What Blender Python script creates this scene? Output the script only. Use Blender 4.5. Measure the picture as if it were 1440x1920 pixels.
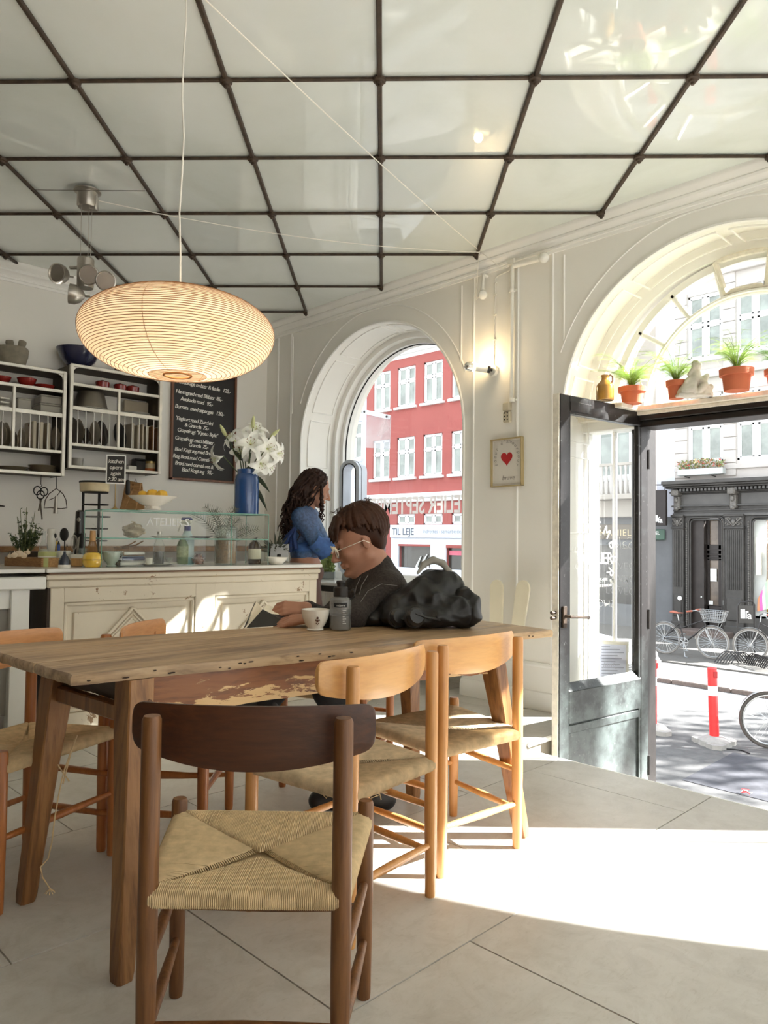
import bpy, math, random
import numpy as np
from mathutils import Vector, Matrix
R = math.radians
PI = math.pi
for o in list(bpy.data.objects): bpy.data.objects.remove(o)
SC = bpy.context.scene
COL = SC.collection

# ---------------------------------------------------------------- camera
# room axes: x runs along the window wall, y points out to the street, z up; floor z = 0
HC, TH, PITCH, ROLL, FPX = 1.09, R(135.8), math.atan(48/1400.), R(-0.65), 1400.
f0 = Vector((math.cos(TH), math.sin(TH), 0)); r0 = Vector((math.sin(TH), -math.cos(TH), 0))
_z = Vector((0, 0, 1)); CAM = Vector((0, 0, HC))
_fw = f0*math.cos(PITCH) + _z*math.sin(PITCH); _u0 = _z*math.cos(PITCH) - f0*math.sin(PITCH)
_rt = r0*math.cos(ROLL) - _u0*math.sin(ROLL); _up = r0*math.sin(ROLL) + _u0*math.cos(ROLL)
cam = bpy.data.cameras.new('camera'); camo = bpy.data.objects.new('camera', cam); COL.objects.link(camo)
camo.matrix_world = Matrix.Translation(CAM) @ Matrix((_rt, _up, -_fw)).transposed().to_4x4()
cam.sensor_fit = 'HORIZONTAL'; cam.sensor_width = 36; cam.lens = FPX/1440*36; cam.clip_end = 200; cam.clip_start = .02
SC.camera = camo
# ---------------------------------------------------------------- sky, sun, exposure
SUN_EL = R(33.0); SUN_STRENGTH = 23.0; SKY_STRENGTH = 1.5
world = bpy.data.worlds.new('world'); SC.world = world; world.use_nodes = True
wn = world.node_tree; bg = wn.nodes['Background']
tcw = wn.nodes.new('ShaderNodeTexCoord'); sepw = wn.nodes.new('ShaderNodeSeparateXYZ'); rmp = wn.nodes.new('ShaderNodeValToRGB')
wn.links.new(tcw.outputs['Generated'], sepw.inputs[0]); wn.links.new(sepw.outputs[2], rmp.inputs[0]); wn.links.new(rmp.outputs[0], bg.inputs[0])
rmp.color_ramp.elements[0].color = (1, 1, 1, 1); rmp.color_ramp.elements[1].color = (.74, .86, 1, 1)
bg.inputs[1].default_value = SKY_STRENGTH
sl = bpy.data.lights.new('sun', 'SUN'); so = bpy.data.objects.new('sun', sl); COL.objects.link(so)
sl.energy = SUN_STRENGTH; sl.angle = R(.6); sl.color = (1, 1, .985)
_sd = -r0*math.cos(SUN_EL) - _z*math.sin(SUN_EL)          # travel direction of the sunlight
so.rotation_euler = _sd.to_track_quat('-Z', 'Y').to_euler(); so.location = (6, 10, 9)
SC.view_settings.view_transform = 'Standard'; SC.view_settings.look = 'None'
SC.view_settings.exposure = 0.88; SC.view_settings.gamma = 1; SC.view_settings.use_curve_mapping = False
SC.cycles.max_bounces = 12; SC.cycles.diffuse_bounces = 8; SC.cycles.transparent_max_bounces = 24
SC.cycles.sample_clamp_indirect = 8.0; SC.cycles.caustics_refractive = False; SC.cycles.caustics_reflective = False

# ---------------------------------------------------------------- measuring helpers (frame points to room points)
def ray(px, py): return _fw + _rt*((px-720)/FPX) + _up*((960-py)/FPX)
def onz(px, py, z=0.): d = ray(px, py); return CAM + d*((z-HC)/d.z)
def onx(px, py, x): d = ray(px, py); return CAM + d*(x/d.x)
def ony(px, py, y): d = ray(px, py); return CAM + d*(y/d.y)
def at(px, py, f): d = ray(px, py); return CAM + d*(f/d.dot(f0))
def W(X, f, z=0.): return r0*X + f0*f + Vector((0, 0, z))
YAW = math.atan2(r0.y, r0.x)      # local x = right of the view, local y = away from it

# ---------------------------------------------------------------- mesh builder
class MB:
    def __init__(s): s.v = []; s.f = []; s.m = []; s.cur = 0; s.M = None
    def add(s, vs, fs):
        b = len(s.v)
        if s.M is not None: vs = [s.M @ Vector(p) for p in vs]
        s.v += [tuple(p) for p in vs]; s.f += [tuple(b+i for i in f) for f in fs]; s.m += [s.cur]*len(fs); return s
    def box(s, x0, x1, y0, y1, z0, z1, b=0., M=None):
        if x0 > x1: x0, x1 = x1, x0
        if y0 > y1: y0, y1 = y1, y0
        if z0 > z1: z0, z1 = z1, z0
        b = min(b, (x1-x0)*.45, (y1-y0)*.45, (z1-z0)*.45)
        if b <= 0:
            vs = [(x, y, z) for x in (x0, x1) for y in (y0, y1) for z in (z0, z1)]
            fs = [(0, 1, 3, 2), (4, 6, 7, 5), (0, 4, 5, 1), (2, 3, 7, 6), (0, 2, 6, 4), (1, 5, 7, 3)]
        else:
            vs = []; lo = (x0, y0, z0); hi = (x1, y1, z1); ix = {}
            for c in [(a, d, e) for a in (0, 1) for d in (0, 1) for e in (0, 1)]:
                for ax in range(3):
                    p = []
                    for k in range(3):
                        e = hi[k] if c[k] else lo[k]
                        p.append(e if k == ax else (e-b if c[k] else e+b))
                    ix[c, ax] = len(vs); vs.append(tuple(p))
            fs = []
            for ax in range(3):
                o1, o2 = [k for k in range(3) if k != ax]
                for sd in (0, 1):
                    q = []
                    for a, d in ((0, 0), (1, 0), (1, 1), (0, 1)):
                        c = [0, 0, 0]; c[ax] = sd; c[o1] = a; c[o2] = d; q.append(ix[tuple(c), ax])
                    if (sd == 1) != (ax != 1): q.reverse()
                    fs.append(tuple(q))
                for a in (0, 1):
                    for d in (0, 1):
                        c0 = [0, 0, 0]; c1 = [0, 0, 0]; c0[ax] = 0; c1[ax] = 1
                        for c in (c0, c1): c[o1] = a; c[o2] = d
                        fs.append((ix[tuple(c0), o1], ix[tuple(c1), o1], ix[tuple(c1), o2], ix[tuple(c0), o2]))
            for c in [(a, d, e) for a in (0, 1) for d in (0, 1) for e in (0, 1)]:
                fs.append((ix[c, 0], ix[c, 1], ix[c, 2]))
        if M is not None: vs = [M @ Vector(p) for p in vs]
        return s.add(vs, fs)
    def bar(s, p, q, w, h, up=(0, 0, 1), b=0.):
        p = Vector(p); q = Vector(q); d = (q-p); L = d.length; d.normalize(); u = Vector(up)
        x = d.cross(u); 
        if x.length < 1e-4: x = d.cross(Vector((1, 0, 0)))
        x.normalize(); u = x.cross(d)
        M = Matrix((x, d, u)).transposed().to_4x4(); M.translation = p
        return s.box(-w/2, w/2, 0, L, -h/2, h/2, b, M)
    def tube(s, pts, r, n=8, closed=False, cap=True, up=None, flat=1.):
        pts = [Vector(p) for p in pts]; k = len(pts)
        rs = r if hasattr(r, '__len__') else [r]*k
        vs = []; fs = []; prev = None
        for i in range(k):
            if closed: t = pts[(i+1) % k]-pts[i-1]
            else: t = pts[min(i+1, k-1)]-pts[max(i-1, 0)]
            if t.length < 1e-9: t = Vector((0, 0, 1))
            t.normalize()
            if prev is None:
                a = Vector(up) if up else (Vector((0, 0, 1)) if abs(t.z) < .9 else Vector((1, 0, 0)))
            else: a = prev
            a = a - t*a.dot(t)
            if a.length < 1e-6: a = Vector((1, 0, 0)) - t*t.x
            a.normalize(); b = t.cross(a); prev = a
            for j in range(n):
                w = 2*PI*j/n; vs.append(pts[i] + (a*math.cos(w)*flat + b*math.sin(w))*rs[i])
        for i in range(k if closed else k-1):
            i2 = (i+1) % k
            for j in range(n):
                j2 = (j+1) % n; fs.append((i*n+j, i*n+j2, i2*n+j2, i2*n+j))
        if cap and not closed: fs.append(tuple(range(n-1, -1, -1))); fs.append(tuple((k-1)*n+j for j in range(n)))
        return s.add(vs, fs)
    def lathe(s, prof, n=24, c=(0, 0, 0), M=None, cap=True):
        vs = []; fs = []; c = Vector(c)
        for r, z in prof:
            for j in range(n):
                w = 2*PI*j/n; vs.append(Vector((r*math.cos(w), r*math.sin(w), z))+c)
        k = len(prof)
        for i in range(k-1):
            for j in range(n):
                j2 = (j+1) % n; fs.append((i*n+j, i*n+j2, (i+1)*n+j2, (i+1)*n+j))
        if cap:
            if prof[0][0] > 1e-6: fs.append(tuple(range(n-1, -1, -1)))
            if prof[-1][0] > 1e-6: fs.append(tuple((k-1)*n+j for j in range(n)))
        if M is not None: vs = [M @ Vector(p) for p in vs]
        return s.add(vs, fs)
    def prism(s, poly, h0, h1, M=None):
        n = len(poly); vs = [(x, y, h0) for x, y in poly]+[(x, y, h1) for x, y in poly]
        fs = [tuple(range(n-1, -1, -1)), tuple(range(n, 2*n))]+[(i, (i+1) % n, n+(i+1) % n, n+i) for i in range(n)]
        if M is not None: vs = [M @ Vector(p) for p in vs]
        return s.add(vs, fs)
    def ball(s, c, r, n=12, m=8, M=None):
        rx, ry, rz = r if hasattr(r, '__len__') else (r, r, r)
        vs = []; fs = []
        for i in range(m+1):
            a = PI*i/m
            for j in range(n):
                w = 2*PI*j/n; vs.append(Vector((c[0]+rx*math.sin(a)*math.cos(w), c[1]+ry*math.sin(a)*math.sin(w), c[2]-rz*math.cos(a))))
        for i in range(m):
            for j in range(n):
                j2 = (j+1) % n; fs.append((i*n+j, i*n+j2, (i+1)*n+j2, (i+1)*n+j))
        if M is not None: vs = [M @ Vector(p) for p in vs]
        return s.add(vs, fs)
    def mesh(s, name, mat, smooth=True, ang=38):
        me = bpy.data.meshes.new(name); me.from_pydata(s.v, [], s.f)
        for m in (mat if isinstance(mat, (list, tuple)) else [mat]): me.materials.append(m)
        if isinstance(mat, (list, tuple)): me.polygons.foreach_set('material_index', s.m)
        fix_mesh(me, smooth, ang); return me
    def build(s, name, mat, parent=None, smooth=True, ang=38, **k):
        return link(name, s.mesh(name, mat, smooth, ang), parent, **k)
def fix_mesh(me, smooth=True, ang=38):
    me.validate(); me.update()
    if smooth:
        me.polygons.foreach_set('use_smooth', [True]*len(me.polygons)); me.set_sharp_from_angle(angle=R(ang))
def link(name, data, parent=None, loc=None, rotz=None, **k):
    o = bpy.data.objects.new(name, data); COL.objects.link(o)
    if parent: o.parent = parent
    if loc is not None: o.location = loc
    if rotz is not None: o.rotation_euler = (0, 0, rotz)
    for a, b in k.items():
        if b is not None: o[a] = b
    return o
def thing(name, label, cat, loc=(0, 0, 0), rotz=0., group=None):
    return link(name, None, None, loc, rotz, label=label, category=cat, group=group)
def solo(name, mb, mat, label, cat, loc=None, rotz=None, group=None, **k):
    return mb.build(name, mat, None, loc=loc, rotz=rotz, label=label, category=cat, group=group, **k)
def struct(name, mb, mat, parent=None, **k):
    o = mb.build(name, mat, parent, **k)
    if not parent: o['kind'] = 'structure'
    return o
def dup(root, loc, rotz, label=None, group=None):
    r = root.copy(); COL.objects.link(r); r.location = loc; r.rotation_euler = (0, 0, rotz)
    if label: r['label'] = label
    if group: r['group'] = group
    for ch in list(root.children):
        c = ch.copy(); COL.objects.link(c); c.parent = r
        for g in ch.children:
            d = g.copy(); COL.objects.link(d); d.parent = c
    return r
_tc = {}
def text_mesh(name, body, size, mat, extrude=.0008, shear=0., spacing=1., align='LEFT', mirror=False, offset=0., curve=None):
    c = bpy.data.curves.new(name, 'FONT'); c.body = body; c.size = size; c.extrude = extrude; c.shear = shear; c.space_character = spacing
    c.align_x = align; c.resolution_u = 3; c.offset = offset
    o = bpy.data.objects.new(name, c); COL.objects.link(o)
    dg = bpy.context.evaluated_depsgraph_get(); me = bpy.data.meshes.new_from_object(o.evaluated_get(dg))
    bpy.data.objects.remove(o); bpy.data.curves.remove(c)
    if mirror:
        for v in me.vertices: v.co.x = -v.co.x
    if curve: 
        for v in me.vertices: v.co = Vector(curve(*v.co))
    me.name = name; me.materials.clear(); me.materials.append(mat); return me
def text(name, body, size, mat, M, parent=None, **k):
    me = text_mesh(name, body, size, mat, **k); me.transform(M); return link(name, me, parent)
def frameM(o, x, y):
    x = Vector(x).normalized(); y = Vector(y); y = (y-x*y.dot(x)).normalized(); z = x.cross(y)
    M = Matrix((x, y, z)).transposed().to_4x4(); M.translation = Vector(o); return M

# ---------------------------------------------------------------- materials
MATS = {}
def lin(c):
    return tuple((x/12.92 if x <= .04045 else ((x+.055)/1.055)**2.4) for x in [v/255. for v in c])
def _base(name):
    m = bpy.data.materials.new(name); m.use_nodes = True; nt = m.node_tree; b = nt.nodes['Principled BSDF']; MATS[name] = m
    return m, nt, b
def _tex(nt, scale, stretch=(1, 1, 1), detail=4., rough=.55, dist=0., coord='Object'):
    tc = nt.nodes.new('ShaderNodeTexCoord'); mp = nt.nodes.new('ShaderNodeMapping'); nz = nt.nodes.new('ShaderNodeTexNoise')
    mp.inputs['Scale'].default_value = stretch; nz.inputs['Scale'].default_value = scale; nz.inputs['Detail'].default_value = detail
    nz.inputs['Roughness'].default_value = rough; nz.inputs['Distortion'].default_value = dist
    nt.links.new(tc.outputs[coord], mp.inputs[0]); nt.links.new(mp.outputs[0], nz.inputs['Vector']); return nz
def _ramp(nt, src, stops):
    r = nt.nodes.new('ShaderNodeValToRGB'); el = r.color_ramp.elements
    while len(el) < len(stops): el.new(.5)
    for e, (p, c) in zip(el, stops): e.position = p; e.color = (*c, 1)
    nt.links.new(src, r.inputs[0]); return r
def _bump(nt, b, src, strength, dist=.01):
    bp = nt.nodes.new('ShaderNodeBump'); bp.inputs['Strength'].default_value = strength; bp.inputs['Distance'].default_value = dist
    nt.links.new(src, bp.inputs['Height']); nt.links.new(bp.outputs[0], b.inputs['Normal'])
def mat(name, c, rough=.5, metal=0., var=.08, scale=6., bump=0., spec=.5, coat=0., trans=0., sss=0., stretch=(1, 1, 1), detail=4., emit=None, es=1., coord='Object', ior=None):
    if name in MATS: return MATS[name]
    m, nt, b = _base(name); c = lin(c)
    b.inputs['Roughness'].default_value = rough; b.inputs['Metallic'].default_value = metal; b.inputs['Specular IOR Level'].default_value = spec
    b.inputs['Coat Weight'].default_value = coat; b.inputs['Coat Roughness'].default_value = .08
    b.inputs['Transmission Weight'].default_value = trans
    if ior: b.inputs['IOR'].default_value = ior
    if sss: b.inputs['Subsurface Weight'].default_value = sss; b.inputs['Subsurface Radius'].default_value = (.02, .01, .006)
    nz = _tex(nt, scale, stretch, detail, coord=coord)
    r = _ramp(nt, nz.outputs[0], [(.3, tuple(x*(1-var) for x in c)), (.7, tuple(min(1, x*(1+var)) for x in c))])
    nt.links.new(r.outputs[0], b.inputs['Base Color'])
    if bump: _bump(nt, b, nz.outputs[0], bump)
    if emit: b.inputs['Emission Color'].default_value = (*lin(emit), 1); b.inputs['Emission Strength'].default_value = es
    return m
def wood(name, c1, c2, axis=2, scale=14., rough=.45, coat=.15, bump=.15, pores=.45, dist=1.2):
    if name in MATS: return MATS[name]
    m, nt, b = _base(name); st = [1., 1., 1.]; st[axis] = .07
    nz = _tex(nt, scale, tuple(st), 6, .6, dist); n2 = _tex(nt, scale*9, tuple(st), 3, .6, .2)
    a1, a2 = lin(c1), lin(c2)
    r = _ramp(nt, nz.outputs[0], [(.28, a1), (.5, tuple((x+y)/2 for x, y in zip(a1, a2))), (.72, a2)])
    mx = nt.nodes.new('ShaderNodeMix'); mx.data_type = 'RGBA'; mx.blend_type = 'MULTIPLY'; mx.inputs[0].default_value = pores
    r2 = _ramp(nt, n2.outputs[0], [(.35, (.45, .4, .35)), (.6, (1, 1, 1))])
    nt.links.new(r.outputs[0], mx.inputs[6]); nt.links.new(r2.outputs[0], mx.inputs[7]); nt.links.new(mx.outputs[2], b.inputs['Base Color'])
    b.inputs['Roughness'].default_value = rough; b.inputs['Coat Weight'].default_value = coat; b.inputs['Coat Roughness'].default_value = .25
    _bump(nt, b, n2.outputs[0], bump, .004); return m
def thin_glass(name, tint=(1, 1, 1), refl=1., rough=.0, dirt=0.):
    if name in MATS: return MATS[name]
    m, nt, b = _base(name); nt.nodes.remove(b); out = nt.nodes['Material Output']
    tr = nt.nodes.new('ShaderNodeBsdfTransparent'); tr.inputs[0].default_value = (*tint, 1)
    gl = nt.nodes.new('ShaderNodeBsdfGlossy'); gl.inputs['Roughness'].default_value = rough
    fr = nt.nodes.new('ShaderNodeFresnel'); fr.inputs[0].default_value = 1.5
    ge = nt.nodes.new('ShaderNodeNewGeometry'); io = nt.nodes.new('ShaderNodeMath'); io.operation = 'MULTIPLY_ADD'; io.inputs[1].default_value = -.8333; io.inputs[2].default_value = 1.5
    nt.links.new(ge.outputs['Backfacing'], io.inputs[0]); nt.links.new(io.outputs[0], fr.inputs[0])
    mul = nt.nodes.new('ShaderNodeMath'); mul.operation = 'MULTIPLY'; mul.inputs[1].default_value = refl
    mx = nt.nodes.new('ShaderNodeMixShader'); nt.links.new(fr.outputs[0], mul.inputs[0]); nt.links.new(mul.outputs[0], mx.inputs[0])
    nt.links.new(tr.outputs[0], mx.inputs[1]); nt.links.new(gl.outputs[0], mx.inputs[2])
    last = mx
    if dirt:
        df = nt.nodes.new('ShaderNodeBsdfDiffuse'); df.inputs[0].default_value = (.8, .82, .8, 1); m2 = nt.nodes.new('ShaderNodeMixShader')
        nz = _tex(nt, 3.); r = _ramp(nt, nz.outputs[0], [(.4, (dirt*.3,)*3), (.75, (dirt,)*3)]); nt.links.new(r.outputs[0], m2.inputs[0])
        nt.links.new(mx.outputs[0], m2.inputs[1]); nt.links.new(df.outputs[0], m2.inputs[2]); last = m2
    nt.links.new(last.outputs[0], out.inputs[0]); return m
# ================================================================ the room
WX, WY, WO = -5.8, 4.08, 4.72           # left wall, window wall (room face, street face)
ZC = 3.07; XR, YB = 4.75, -2.6
ARC = [-4.33, -1.65, .905, 3.6]; AR = .935; AZ = 1.87
GROUND = -1.4; WELL = -.62
M_wall = mat('wall_paint', (240, 237, 230), .45, var=.015, scale=2.5, bump=.03)
M_trim = mat('white_gloss_paint', (243, 241, 236), .3, var=.02, scale=4)
M_floor = None
def floor_mat():
    m, nt, b = _base('screed_floor')
    n1 = _tex(nt, 1.6, detail=6, rough=.65); n2 = _tex(nt, 7., detail=8, rough=.7, dist=1.5); n3 = _tex(nt, 60., (1, .25, 1), 4, .7, 2.)
    r1 = _ramp(nt, n1.outputs[0], [(.3, lin((188, 183, 175))), (.55, lin((204, 200, 193))), (.75, lin((214, 211, 205)))])
    r2 = _ramp(nt, n2.outputs[0], [(.35, (.78, .76, .72)), (.55, (1, 1, 1))]); r3 = _ramp(nt, n3.outputs[0], [(.3, (.8, .78, .74)), (.45, (1, 1, 1))])
    a = nt.nodes.new('ShaderNodeMix'); a.data_type = 'RGBA'; a.blend_type = 'MULTIPLY'; a.inputs[0].default_value = .55
    c = nt.nodes.new('ShaderNodeMix'); c.data_type = 'RGBA'; c.blend_type = 'MULTIPLY'; c.inputs[0].default_value = .45
    nt.links.new(r1.outputs[0], a.inputs[6]); nt.links.new(r2.outputs[0], a.inputs[7]); nt.links.new(a.outputs[2], c.inputs[6]); nt.links.new(r3.outputs[0], c.inputs[7])
    nt.links.new(c.outputs[2], b.inputs['Base Color']); b.inputs['Specular IOR Level'].default_value = .28
    rr = _ramp(nt, n2.outputs[0], [(.3, (.34,)*3), (.7, (.55,)*3)]); nt.links.new(rr.outputs[0], b.inputs['Roughness'])
    _bump(nt, b, n3.outputs[0], .06, .003); return m
M_floor = floor_mat()
M_joint = mat('floor_joint', (150, 143, 130), .8, var=.1)
# floor slabs on the diagonal: cut every slab of the square grid to the floor outline (room minus entry well)
def clip(poly, a, b, c):                 # keep a*x + b*y <= c
    out = []
    for i in range(len(poly)):
        p, q = poly[i], poly[(i+1) % len(poly)]; dp = a*p[0]+b*p[1]-c; dq = a*q[0]+b*q[1]-c
        if dp <= 0: out.append(p)
        if (dp < 0 < dq) or (dq < 0 < dp): t = dp/(dp-dq); out.append((p[0]+(q[0]-p[0])*t, p[1]+(q[1]-p[1])*t))
    return out
def area(p): return abs(sum(p[i][0]*p[(i+1) % len(p)][1]-p[(i+1) % len(p)][0]*p[i][1] for i in range(len(p))))/2 if len(p) > 2 else 0
WLX, WLX1, WLY = -2.36, -.70, 3.265       # entry well: left, right, near edge
base = MB(); base.box(WX-.2, XR+.2, YB-.2, WLY-.005, -.16, -.004); base.box(WX-.2, WLX-.005, WLY-.005, WO, -.16, -.004); base.box(WLX1+.005, XR+.2, WLY-.005, WO, -.16, -.004)
floor = struct('floor', base, M_joint)
rnd = random.Random(3)
# slab joints run along the view (X direction) and across it; sizes taken from the visible joints
SL = .74; gx = W(1, 0).to_2d(); gy = W(0, 1).to_2d()
dgx = (gx+gy).normalized(); dgy = (gy-gx).normalized()
O2 = onz(1270, 1745).to_2d()
for i in range(-12, 13):
    for j in range(-12, 13):
        c = O2 + dgx*SL*1.25*(i+(.5 if j % 2 else 0)) + dgy*SL*j; h1 = SL*.625-.0022; h2 = SL/2-.0022
        q0 = [c+dgx*h1*a+dgy*h2*d for a, d in ((-1, -1), (1, -1), (1, 1), (-1, 1))]; q0 = [(p.x, p.y) for p in q0]
        q0 = clip(clip(clip(q0, -1, 0, -WX), 1, 0, XR), 0, -1, -YB)
        for q in (clip(q0, 0, 1, WLY), clip(clip(clip(q0, 0, -1, -WLY), 1, 0, WLX), 0, 1, WO-.2), clip(clip(clip(q0, 0, -1, -WLY), -1, 0, -WLX1), 0, 1, WO-.2)):
            if area(q) < .002: continue
            MB().prism(q, -.02, rnd.uniform(-.0012, 0)).build('floor_slab', M_floor, floor, smooth=False)
rc = MB(); rr = .12                        # rounded corner of the well opening
rc.prism([(WLX, WLY), (WLX+rr, WLY)]+[(WLX+rr-rr*math.sin(a), WLY+rr-rr*math.cos(a)) for a in [PI/2*k/8 for k in range(9)]]+[(WLX, WLY+rr)], -.16, 0)
rc.build('floor_corner', M_floor, floor, smooth=False)
wl = MB(); wl.box(WLX-.1, WLX1+.1, WLY-.1, WO+.3, WELL-.1, WELL); wl.box(WLX-.12, WLX, WLY-.1, WY+.42, WELL, -.17); wl.box(WLX1, WLX1+.12, WLY-.1, WO, WELL, -.17); wl.box(WLX-.12, WLX1+.12, WLY-.12, WLY, WELL, -.17)
struct('entry_well_floor', wl, M_floor)
ns = MB(); ns.bar((WLX+rr, WLY+.008, -.014), (WLX1, WLY+.008, -.014), .02, .026, b=.006); ns.bar((WLX+.008, WLY+rr, -.014), (WLX+.008, WY, -.014), .02, .026, b=.006)
struct('trim_1', ns, M_trim)              # pale nosing round the well
st = MB()
for k in range(3): st.box(WLX, WLX1, WO+.3+.28*k, WO+.58+.28*k, GROUND-.1, WELL-.2*(k+1))
struct('entry_steps_floor', st, mat('step_stone', (170, 165, 158), .8, var=.1, scale=20))

# ---- window wall
def opening(c, w, z0, wall, zt, ya, yb, splay=0.):
    pts = [(c-w, z0)] + [(c-w*math.cos(a), AZ+w*math.sin(a)) for a in [PI*k/40 for k in range(41)]] + [(c+w, z0)]
    n = len(pts)
    back = [(c+(x-c)*(1+splay/w), AZ+(z-AZ)*(1+splay/w) if z > AZ else z) for x, z in pts]
    for y, pp_ in ((ya, pts), (yb, back)):
        vs = [(x, y, z) for x, z in pp_]+[(x, y, zt) for x, z in pp_]
        fs = [(i, i+1, n+i+1, n+i) for i in range(1, n-2)]
        wall.add(vs, fs)
    wall.add([(x, ya, z) for x, z in pts]+[(x, yb, z) for x, z in back], [(i, i+1, n+i+1, n+i) for i in range(n-1)])
wall = MB(); zt = ZC+.05; edges = [WX-.2]
for c in ARC:
    opening(c, AR, WELL if c == ARC[1] else 0., wall, zt, WY, WO, .11 if c == ARC[1] else 0.)
    edges += [c-AR, c+AR]
edges.append(XR+.2)
for k in range(0, len(edges), 2):
    x0, x1 = edges[k], edges[k+1]
    wall.add([(x0, WY, WELL), (x1, WY, WELL), (x1, WY, zt), (x0, WY, zt)], [(0, 1, 2, 3)])
    xa = x0+(.11 if abs(x0-(ARC[1]+AR)) < .01 else 0); xb = x1-(.11 if abs(x1-(ARC[1]-AR)) < .01 else 0)
    wall.add([(xa, WO, GROUND), (xb, WO, GROUND), (xb, WO, zt), (xa, WO, zt)], [(0, 1, 2, 3)])
wall.box(edges[0], XR+.2, WY, WO, zt, 4.6)
wr = struct('wall_right', wall, M_wall, ang=30)
low = MB()
for c in (ARC[0], ARC[2], ARC[3]): low.box(c-AR, c+AR, 4.44, WO, GROUND, .70)
struct('wall_under_windows', low, M_trim)
wl = MB(); wl.box(WX-.2, WX, YB-.2, WY+.02, -.1, zt); struct('wall_left', wl, M_wall)
wb = MB(); wb.box(WX-.2, XR+.2, YB-.2, YB, -.1, zt); struct('wall_back', wb, mat('dark_back_wall', (84, 70, 58), .6, var=.05))  # unseen wall, made dark to keep bounced light off the near chair back
we = MB()                                  # unseen third wall, its openings added and sized to brighten the room
for y0, y1, z0, z1 in ((YB-.2, -2.3, -.1, zt), (-.1, .15, -.1, zt), (-2.3, -.1, -.1, 1.7), (1.9, 2.1, -.1, zt), (3.85, WY, -.1, zt), (YB, WY, -.1, .5), (YB, WY, 2.85, zt)): we.box(XR, XR+.2, y0, y1, z0, z1)
struct('wall_far_right', we, M_wall)

# ---- cornices, baseboards, beads on the wall
def sweep(prof, p, q, n, m, name, kind=True, parent=None):        # prof: (out from wall, z) polygon; p..q along wall; n = into room
    mb = MB(); p = Vector(p); q = Vector(q); n = Vector(n)
    k = len(prof); vs = [e + n*o + Vector((0, 0, z)) for e in (p, q) for o, z in prof]
    mb.add(vs, [(i, (i+1) % k, k+(i+1) % k, k+i) for i in range(k)]+[tuple(range(k)), tuple(range(2*k-1, k-1, -1))])
    return struct(name, mb, m, parent, ang=25)
corn = [(0, 2.93), (.012, 2.93), (.016, 2.948), (.024, 2.95), (.026, 2.962), (.02, 2.968), (.03, 2.985), (.046, 2.998), (.05, 3.01), (.046, 3.018), (.056, 3.03), (.07, 3.044), (.075, 3.055), (.075, 3.07), (0, 3.07)]
sweep(corn, (WX, WY, 0), (XR, WY, 0), (0, -1, 0), M_trim, 'trim_2')
sweep(corn, (WX, YB, 0), (WX, WY, 0), (1, 0, 0), M_trim, 'trim_3')
bs = [(0, 0), (.022, 0), (.022, .085), (.016, .1), (.012, .112), (0, .118)]
bs2 = [(0, .27), (.012, .272), (.016, .285), (.01, .3), (0, .302)]
k = 0
for x0, x1 in ((WX, ARC[0]-AR), (ARC[0]+AR, ARC[1]-AR-.03), (ARC[1]+AR+.03, ARC[2]-AR), (ARC[2]+AR, ARC[3]-AR)):
    sweep(bs, (x0, WY, 0), (x1, WY, 0), (0, -1, 0), M_trim, 'baseboard_right'); sweep(bs2, (x0, WY, 0), (x1, WY, 0), (0, -1, 0), M_trim, 'trim_4')
sweep(bs, (WX, YB, 0), (WX, WY, 0), (1, 0, 0), M_trim, 'baseboard_left')
bead = MB()
for x in (-5.62, -5.42, ARC[0]+AR+.09, -2.93, -2.66, -.62, -.28, .13): bead.tube([(x, WY-.002, .3), (x, WY-.002, 2.93)], .009, 6)
for x, z0 in ((-5.40, 2.2), (-2.577, 2.35), (-3.42, 2.35), (-.73, 2.35)): bead.tube([(x, WY-.002, z0), (x, WY-.002, 2.9)], .007, 6)
for c in ARC:                              # raised archivolt and its two edge lines
    an = [PI*k/48 for k in range(49)]
    bead.tube([(c-AR-.004, WY-.002, .72)]+[(c-(AR+.004)*math.cos(a), WY-.002, AZ+(AR+.004)*math.sin(a)) for a in an]+[(c+AR+.004, WY-.002, .72)], .011, 6)
    bead.tube([(c-1.03*math.cos(a), WY-.001, min(2.925, AZ+1.07*math.sin(a))) for a in an[6:43]], .006, 6)
struct('trim_5', bead, M_trim, wr)
# panel mouldings on the reveals
for c in ARC[:2]:
    pm = MB()
    def frame(s0, s1, rad=AR-.003):        # s: >=0 angle along the arch from the left springing, <0 metres below it
        def P(s, y): return (c-rad*math.cos(s), y, AZ+rad*math.sin(s)) if s >= 0 else (c-rad, y, AZ+s)
        n = 12; ss = [s0+(s1-s0)*k/n for k in range(n+1)]
        pm.tube([P(s, 4.155) for s in ss]+[P(s, 4.385) for s in reversed(ss)], .006, 5, closed=True)
    for a, b in ((-1.75, -.85), (-.74, -.25), (-.15, .28), (.36, .92), (1.0, 1.56), (1.64, 2.2), (2.28, 2.9)): frame(a, b)
    struct('reveal_panel', pm, M_trim, wr)

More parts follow.
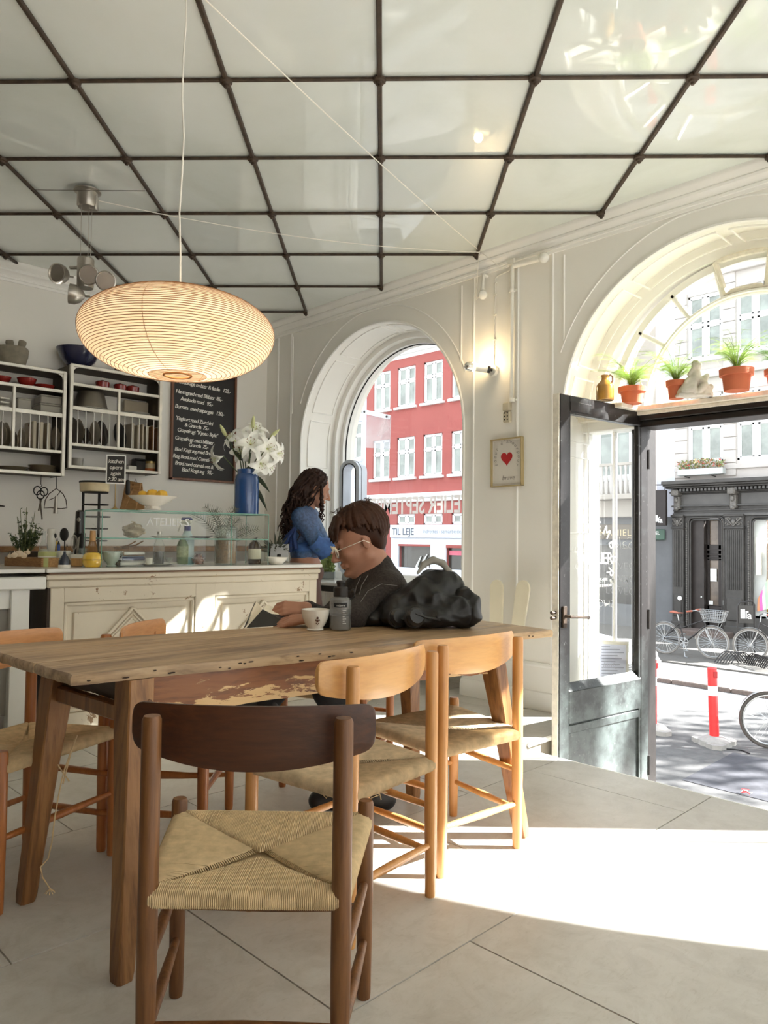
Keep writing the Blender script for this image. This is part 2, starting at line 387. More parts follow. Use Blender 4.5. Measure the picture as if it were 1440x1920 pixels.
# ---- ceiling: back-painted glass panes in a dark iron grid
def ceiling_mat():
    m, nt, b = _base('ceiling_glass')
    n1 = _tex(nt, 1.1, (1, 1, 1), 5, .6, .6); n2 = _tex(nt, .5, (1, 1, 1), 3, .5, 0)
    r1 = _ramp(nt, n1.outputs[0], [(.25, lin((212, 217, 209))), (.5, lin((226, 231, 226))), (.75, lin((233, 237, 235)))])
    nt.links.new(r1.outputs[0], b.inputs['Base Color']); b.inputs['Roughness'].default_value = .35; b.inputs['Coat Weight'].default_value = 1.; b.inputs['Coat Roughness'].default_value = .015; b.inputs['Coat IOR'].default_value = 1.6
    n3 = _tex(nt, 1.3, (1, 1, 1), 1, .4, .3); _bump(nt, b, n3.outputs[0], .12, .02); nt.links.new(b.inputs['Normal'].links[0].from_socket, b.inputs['Coat Normal']); return m
M_cg = ceiling_mat(); M_iron = mat('rusty_iron', (70, 56, 44), .55, .3, var=.35, scale=25, bump=.1)
cs = MB(); cs.box(WX-.2, XR+.2, YB-.2, WY+.05, 3.085, 3.2); ceil = struct('ceiling', cs, M_wall)
CX0, CY0, CS = -.04, 3.14, .664
def G(i, j): X = CX0+CS*i; return W(X, CY0+CS*j-.03*X)
room = [(-1, 0, -WX), (1, 0, XR), (0, -1, -YB), (0, 1, WY-.01)]
for i in range(-9, 9):
    for j in range(-7, 6):
        g = .006
        q = [G(i, j), G(i+1, j), G(i+1, j+1), G(i, j+1)]; c = sum(q, Vector())/4; q = [(p.x+(c.x-p.x)*g, p.y+(c.y-p.y)*g) for p in q]
        for cl in room: q = clip(q, *cl) if q else q
        if area(q) > .003:
            o = MB().prism(q, 3.068, 3.082).build('glass_pane', M_cg, ceil, smooth=False); t = rnd.uniform(-.0015, .0015)
            # panes hang a touch out of level, as their broken reflections show
            for v in o.data.vertices: v.co.z += t*(v.co.x-c.x)+rnd.choice((-1, 1))*0
def clipseg(p, q):
    a, b = 0., 1.
    for A, B, Cc in room:
        dp = A*p.x+B*p.y-Cc; dq = A*q.x+B*q.y-Cc
        if dp > 0 and dq > 0: return None
        if dp > 0: a = max(a, dp/(dp-dq))
        if dq > 0: b = min(b, dp/(dp-dq))
    return (p.lerp(q, a), p.lerp(q, b)) if b-a > .01 else None
zb = Vector((0, 0, 3.058))
for i in range(-9, 10):
    s = clipseg(G(i, -7), G(i, 6))
    if s: mb = MB(); mb.bar(s[0]+zb, s[1]+zb, .022, .018, b=.005); mb.build('glazing_bar', M_iron, ceil)
for j in range(-7, 7):
    s = clipseg(G(-9, j), G(9, j))
    if s: mb = MB(); mb.bar(s[0]+zb, s[1]+zb, .014, .016, b=.004); mb.build('glazing_bar', M_iron, ceil)
bolt = MB(); bolt.lathe([(.0, -.035), (.008, -.034), (.009, -.026), (.017, -.024), (.02, -.016), (.028, -.012), (.03, .0)], 10); bm_ = bolt.mesh('bolt', M_iron)
for i in range(-9, 10):
    for j in range(-7, 7):
        p = G(i, j)
        if all(A*p.x+B*p.y < Cc-.02 for A, B, Cc in room): link('bolt', bm_, ceil, loc=p+Vector((0, 0, 3.058)))
# ================================================================ windows and door
M_pane = thin_glass('window_glass', (.97, .985, .98), 1.)
M_black = mat('black_gloss_paint', (30, 26, 24), .38, var=.3, scale=14, bump=.12)
M_seal = mat('black_seal', (25, 25, 26), .6)
M_white_let = mat('white_vinyl', (246, 246, 242), .5)
def translucent(name, c, a=.5, var=.1, scale=12.):
    m, nt, b = _base(name); nt.nodes.remove(b); out = nt.nodes['Material Output']; d = nt.nodes.new('ShaderNodeBsdfDiffuse'); t = nt.nodes.new('ShaderNodeBsdfTranslucent'); x = nt.nodes.new('ShaderNodeMixShader'); x.inputs[0].default_value = a; c = lin(c)
    r = _ramp(nt, _tex(nt, scale).outputs[0], [(.3, tuple(v*(1-var) for v in c)), (.7, tuple(min(1, v*(1+var)) for v in c))])
    for n_ in (d, t): nt.links.new(r.outputs[0], n_.inputs[0])
    nt.links.new(d.outputs[0], x.inputs[1]); nt.links.new(t.outputs[0], x.inputs[2]); nt.links.new(x.outputs[0], out.inputs[0]); return m
M_pale_let = translucent('pale_vinyl', (246, 242, 238), .75, .02)
def arcpts(c, r, z0=None, y=0, zc=AZ, a0=0, a1=PI, n=48):
    p = [(c-r*math.cos(a0+(a1-a0)*k/n), y, zc+r*math.sin(a0+(a1-a0)*k/n)) for k in range(n+1)]
    return ([(c-r, y, z0)]+p+[(c+r, y, z0)]) if z0 is not None else p
def arch_band(mb, c, ro, ri, y0, y1, z0, zc=AZ):      # flat arch frame with depth
    o = arcpts(c, ro, z0, 0, zc); i = arcpts(c, ri, z0, 0, zc); n = len(o); vs = []
    for y in (y0, y1): vs += [(p[0], y, p[2]) for p in o]+[(p[0], y, p[2]) for p in i]
    fs = []
    for k in range(n-1): fs += [(k, k+1, n+k+1, n+k), (2*n+k, 3*n+k, 3*n+k+1, 2*n+k+1), (k, 2*n+k, 2*n+k+1, k+1), (n+k, n+k+1, 3*n+k+1, 3*n+k)]
    mb.add(vs, fs)
def arch_pane(c, r, y, z0, zc=AZ):
    p = arcpts(c, r, z0, y, zc); mb = MB(); mb.add(p, [tuple(range(len(p)))]); return mb
for k, (c, nm) in enumerate(((ARC[0], 'window_1'), (ARC[2], 'window_3'), (ARC[3], 'window_4'))):
    fr = MB(); arch_band(fr, c, AR+.004, AR-.045, 4.44, 4.62, .70); arch_band(fr, c, AR-.045, AR-.085, 4.50, 4.60, .70); fr.box(c-AR, c+AR, 4.46, 4.62, .70, .78, .006)
    w = struct(nm, fr, M_trim, ang=30)
    sm = MB(); sm.tube(arcpts(c, AR-.087, .78, 4.535), .006, 6); sm.build('rubber_seal', M_seal, w)
    arch_pane(c, AR-.08, 4.56, .78).build('pane', M_pane, w, smooth=False)
    sl_ = MB(); sl_.box(c-AR, c+AR, 4.10, 4.46, .66, .70, .004); sl_.build('sill', M_trim, w)
# lettering on the small arch window: reads from the street
me = text_mesh('window_lettering', 'ATELIER SEPTEMBER', .2, M_pale_let, mirror=True, extrude=.0008, offset=.004); wl_ = -min(v.co.x for v in me.vertices)
me.transform(frameM((-4.945+1.33, 4.548, 1.297), (1, 0, 0), (0, 0, 1)) @ Matrix.Diagonal((1.33/wl_, 1, 1, 1))); link('window_lettering', me, bpy.data.objects['window_1'])

# ---- arched door: transom, fanlight, side light, leaf
DC, TY0, TY1, TZ = -1.60, 4.33, 4.52, 1.915
HX = -2.20                                    # hinge post
fr = MB(); arch_band(fr, ARC[1], AR+.10, AR-.06, 4.40, 4.60, AZ); arch_band(fr, DC, .845, .80, 4.42, 4.50, AZ+.05, 1.90)
win2 = struct('window_2', fr, M_trim, ang=30)
ring = MB(); ring.tube(arcpts(DC, .60, AZ+.05, 4.44, 1.92), .022, 8, flat=1.); ring.tube(arcpts(DC, .60, AZ+.05, 4.415, 1.92), .010, 6); ring.build('fanlight_ring', M_trim, win2)
for a in (18, 38, 58, 78, 102, 122, 142, 162):
    b = MB(); b.bar((DC-.60*math.cos(R(a)), 4.44, 1.92+.6*math.sin(R(a))), (DC-.828*math.cos(R(a)), 4.44, 1.90+.828*math.sin(R(a))), .032, .04, (0, 1, 0), b=.008); b.build('glazing_bar', M_trim, win2)
mb = MB()
def fanq(a0, a1, r0_, r1_, y):
    n = 8; pi = [(DC-r0_*math.cos(R(a0+(a1-a0)*k/n)), y, 1.92+r0_*math.sin(R(a0+(a1-a0)*k/n))) for k in range(n+1)]; po = [(DC-r1_*math.cos(R(a0+(a1-a0)*k/n)), y, 1.91+r1_*math.sin(R(a0+(a1-a0)*k/n))) for k in range(n+1)]
    return pi, po
for a0, a1 in ((-3, 18), (18, 38), (38, 58), (58, 78), (102, 122), (122, 142), (142, 162), (162, 183)):
    pi, po = fanq(a0, a1, .60, .84, 4.455); MB().add(pi+po[::-1], [tuple(range(18))]).build('pane', M_pane, win2, smooth=False)
arch_pane(DC, .60, 4.455, 1.92, 1.92).build('pane', M_pane, win2, smooth=False)
# tilted vent light: hinged at the bottom, top leaning into the room
M_old = mat('worn_cream_paint', (226, 219, 203), .5, var=.12, scale=30, bump=.2)
vent = MB(); pi, po = fanq(79.5, 100.5, .625, .825, 0)
piv = Vector((DC, 4.43, 1.92+.615)); Mv = Matrix.Translation(piv) @ Matrix.Rotation(R(16), 4, 'X') @ Matrix.Translation(-piv+Vector((0, 4.43, 0)))
vent.M = Mv; q = pi+po[::-1]; vent.tube([Vector(p) for p in q], .017, 6, closed=True, flat=1.); vo = vent.build('vent_light', M_old, win2)
pv = MB(); pv.M = Mv; pv.add(q, [tuple(range(len(q)))]); pv.build('pane', M_pane, vo, smooth=False)
lt = MB(); lt.box(DC+.10, DC+.135, 4.42, 4.445, 2.53, 2.56); lt.build('vent_latch', M_black, vo)
# transom shelf
tr = MB(); tr.box(ARC[1]-AR-.05, ARC[1]+AR, TY0-.03, 4.60, TZ-.028, TZ, .004); tr.box(ARC[1]-AR-.05, ARC[1]+AR, TY0, 4.58, TZ-.05, TZ-.028, .003)
transom = struct('trim_6', tr, M_old)
ls = MB(); ls.box(ARC[1]-AR-.02, HX+.01, 4.10, TY0-.03, TZ-.028, TZ, .004); ls.build('side_ledge', M_old, transom)
tb = MB(); tb.box(HX-.02, ARC[1]+AR, TY0+.015, 4.56, TZ-.082, TZ-.05, .004); tb.box(HX-.02, ARC[1]+AR, TY0+.04, 4.56, TZ-.12, TZ-.082, .004); tb.build('door_head', M_black, transom)
scr = MB(); scr.tube([(HX-.005+.03*math.cos(a)*(1-a/14), 4.335, TZ+.035+.03*math.sin(a)*(1-a/14)) for a in [k*.45 for k in range(20)]]+[(HX+.03, 4.335, TZ+.1), (HX+.005, 4.335, TZ+.16)], .005, 5); scr.build('scroll_bracket', M_old, transom)
# hinge post and frame
pb = MB(); pb.box(HX-.12, HX-.03, 4.46, 4.62, WELL, TZ-.05, .006); pb.box(HX-.07, HX-.012, 4.44, 4.50, WELL, TZ-.1, .006); struct('door_1', pb, M_black)
# side light between the reveal and the post
sx0, sx1 = ARC[1]-AR-.062, HX-.05
sf = MB(); sf.box(sx0-.06, sx0+.0, 4.42, 4.56, .0, 1.86, .004)
for z0, z1 in ((1.80, 1.90), (-.02, .06)): sf.box(sx0-.1, sx1, 4.40, 4.56, z0, z1, .006)
sf.box(sx0, sx0+.022, 4.44, 4.52, .06, 1.8, .004); sf.box(sx1-.02, sx1, 4.44, 4.52, .06, 1.8, .004); sf.box(sx0+.185, sx0+.205, 4.48, 4.51, .06, 1.8, .003)  # last upright added in place of a pale reflection in the glass
sf.box(sx0-.1, sx1, 4.28, 4.46, -.05, -.02, .006); sf.box(sx0-.1, sx1, 4.40, 4.6, WELL, -.05)
side = struct('window_5', sf, M_trim)
MB().add([(sx0, 4.49, .06), (sx1, 4.49, .06), (sx1, 4.49, 1.8), (sx0, 4.49, 1.8)], [(0, 1, 2, 3)]).build('pane', M_pane, side, smooth=False)
# mirrored shop lettering painted on the side light
for s, px, py, sz in (('Sake', 1191, 1030, .115), ('&', 1148, 1060, .09), ('POP', 1182, 1103, .085), ('UP', 1148, 1101, .085), ('SHOP', 1154, 1140, .075)):
    p = ony(px, py, 4.475); text('window_lettering', s, sz, M_white_let, frameM(p, (1, 0, 0), (0, 0, 1)), side, mirror=True, shear=.15, spacing=.85, extrude=.0008, offset=-.004)
# paper notice taped on the side light
M_paper = mat('notice_paper', (214, 219, 238), .7, var=.04, scale=30)
no = MB(); a, b, c, d = ony(1119, 1297, 4.47), ony(1179, 1297, 4.47), ony(1179, 1203, 4.47), ony(1119, 1200, 4.47)
no.add([a, b, c, d], [(0, 1, 2, 3)]); nt_ = solo('paper_notice', no, mat('notice_sleeve', (243, 240, 226), .4), 'printed white paper notice in a cream sleeve taped to the side window by the door', 'notice', smooth=False)
MB().add([ony(px, py, 4.468) for px, py in ((1124, 1288), (1174, 1289), (1174, 1210), (1124, 1207))], [(0, 1, 2, 3)]).build('sheet', M_paper, nt_, smooth=False)
tl = MB()
for k in range(13):
    p = ony(1128, 1212+k*5.6, 4.466); q = ony(1128+(16 if k == 0 else 26+16*((k*7) % 5)/4), 1212.4+k*5.65, 4.466); tl.bar(p, q, .0012, .006)
tl.build('print_lines', mat('grey_ink', (150, 155, 175), .8), nt_)
text('handwriting', 'Janic', .055, mat('pale_ink', (185, 186, 205), .8), frameM(ony(1130, 1250, 4.465), (1, 0, 0), (0, 0, 1)), nt_, shear=.3, extrude=.0004)

# ---- the door leaf, swung in over the well
FE = at(1050, 1000, 4.15); FE = Vector((FE.x, FE.y, 0)); HP = Vector((HX, 4.45, 0)); dl = (HP-FE); LW = dl.length; dl.normalize(); nl = Vector((dl.y, -dl.x, 0))   # nl: outer face, towards +x
LB, LT = WELL+.02, 1.908
ML = Matrix((dl, nl, Vector((0, 0, 1)))).transposed().to_4x4(); ML.translation = FE       # leaf frame: u along leaf from free edge, v out of outer face
leaf = link('door_2', None, kind='structure')
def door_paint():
    m, nt, b = _base('worn_black_door_lit_below'); n1 = _tex(nt, 9., detail=8, rough=.65); n2 = _tex(nt, 34., detail=9, rough=.75); tc = nt.nodes.new('ShaderNodeTexCoord'); sp = nt.nodes.new('ShaderNodeSeparateXYZ'); nt.links.new(tc.outputs['Object'], sp.inputs[0])
    ma = nt.nodes.new('ShaderNodeMapRange'); ma.inputs[1].default_value = .62; ma.inputs[2].default_value = .1; ma.inputs[3].default_value = -.12; ma.inputs[4].default_value = .42; nt.links.new(sp.outputs[2], ma.inputs[0])  # upper leaf coloured as if shaded, lower part as if sunlit, by height
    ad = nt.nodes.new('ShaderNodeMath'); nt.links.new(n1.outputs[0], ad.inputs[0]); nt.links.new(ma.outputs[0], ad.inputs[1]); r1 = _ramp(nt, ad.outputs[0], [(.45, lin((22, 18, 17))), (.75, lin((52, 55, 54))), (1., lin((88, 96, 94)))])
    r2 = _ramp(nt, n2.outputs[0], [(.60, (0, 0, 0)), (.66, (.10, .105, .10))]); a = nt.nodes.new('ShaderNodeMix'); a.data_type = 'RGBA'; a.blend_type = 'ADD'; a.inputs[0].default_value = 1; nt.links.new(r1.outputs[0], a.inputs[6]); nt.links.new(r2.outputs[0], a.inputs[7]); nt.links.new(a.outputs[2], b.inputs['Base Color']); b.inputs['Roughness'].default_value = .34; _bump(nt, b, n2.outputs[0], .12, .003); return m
M_worn_lit_low = door_paint()
lf = MB(); lf.M = ML; T = .045; S = .085; ZM1, ZM0 = .24, .06
lf.box(0, S, -T, 0, LB, LT, .004); lf.box(LW-.078, LW, -T, 0, LB, LT, .004); lf.box(S, LW-.078, -T, 0, LT-.105, LT, .004)
lf.box(S, LW-.078, -T, 0, ZM0, ZM1, .003); lf.box(S, LW-.078, -T, 0, LB, LB+.16, .003); lf.box(S, LW-.078, -T+.012, -.016, LB+.16, ZM0)
lf.box(S+.0, S+.20, 0, .006, LT-.09, LT-.035, .002)
lf.build('leaf_frame', M_worn_lit_low, leaf)
mo = MB(); mo.M = ML                                     # sloping mouldings, bright on top
def slope(u0, u1, z, h): mo.add([(u0, .0, z), (u1, .0, z), (u1, -.028, z+h), (u0, -.028, z+h), (u0, -.028, z), (u1, -.028, z)], [(0, 1, 2, 3), (0, 4, 5, 1), (0, 3, 4), (1, 5, 2)])
slope(S, LW-.078, ZM1, .045); slope(S, LW-.078, LB+.16, .04)
mo.box(S, LW-.078, -.02, -.004, ZM0-.055, ZM0-.01, .003); mo.box(LW-.10, LW-.078, -.035, -.003, ZM1, LT-.105, .003); mo.box(LW-.098, LW-.078, -.03, -.003, LB+.16, ZM0, .003); mo.box(S, S+.015, -.03, -.006, ZM1, LT-.105, .003)
mo.build('glazing_bead', M_worn_lit_low, leaf)
ib = MB(); ib.M = ML; ib.box(-.006, .0, -T-.002, -.006, LB, LT+.002, .001); ib.box(0, LW-.1, -T-.012, -T, LB, LT, .002) if False else None
ib.box(-.004, S, -T-.006, -T, LB, LT, .002); ib.build('inner_edge', M_old, leaf)
gp = MB(); gp.M = ML; gp.add([(S, -.022, ZM1), (LW-.078, -.022, ZM1), (LW-.078, -.022, LT-.105), (S, -.022, LT-.105)], [(0, 1, 2, 3)]); gp.build('pane', M_pane, leaf, smooth=False)
bo = MB(); bo.M = ML
for z in (.685, .655): bo.tube([(-.004, -.025, z), (-.035, -.025, z)], .009, 8); bo.ball((-.037, -.025, z), .011, 8, 6)
bo.build('lock_bolt', M_iron, leaf)
hd = MB(); hd.M = ML; hd.box(.018, .052, 0, .012, .60, .72, .004); hd.tube([(.035, .01, .665), (.035, .05, .665), (.06, .056, .663), (.16, .056, .655), (.19, .056, .652)], [.009, .009, .008, .007, .009], 8); hd.build('handle', M_iron, leaf)
for z in (1.6, .6, -.3):
    hg = MB(); hg.M = ML; hg.tube([(LW+.004, -.0, z-.06), (LW+.004, -.0, z+.06)], .011, 8); hg.build('hinge', M_black, leaf)
# round logo on the leaf glass: SEPTEMBER in an arc over ATELIER
def leafM(u, z): return ML @ frameM((u, -.016, z), (1, 0, 0), (0, 0, 1))
LMx = leafM
u0, zc_ = .345, 1.0
for k, ch in enumerate('SEPTEMBER'):
    a = R(200-k*29.5); r = .142
    t = Matrix.Translation((r*math.cos(a), r*math.sin(a), 0)) @ Matrix.Rotation(a-PI/2, 4, 'Z')
    text('window_lettering', ch, .088, M_white_let, ML @ frameM((u0, -.014, zc_), (1, 0, 0), (0, 0, 1)) @ t, leaf, align='CENTER')
text('window_lettering', 'ATELIER', .098, M_white_let, ML @ frameM((u0-.16, -.014, zc_-.05), (1, 0, 0), (0, 0, 1)), leaf, spacing=.9)
for s, z, u, sz in (('MONDAY', .905, u0-.09, .022), ('8 AM - 4 PM', .85, u0, .024), ('SATURDAY & SUNDAY', .815, u0-.05, .022)):
    text('window_lettering', s, sz, M_white_let, ML @ frameM((u, -.014, z), (1, 0, 0), (0, 0, 1)), leaf, spacing=.9)
# ================================================================ the street
M_asph = mat('asphalt', (98, 97, 96), .9, spec=.2, var=.14, scale=14, bump=.15, detail=10)
M_asph2 = mat('asphalt_patch', (78, 78, 82), .9, spec=.2, var=.2, scale=9, detail=10)
M_pave = mat('pavement', (108, 105, 100), .9, spec=.2, var=.1, scale=12, detail=8)
M_granite = mat('granite', (112, 100, 94), .85, spec=.2, var=.18, scale=30)
g = MB(); g.box(-45, 30, WO, 45, GROUND-.3, GROUND); struct('street_ground', g, M_asph)
g = MB(); a = [onz(*p, GROUND) for p in ((1279, 1463), (1374, 1412))]; g.prism([(a[0].x, a[0].y), (a[0].x+2.6, a[0].y-.05), (a[1].x+2.6, a[1].y+.1), (a[1].x, a[1].y)], GROUND+.001, GROUND+.006); struct('street_patch_ground', g, M_asph2)
g = MB(); g.box(-45, 30, WO, 7.35, GROUND, GROUND+.012); struct('pavement_near', g, M_pave)
g = MB(); g.box(-45, 30, 14.9, 20, GROUND, GROUND+.03); struct('pavement_far', g, M_pave)
kb = link('kerb_road', None, kind='structure'); kmb = MB(); kmb.box(.008, 1.0, 0, .26, GROUND-.05, GROUND+.07, .015); kme = kmb.mesh('kerb_stone', M_granite)
for k in range(26): link('kerb_stone', kme, kb, loc=(-20+k*1.008, 12.75, 0))

def holes_wall(mb, x0, x1, z0, z1, y, holes, depth=.12):
    xs = sorted({x0, x1, *[h[0] for h in holes], *[h[1] for h in holes]}); zs = sorted({z0, z1, *[h[2] for h in holes], *[h[3] for h in holes]})
    for a, b in zip(xs, xs[1:]):
        for c, d in zip(zs, zs[1:]):
            if any(h[0] <= a and b <= h[1] and h[2] <= c and d <= h[3] for h in holes): continue
            mb.add([(a, y, c), (b, y, c), (b, y, d), (a, y, d)], [(0, 1, 2, 3)])
    for a, b, c, d in holes:
        q = [(a, c), (b, c), (b, d), (a, d)]
        mb.add([(x, yy, z) for yy in (y, y+depth) for x, z in q], [(k, (k+1) % 4, 4+(k+1) % 4, 4+k) for k in range(4)])
M_wwhite = mat('white_window_paint', (240, 241, 240), .5, var=.03)
M_farglass = mat('far_window_glass', (150, 158, 152), .06, var=.35, scale=1.6, spec=.9)
M_dkglass = mat('dark_shop_glass', (70, 68, 62), .08, var=.4, scale=1.2, spec=.8)
def far_window(par, x0, x1, z0, z1, y, tr=.64, sill=True, glass=None, cols=2):
    w = MB(); f = .07; yy = y+.05
    for a, b, c, d in ((x0, x0+f, z0, z1), (x1-f, x1, z0, z1), (x0, x1, z0, z0+f), (x0, x1, z1-f, z1)): w.box(a, b, yy, yy+.07, c, d, .008)
    for k in range(1, cols): xm = x0+(x1-x0)*k/cols; w.box(xm-.045, xm+.045, yy-.01, yy+.06, z0, z1, .008)
    if tr: zt_ = z0+(z1-z0)*tr; w.box(x0, x1, yy-.012, yy+.06, zt_-.035, zt_+.035, .008)
    for k in range(cols):                                  # casement sashes
        a = x0+(x1-x0)*k/cols+.05; b = x0+(x1-x0)*(k+1)/cols-.05
        for c, d in (((z0+.05, z0+(z1-z0)*tr-.03), (z0+(z1-z0)*tr+.03, z1-.05)) if tr else ((z0+.05, z1-.05),)):
            for p in ((a, a+.05, c, d), (b-.05, b, c, d), (a, b, c, c+.05), (a, b, d-.05, d)): w.box(p[0], p[1], yy+.015, yy+.05, p[2], p[3])
    wo = w.build('window', M_wwhite, par)
    gl = MB(); gl.add([(x0+f, yy+.04, z0+f), (x1-f, yy+.04, z0+f), (x1-f, yy+.04, z1-f), (x0+f, yy+.04, z1-f)], [(0, 1, 2, 3)]); gl.build('pane', glass or M_farglass, wo, smooth=False)
    if sill: s = MB(); s.box(x0-.1, x1+.1, y-.12, y+.05, z0-.1, z0, .015); s.build('sill', M_wwhite, wo)
    return wo
FY = 20.
# ---- red apartment house
M_red = mat('red_render', (170, 94, 88), .85, var=.06, scale=1.1, detail=8)
rb = thing('apartment_building', 'red rendered apartment house with white casement windows across the street', 'building', (0, 0, 0))
cols = [-23.9+1.35*k for k in range(8)]
hol = [(a, a+.94, z0, z1) for a in [-21.24, -19.91, -18.56, -17.21, -15.86] for z0, z1 in ((3.35, 4.87), (6.02, 7.53))]
hm = [(a, a+.94, 1.58, 1.98) for a in (-19.87, -18.52, -17.17, -15.82)]
shopwin = [(-19.7, -18.1, -.55, .86), (-17.35, -15.6, -.75, .75)]; drw = [(-20.95, -20.45, -1.3, 2.0)]
wm = MB(); holes_wall(wm, -21.62, -13.6, GROUND, 7.86, FY, hol+hm+shopwin+drw, .2); wm.add([(-21.62, FY, GROUND), (-21.62, FY+8, GROUND), (-21.62, FY+8, 7.86), (-21.62, FY, 7.86)], [(0, 1, 2, 3)])
wm.build('wall', M_red, rb, smooth=False)
for h in hol: far_window(rb, *h, FY)
for h in hm: far_window(rb, *h, FY, tr=None, sill=False)
cm = MB()
for o_, z0, z1 in ((.08, 7.86, 7.98), (.18, 7.98, 8.14), (.34, 8.14, 8.32), (.42, 8.32, 8.42)): cm.box(-21.62-o_, -13.6, FY-o_, FY, z0, z1, .02)
cm.build('cornice', M_wwhite, rb)
cm = MB(); cm.box(-21.7, -13.6, FY-.1, FY, 2.42, 2.56, .02); cm.box(-21.75, -13.6, FY-.18, FY, 2.56, 2.74, .03); cm.build('band_course', M_wwhite, rb)
rf = MB(); rf.add([(-22, FY-.4, 8.42), (-13.6, FY-.4, 8.42), (-13.6, FY+4, 11.6), (-22, FY+4, 11.6)], [(0, 1, 2, 3)]); rf.build('roof', mat('grey_tiles', (136, 138, 142), .8, var=.2, scale=14, stretch=(1, 6, 1)), rb, smooth=False)
bd = MB(); bd.box(-20.1, -13.7, FY-.09, FY-.02, -1.3, -.0, .01); bd.box(-20.1, -19.7, FY-.06, FY-.01, -.6, 1.1); bd.box(-18.1, -17.35, FY-.06, FY-.01, -.8, 1.1); bd.box(-20.1, -13.7, FY-.07, FY-.01, .86, 1.12); bd.build('shopfront_frame', mat('shop_white', (226, 230, 238), .5, var=.04), rb)
sg = MB(); sg.box(-20.1, -13.7, FY-.14, FY-.04, 1.10, 1.57, .01); sgo = sg.build('sign_board', mat('shop_sign_white', (228, 234, 248), .5, var=.02), rb)
M_ink = mat('dark_lettering', (88, 94, 104), .6)
FM = lambda x, y, z: frameM((x, y, z), (1, 0, 0), (0, 0, 1))
text('lettering', 'TIL LEJE', .36, M_ink, FM(-19.98, FY-.146, 1.20), sgo, offset=.002, spacing=.95); text('lettering', '- Indrettes i samarbejde med', .20, mat('grey_lettering', (150, 158, 170), .6), FM(-18.52, FY-.146, 1.27), sgo)
rs = MB(); rs.box(-19.7, -18.1, FY-.08, FY, .78, .86, .01); rs.box(-17.35, -15.6, FY-.08, FY, .75, .86, .01); rs.build('red_stripe', M_red, sgo)
for h in shopwin: 
    gw = MB(); gw.add([(h[0], FY+.1, h[2]), (h[1], FY+.1, h[2]), (h[1], FY+.1, h[3]), (h[0], FY+.1, h[3])], [(0, 1, 2, 3)]); gw.build('shop_window', M_dkglass, rb, smooth=False)
dk = MB(); dk.box(-20.95, -20.45, FY+.12, FY+.16, -1.3, 2.0); dk.build('door', mat('dark_grey_door', (96, 98, 102), .4, var=.2), rb)
by = MB(); by.box(-17.5, -14.2, FY-.2, FY-.1, -1.25, -.62, .01); byo = by.build('window_banner', mat('dark_banner', (74, 80, 90), .6), rb)
text('lettering', '2510', .42, M_white_let, FM(-17.35, FY-.21, -1.08), byo, offset=.006)
pk = MB(); pk.box(-17.3, -15.7, FY+.05, FY+.08, .50, .66); pk.build('pink_poster', mat('pink_poster', (226, 120, 140), .6), rb)
dc = MB()
for k, (x, z, h) in enumerate(((-18.75, .05, .75), (-18.45, .2, .6), (-18.2, .1, .85), (-18.62, -.1, .5))): dc.tube([(x, FY+.06, z-h/2), (x-.12, FY+.06, z), (x+.1, FY+.06, z+h/2)], [.09, .05, .02], 6)
dc.build('window_decal', M_white_let, rb)
# ---- pale house and projecting sign at the left of the red house
pb_ = thing('apartment_building', 'pale grey-blue apartment house left of the red one, seen through the small arch', 'building')
w = MB(); hp = [(-24.2+1.5*i, -23.2+1.5*i, z, z+1.6) for i in range(2) for z in (1.6, 4.4, 7.2)]
holes_wall(w, -30, -21.7, GROUND, 12, FY+1.2, hp); w.build('wall', mat('pale_blue_render', (205, 214, 230), .8, var=.05, scale=1.5), pb_, smooth=False)
for h in hp: far_window(pb_, *h, FY+1.2)
pc = MB(); pc.box(-30, -21.62, FY+.9, FY+1.2, 3.7, 3.95, .03); pc.box(-30, -21.3, FY+.8, FY+1.2, 3.95, 4.05, .02); pc.build('band_course', M_wwhite, pb_)
M_clear = thin_glass('frosted_sign', (.9, .9, .95), .6, .2, .35)
q = [ony(681, 768, 5.35), ony(732, 779, 5.35), ony(730, 842, 5.35), ony(681, 839, 5.35)]
sgn = MB(); sgn.add([p for p in q]+[p+Vector((0, .012, 0)) for p in q], [(0, 1, 2, 3), (7, 6, 5, 4), (0, 4, 5, 1), (1, 5, 6, 2), (2, 6, 7, 3), (3, 7, 4, 0)])
hs = solo('hanging_sign', sgn, M_clear, 'clear frosted sign panel hanging outside the small arched window', 'sign', smooth=False)
rl = MB(); rl.bar(q[0]+Vector((0, -.01, -.02)), q[1]+Vector((0, -.01, -.02)), .02, .045, b=.004); rl.bar(q[0]+Vector((-.2, .0, -.02)), q[0]+Vector((0, 0, -.02)), .02, .02); rl.bar(q[0]+Vector((-.03, -.01, -.02)), Vector((q[0].x-.03, 4.71, q[0].z-.02)), .02, .02); rl.build('bracket_rail', mat('sign_metal', (205, 208, 214), .4, .3), hs)
for p in (q[0].lerp(q[1], .1), q[0].lerp(q[1], .92)): bl = MB(); bl.ball(p+Vector((0, -.022, -.02)), .012, 8, 5); bl.build('screw', M_seal, hs)

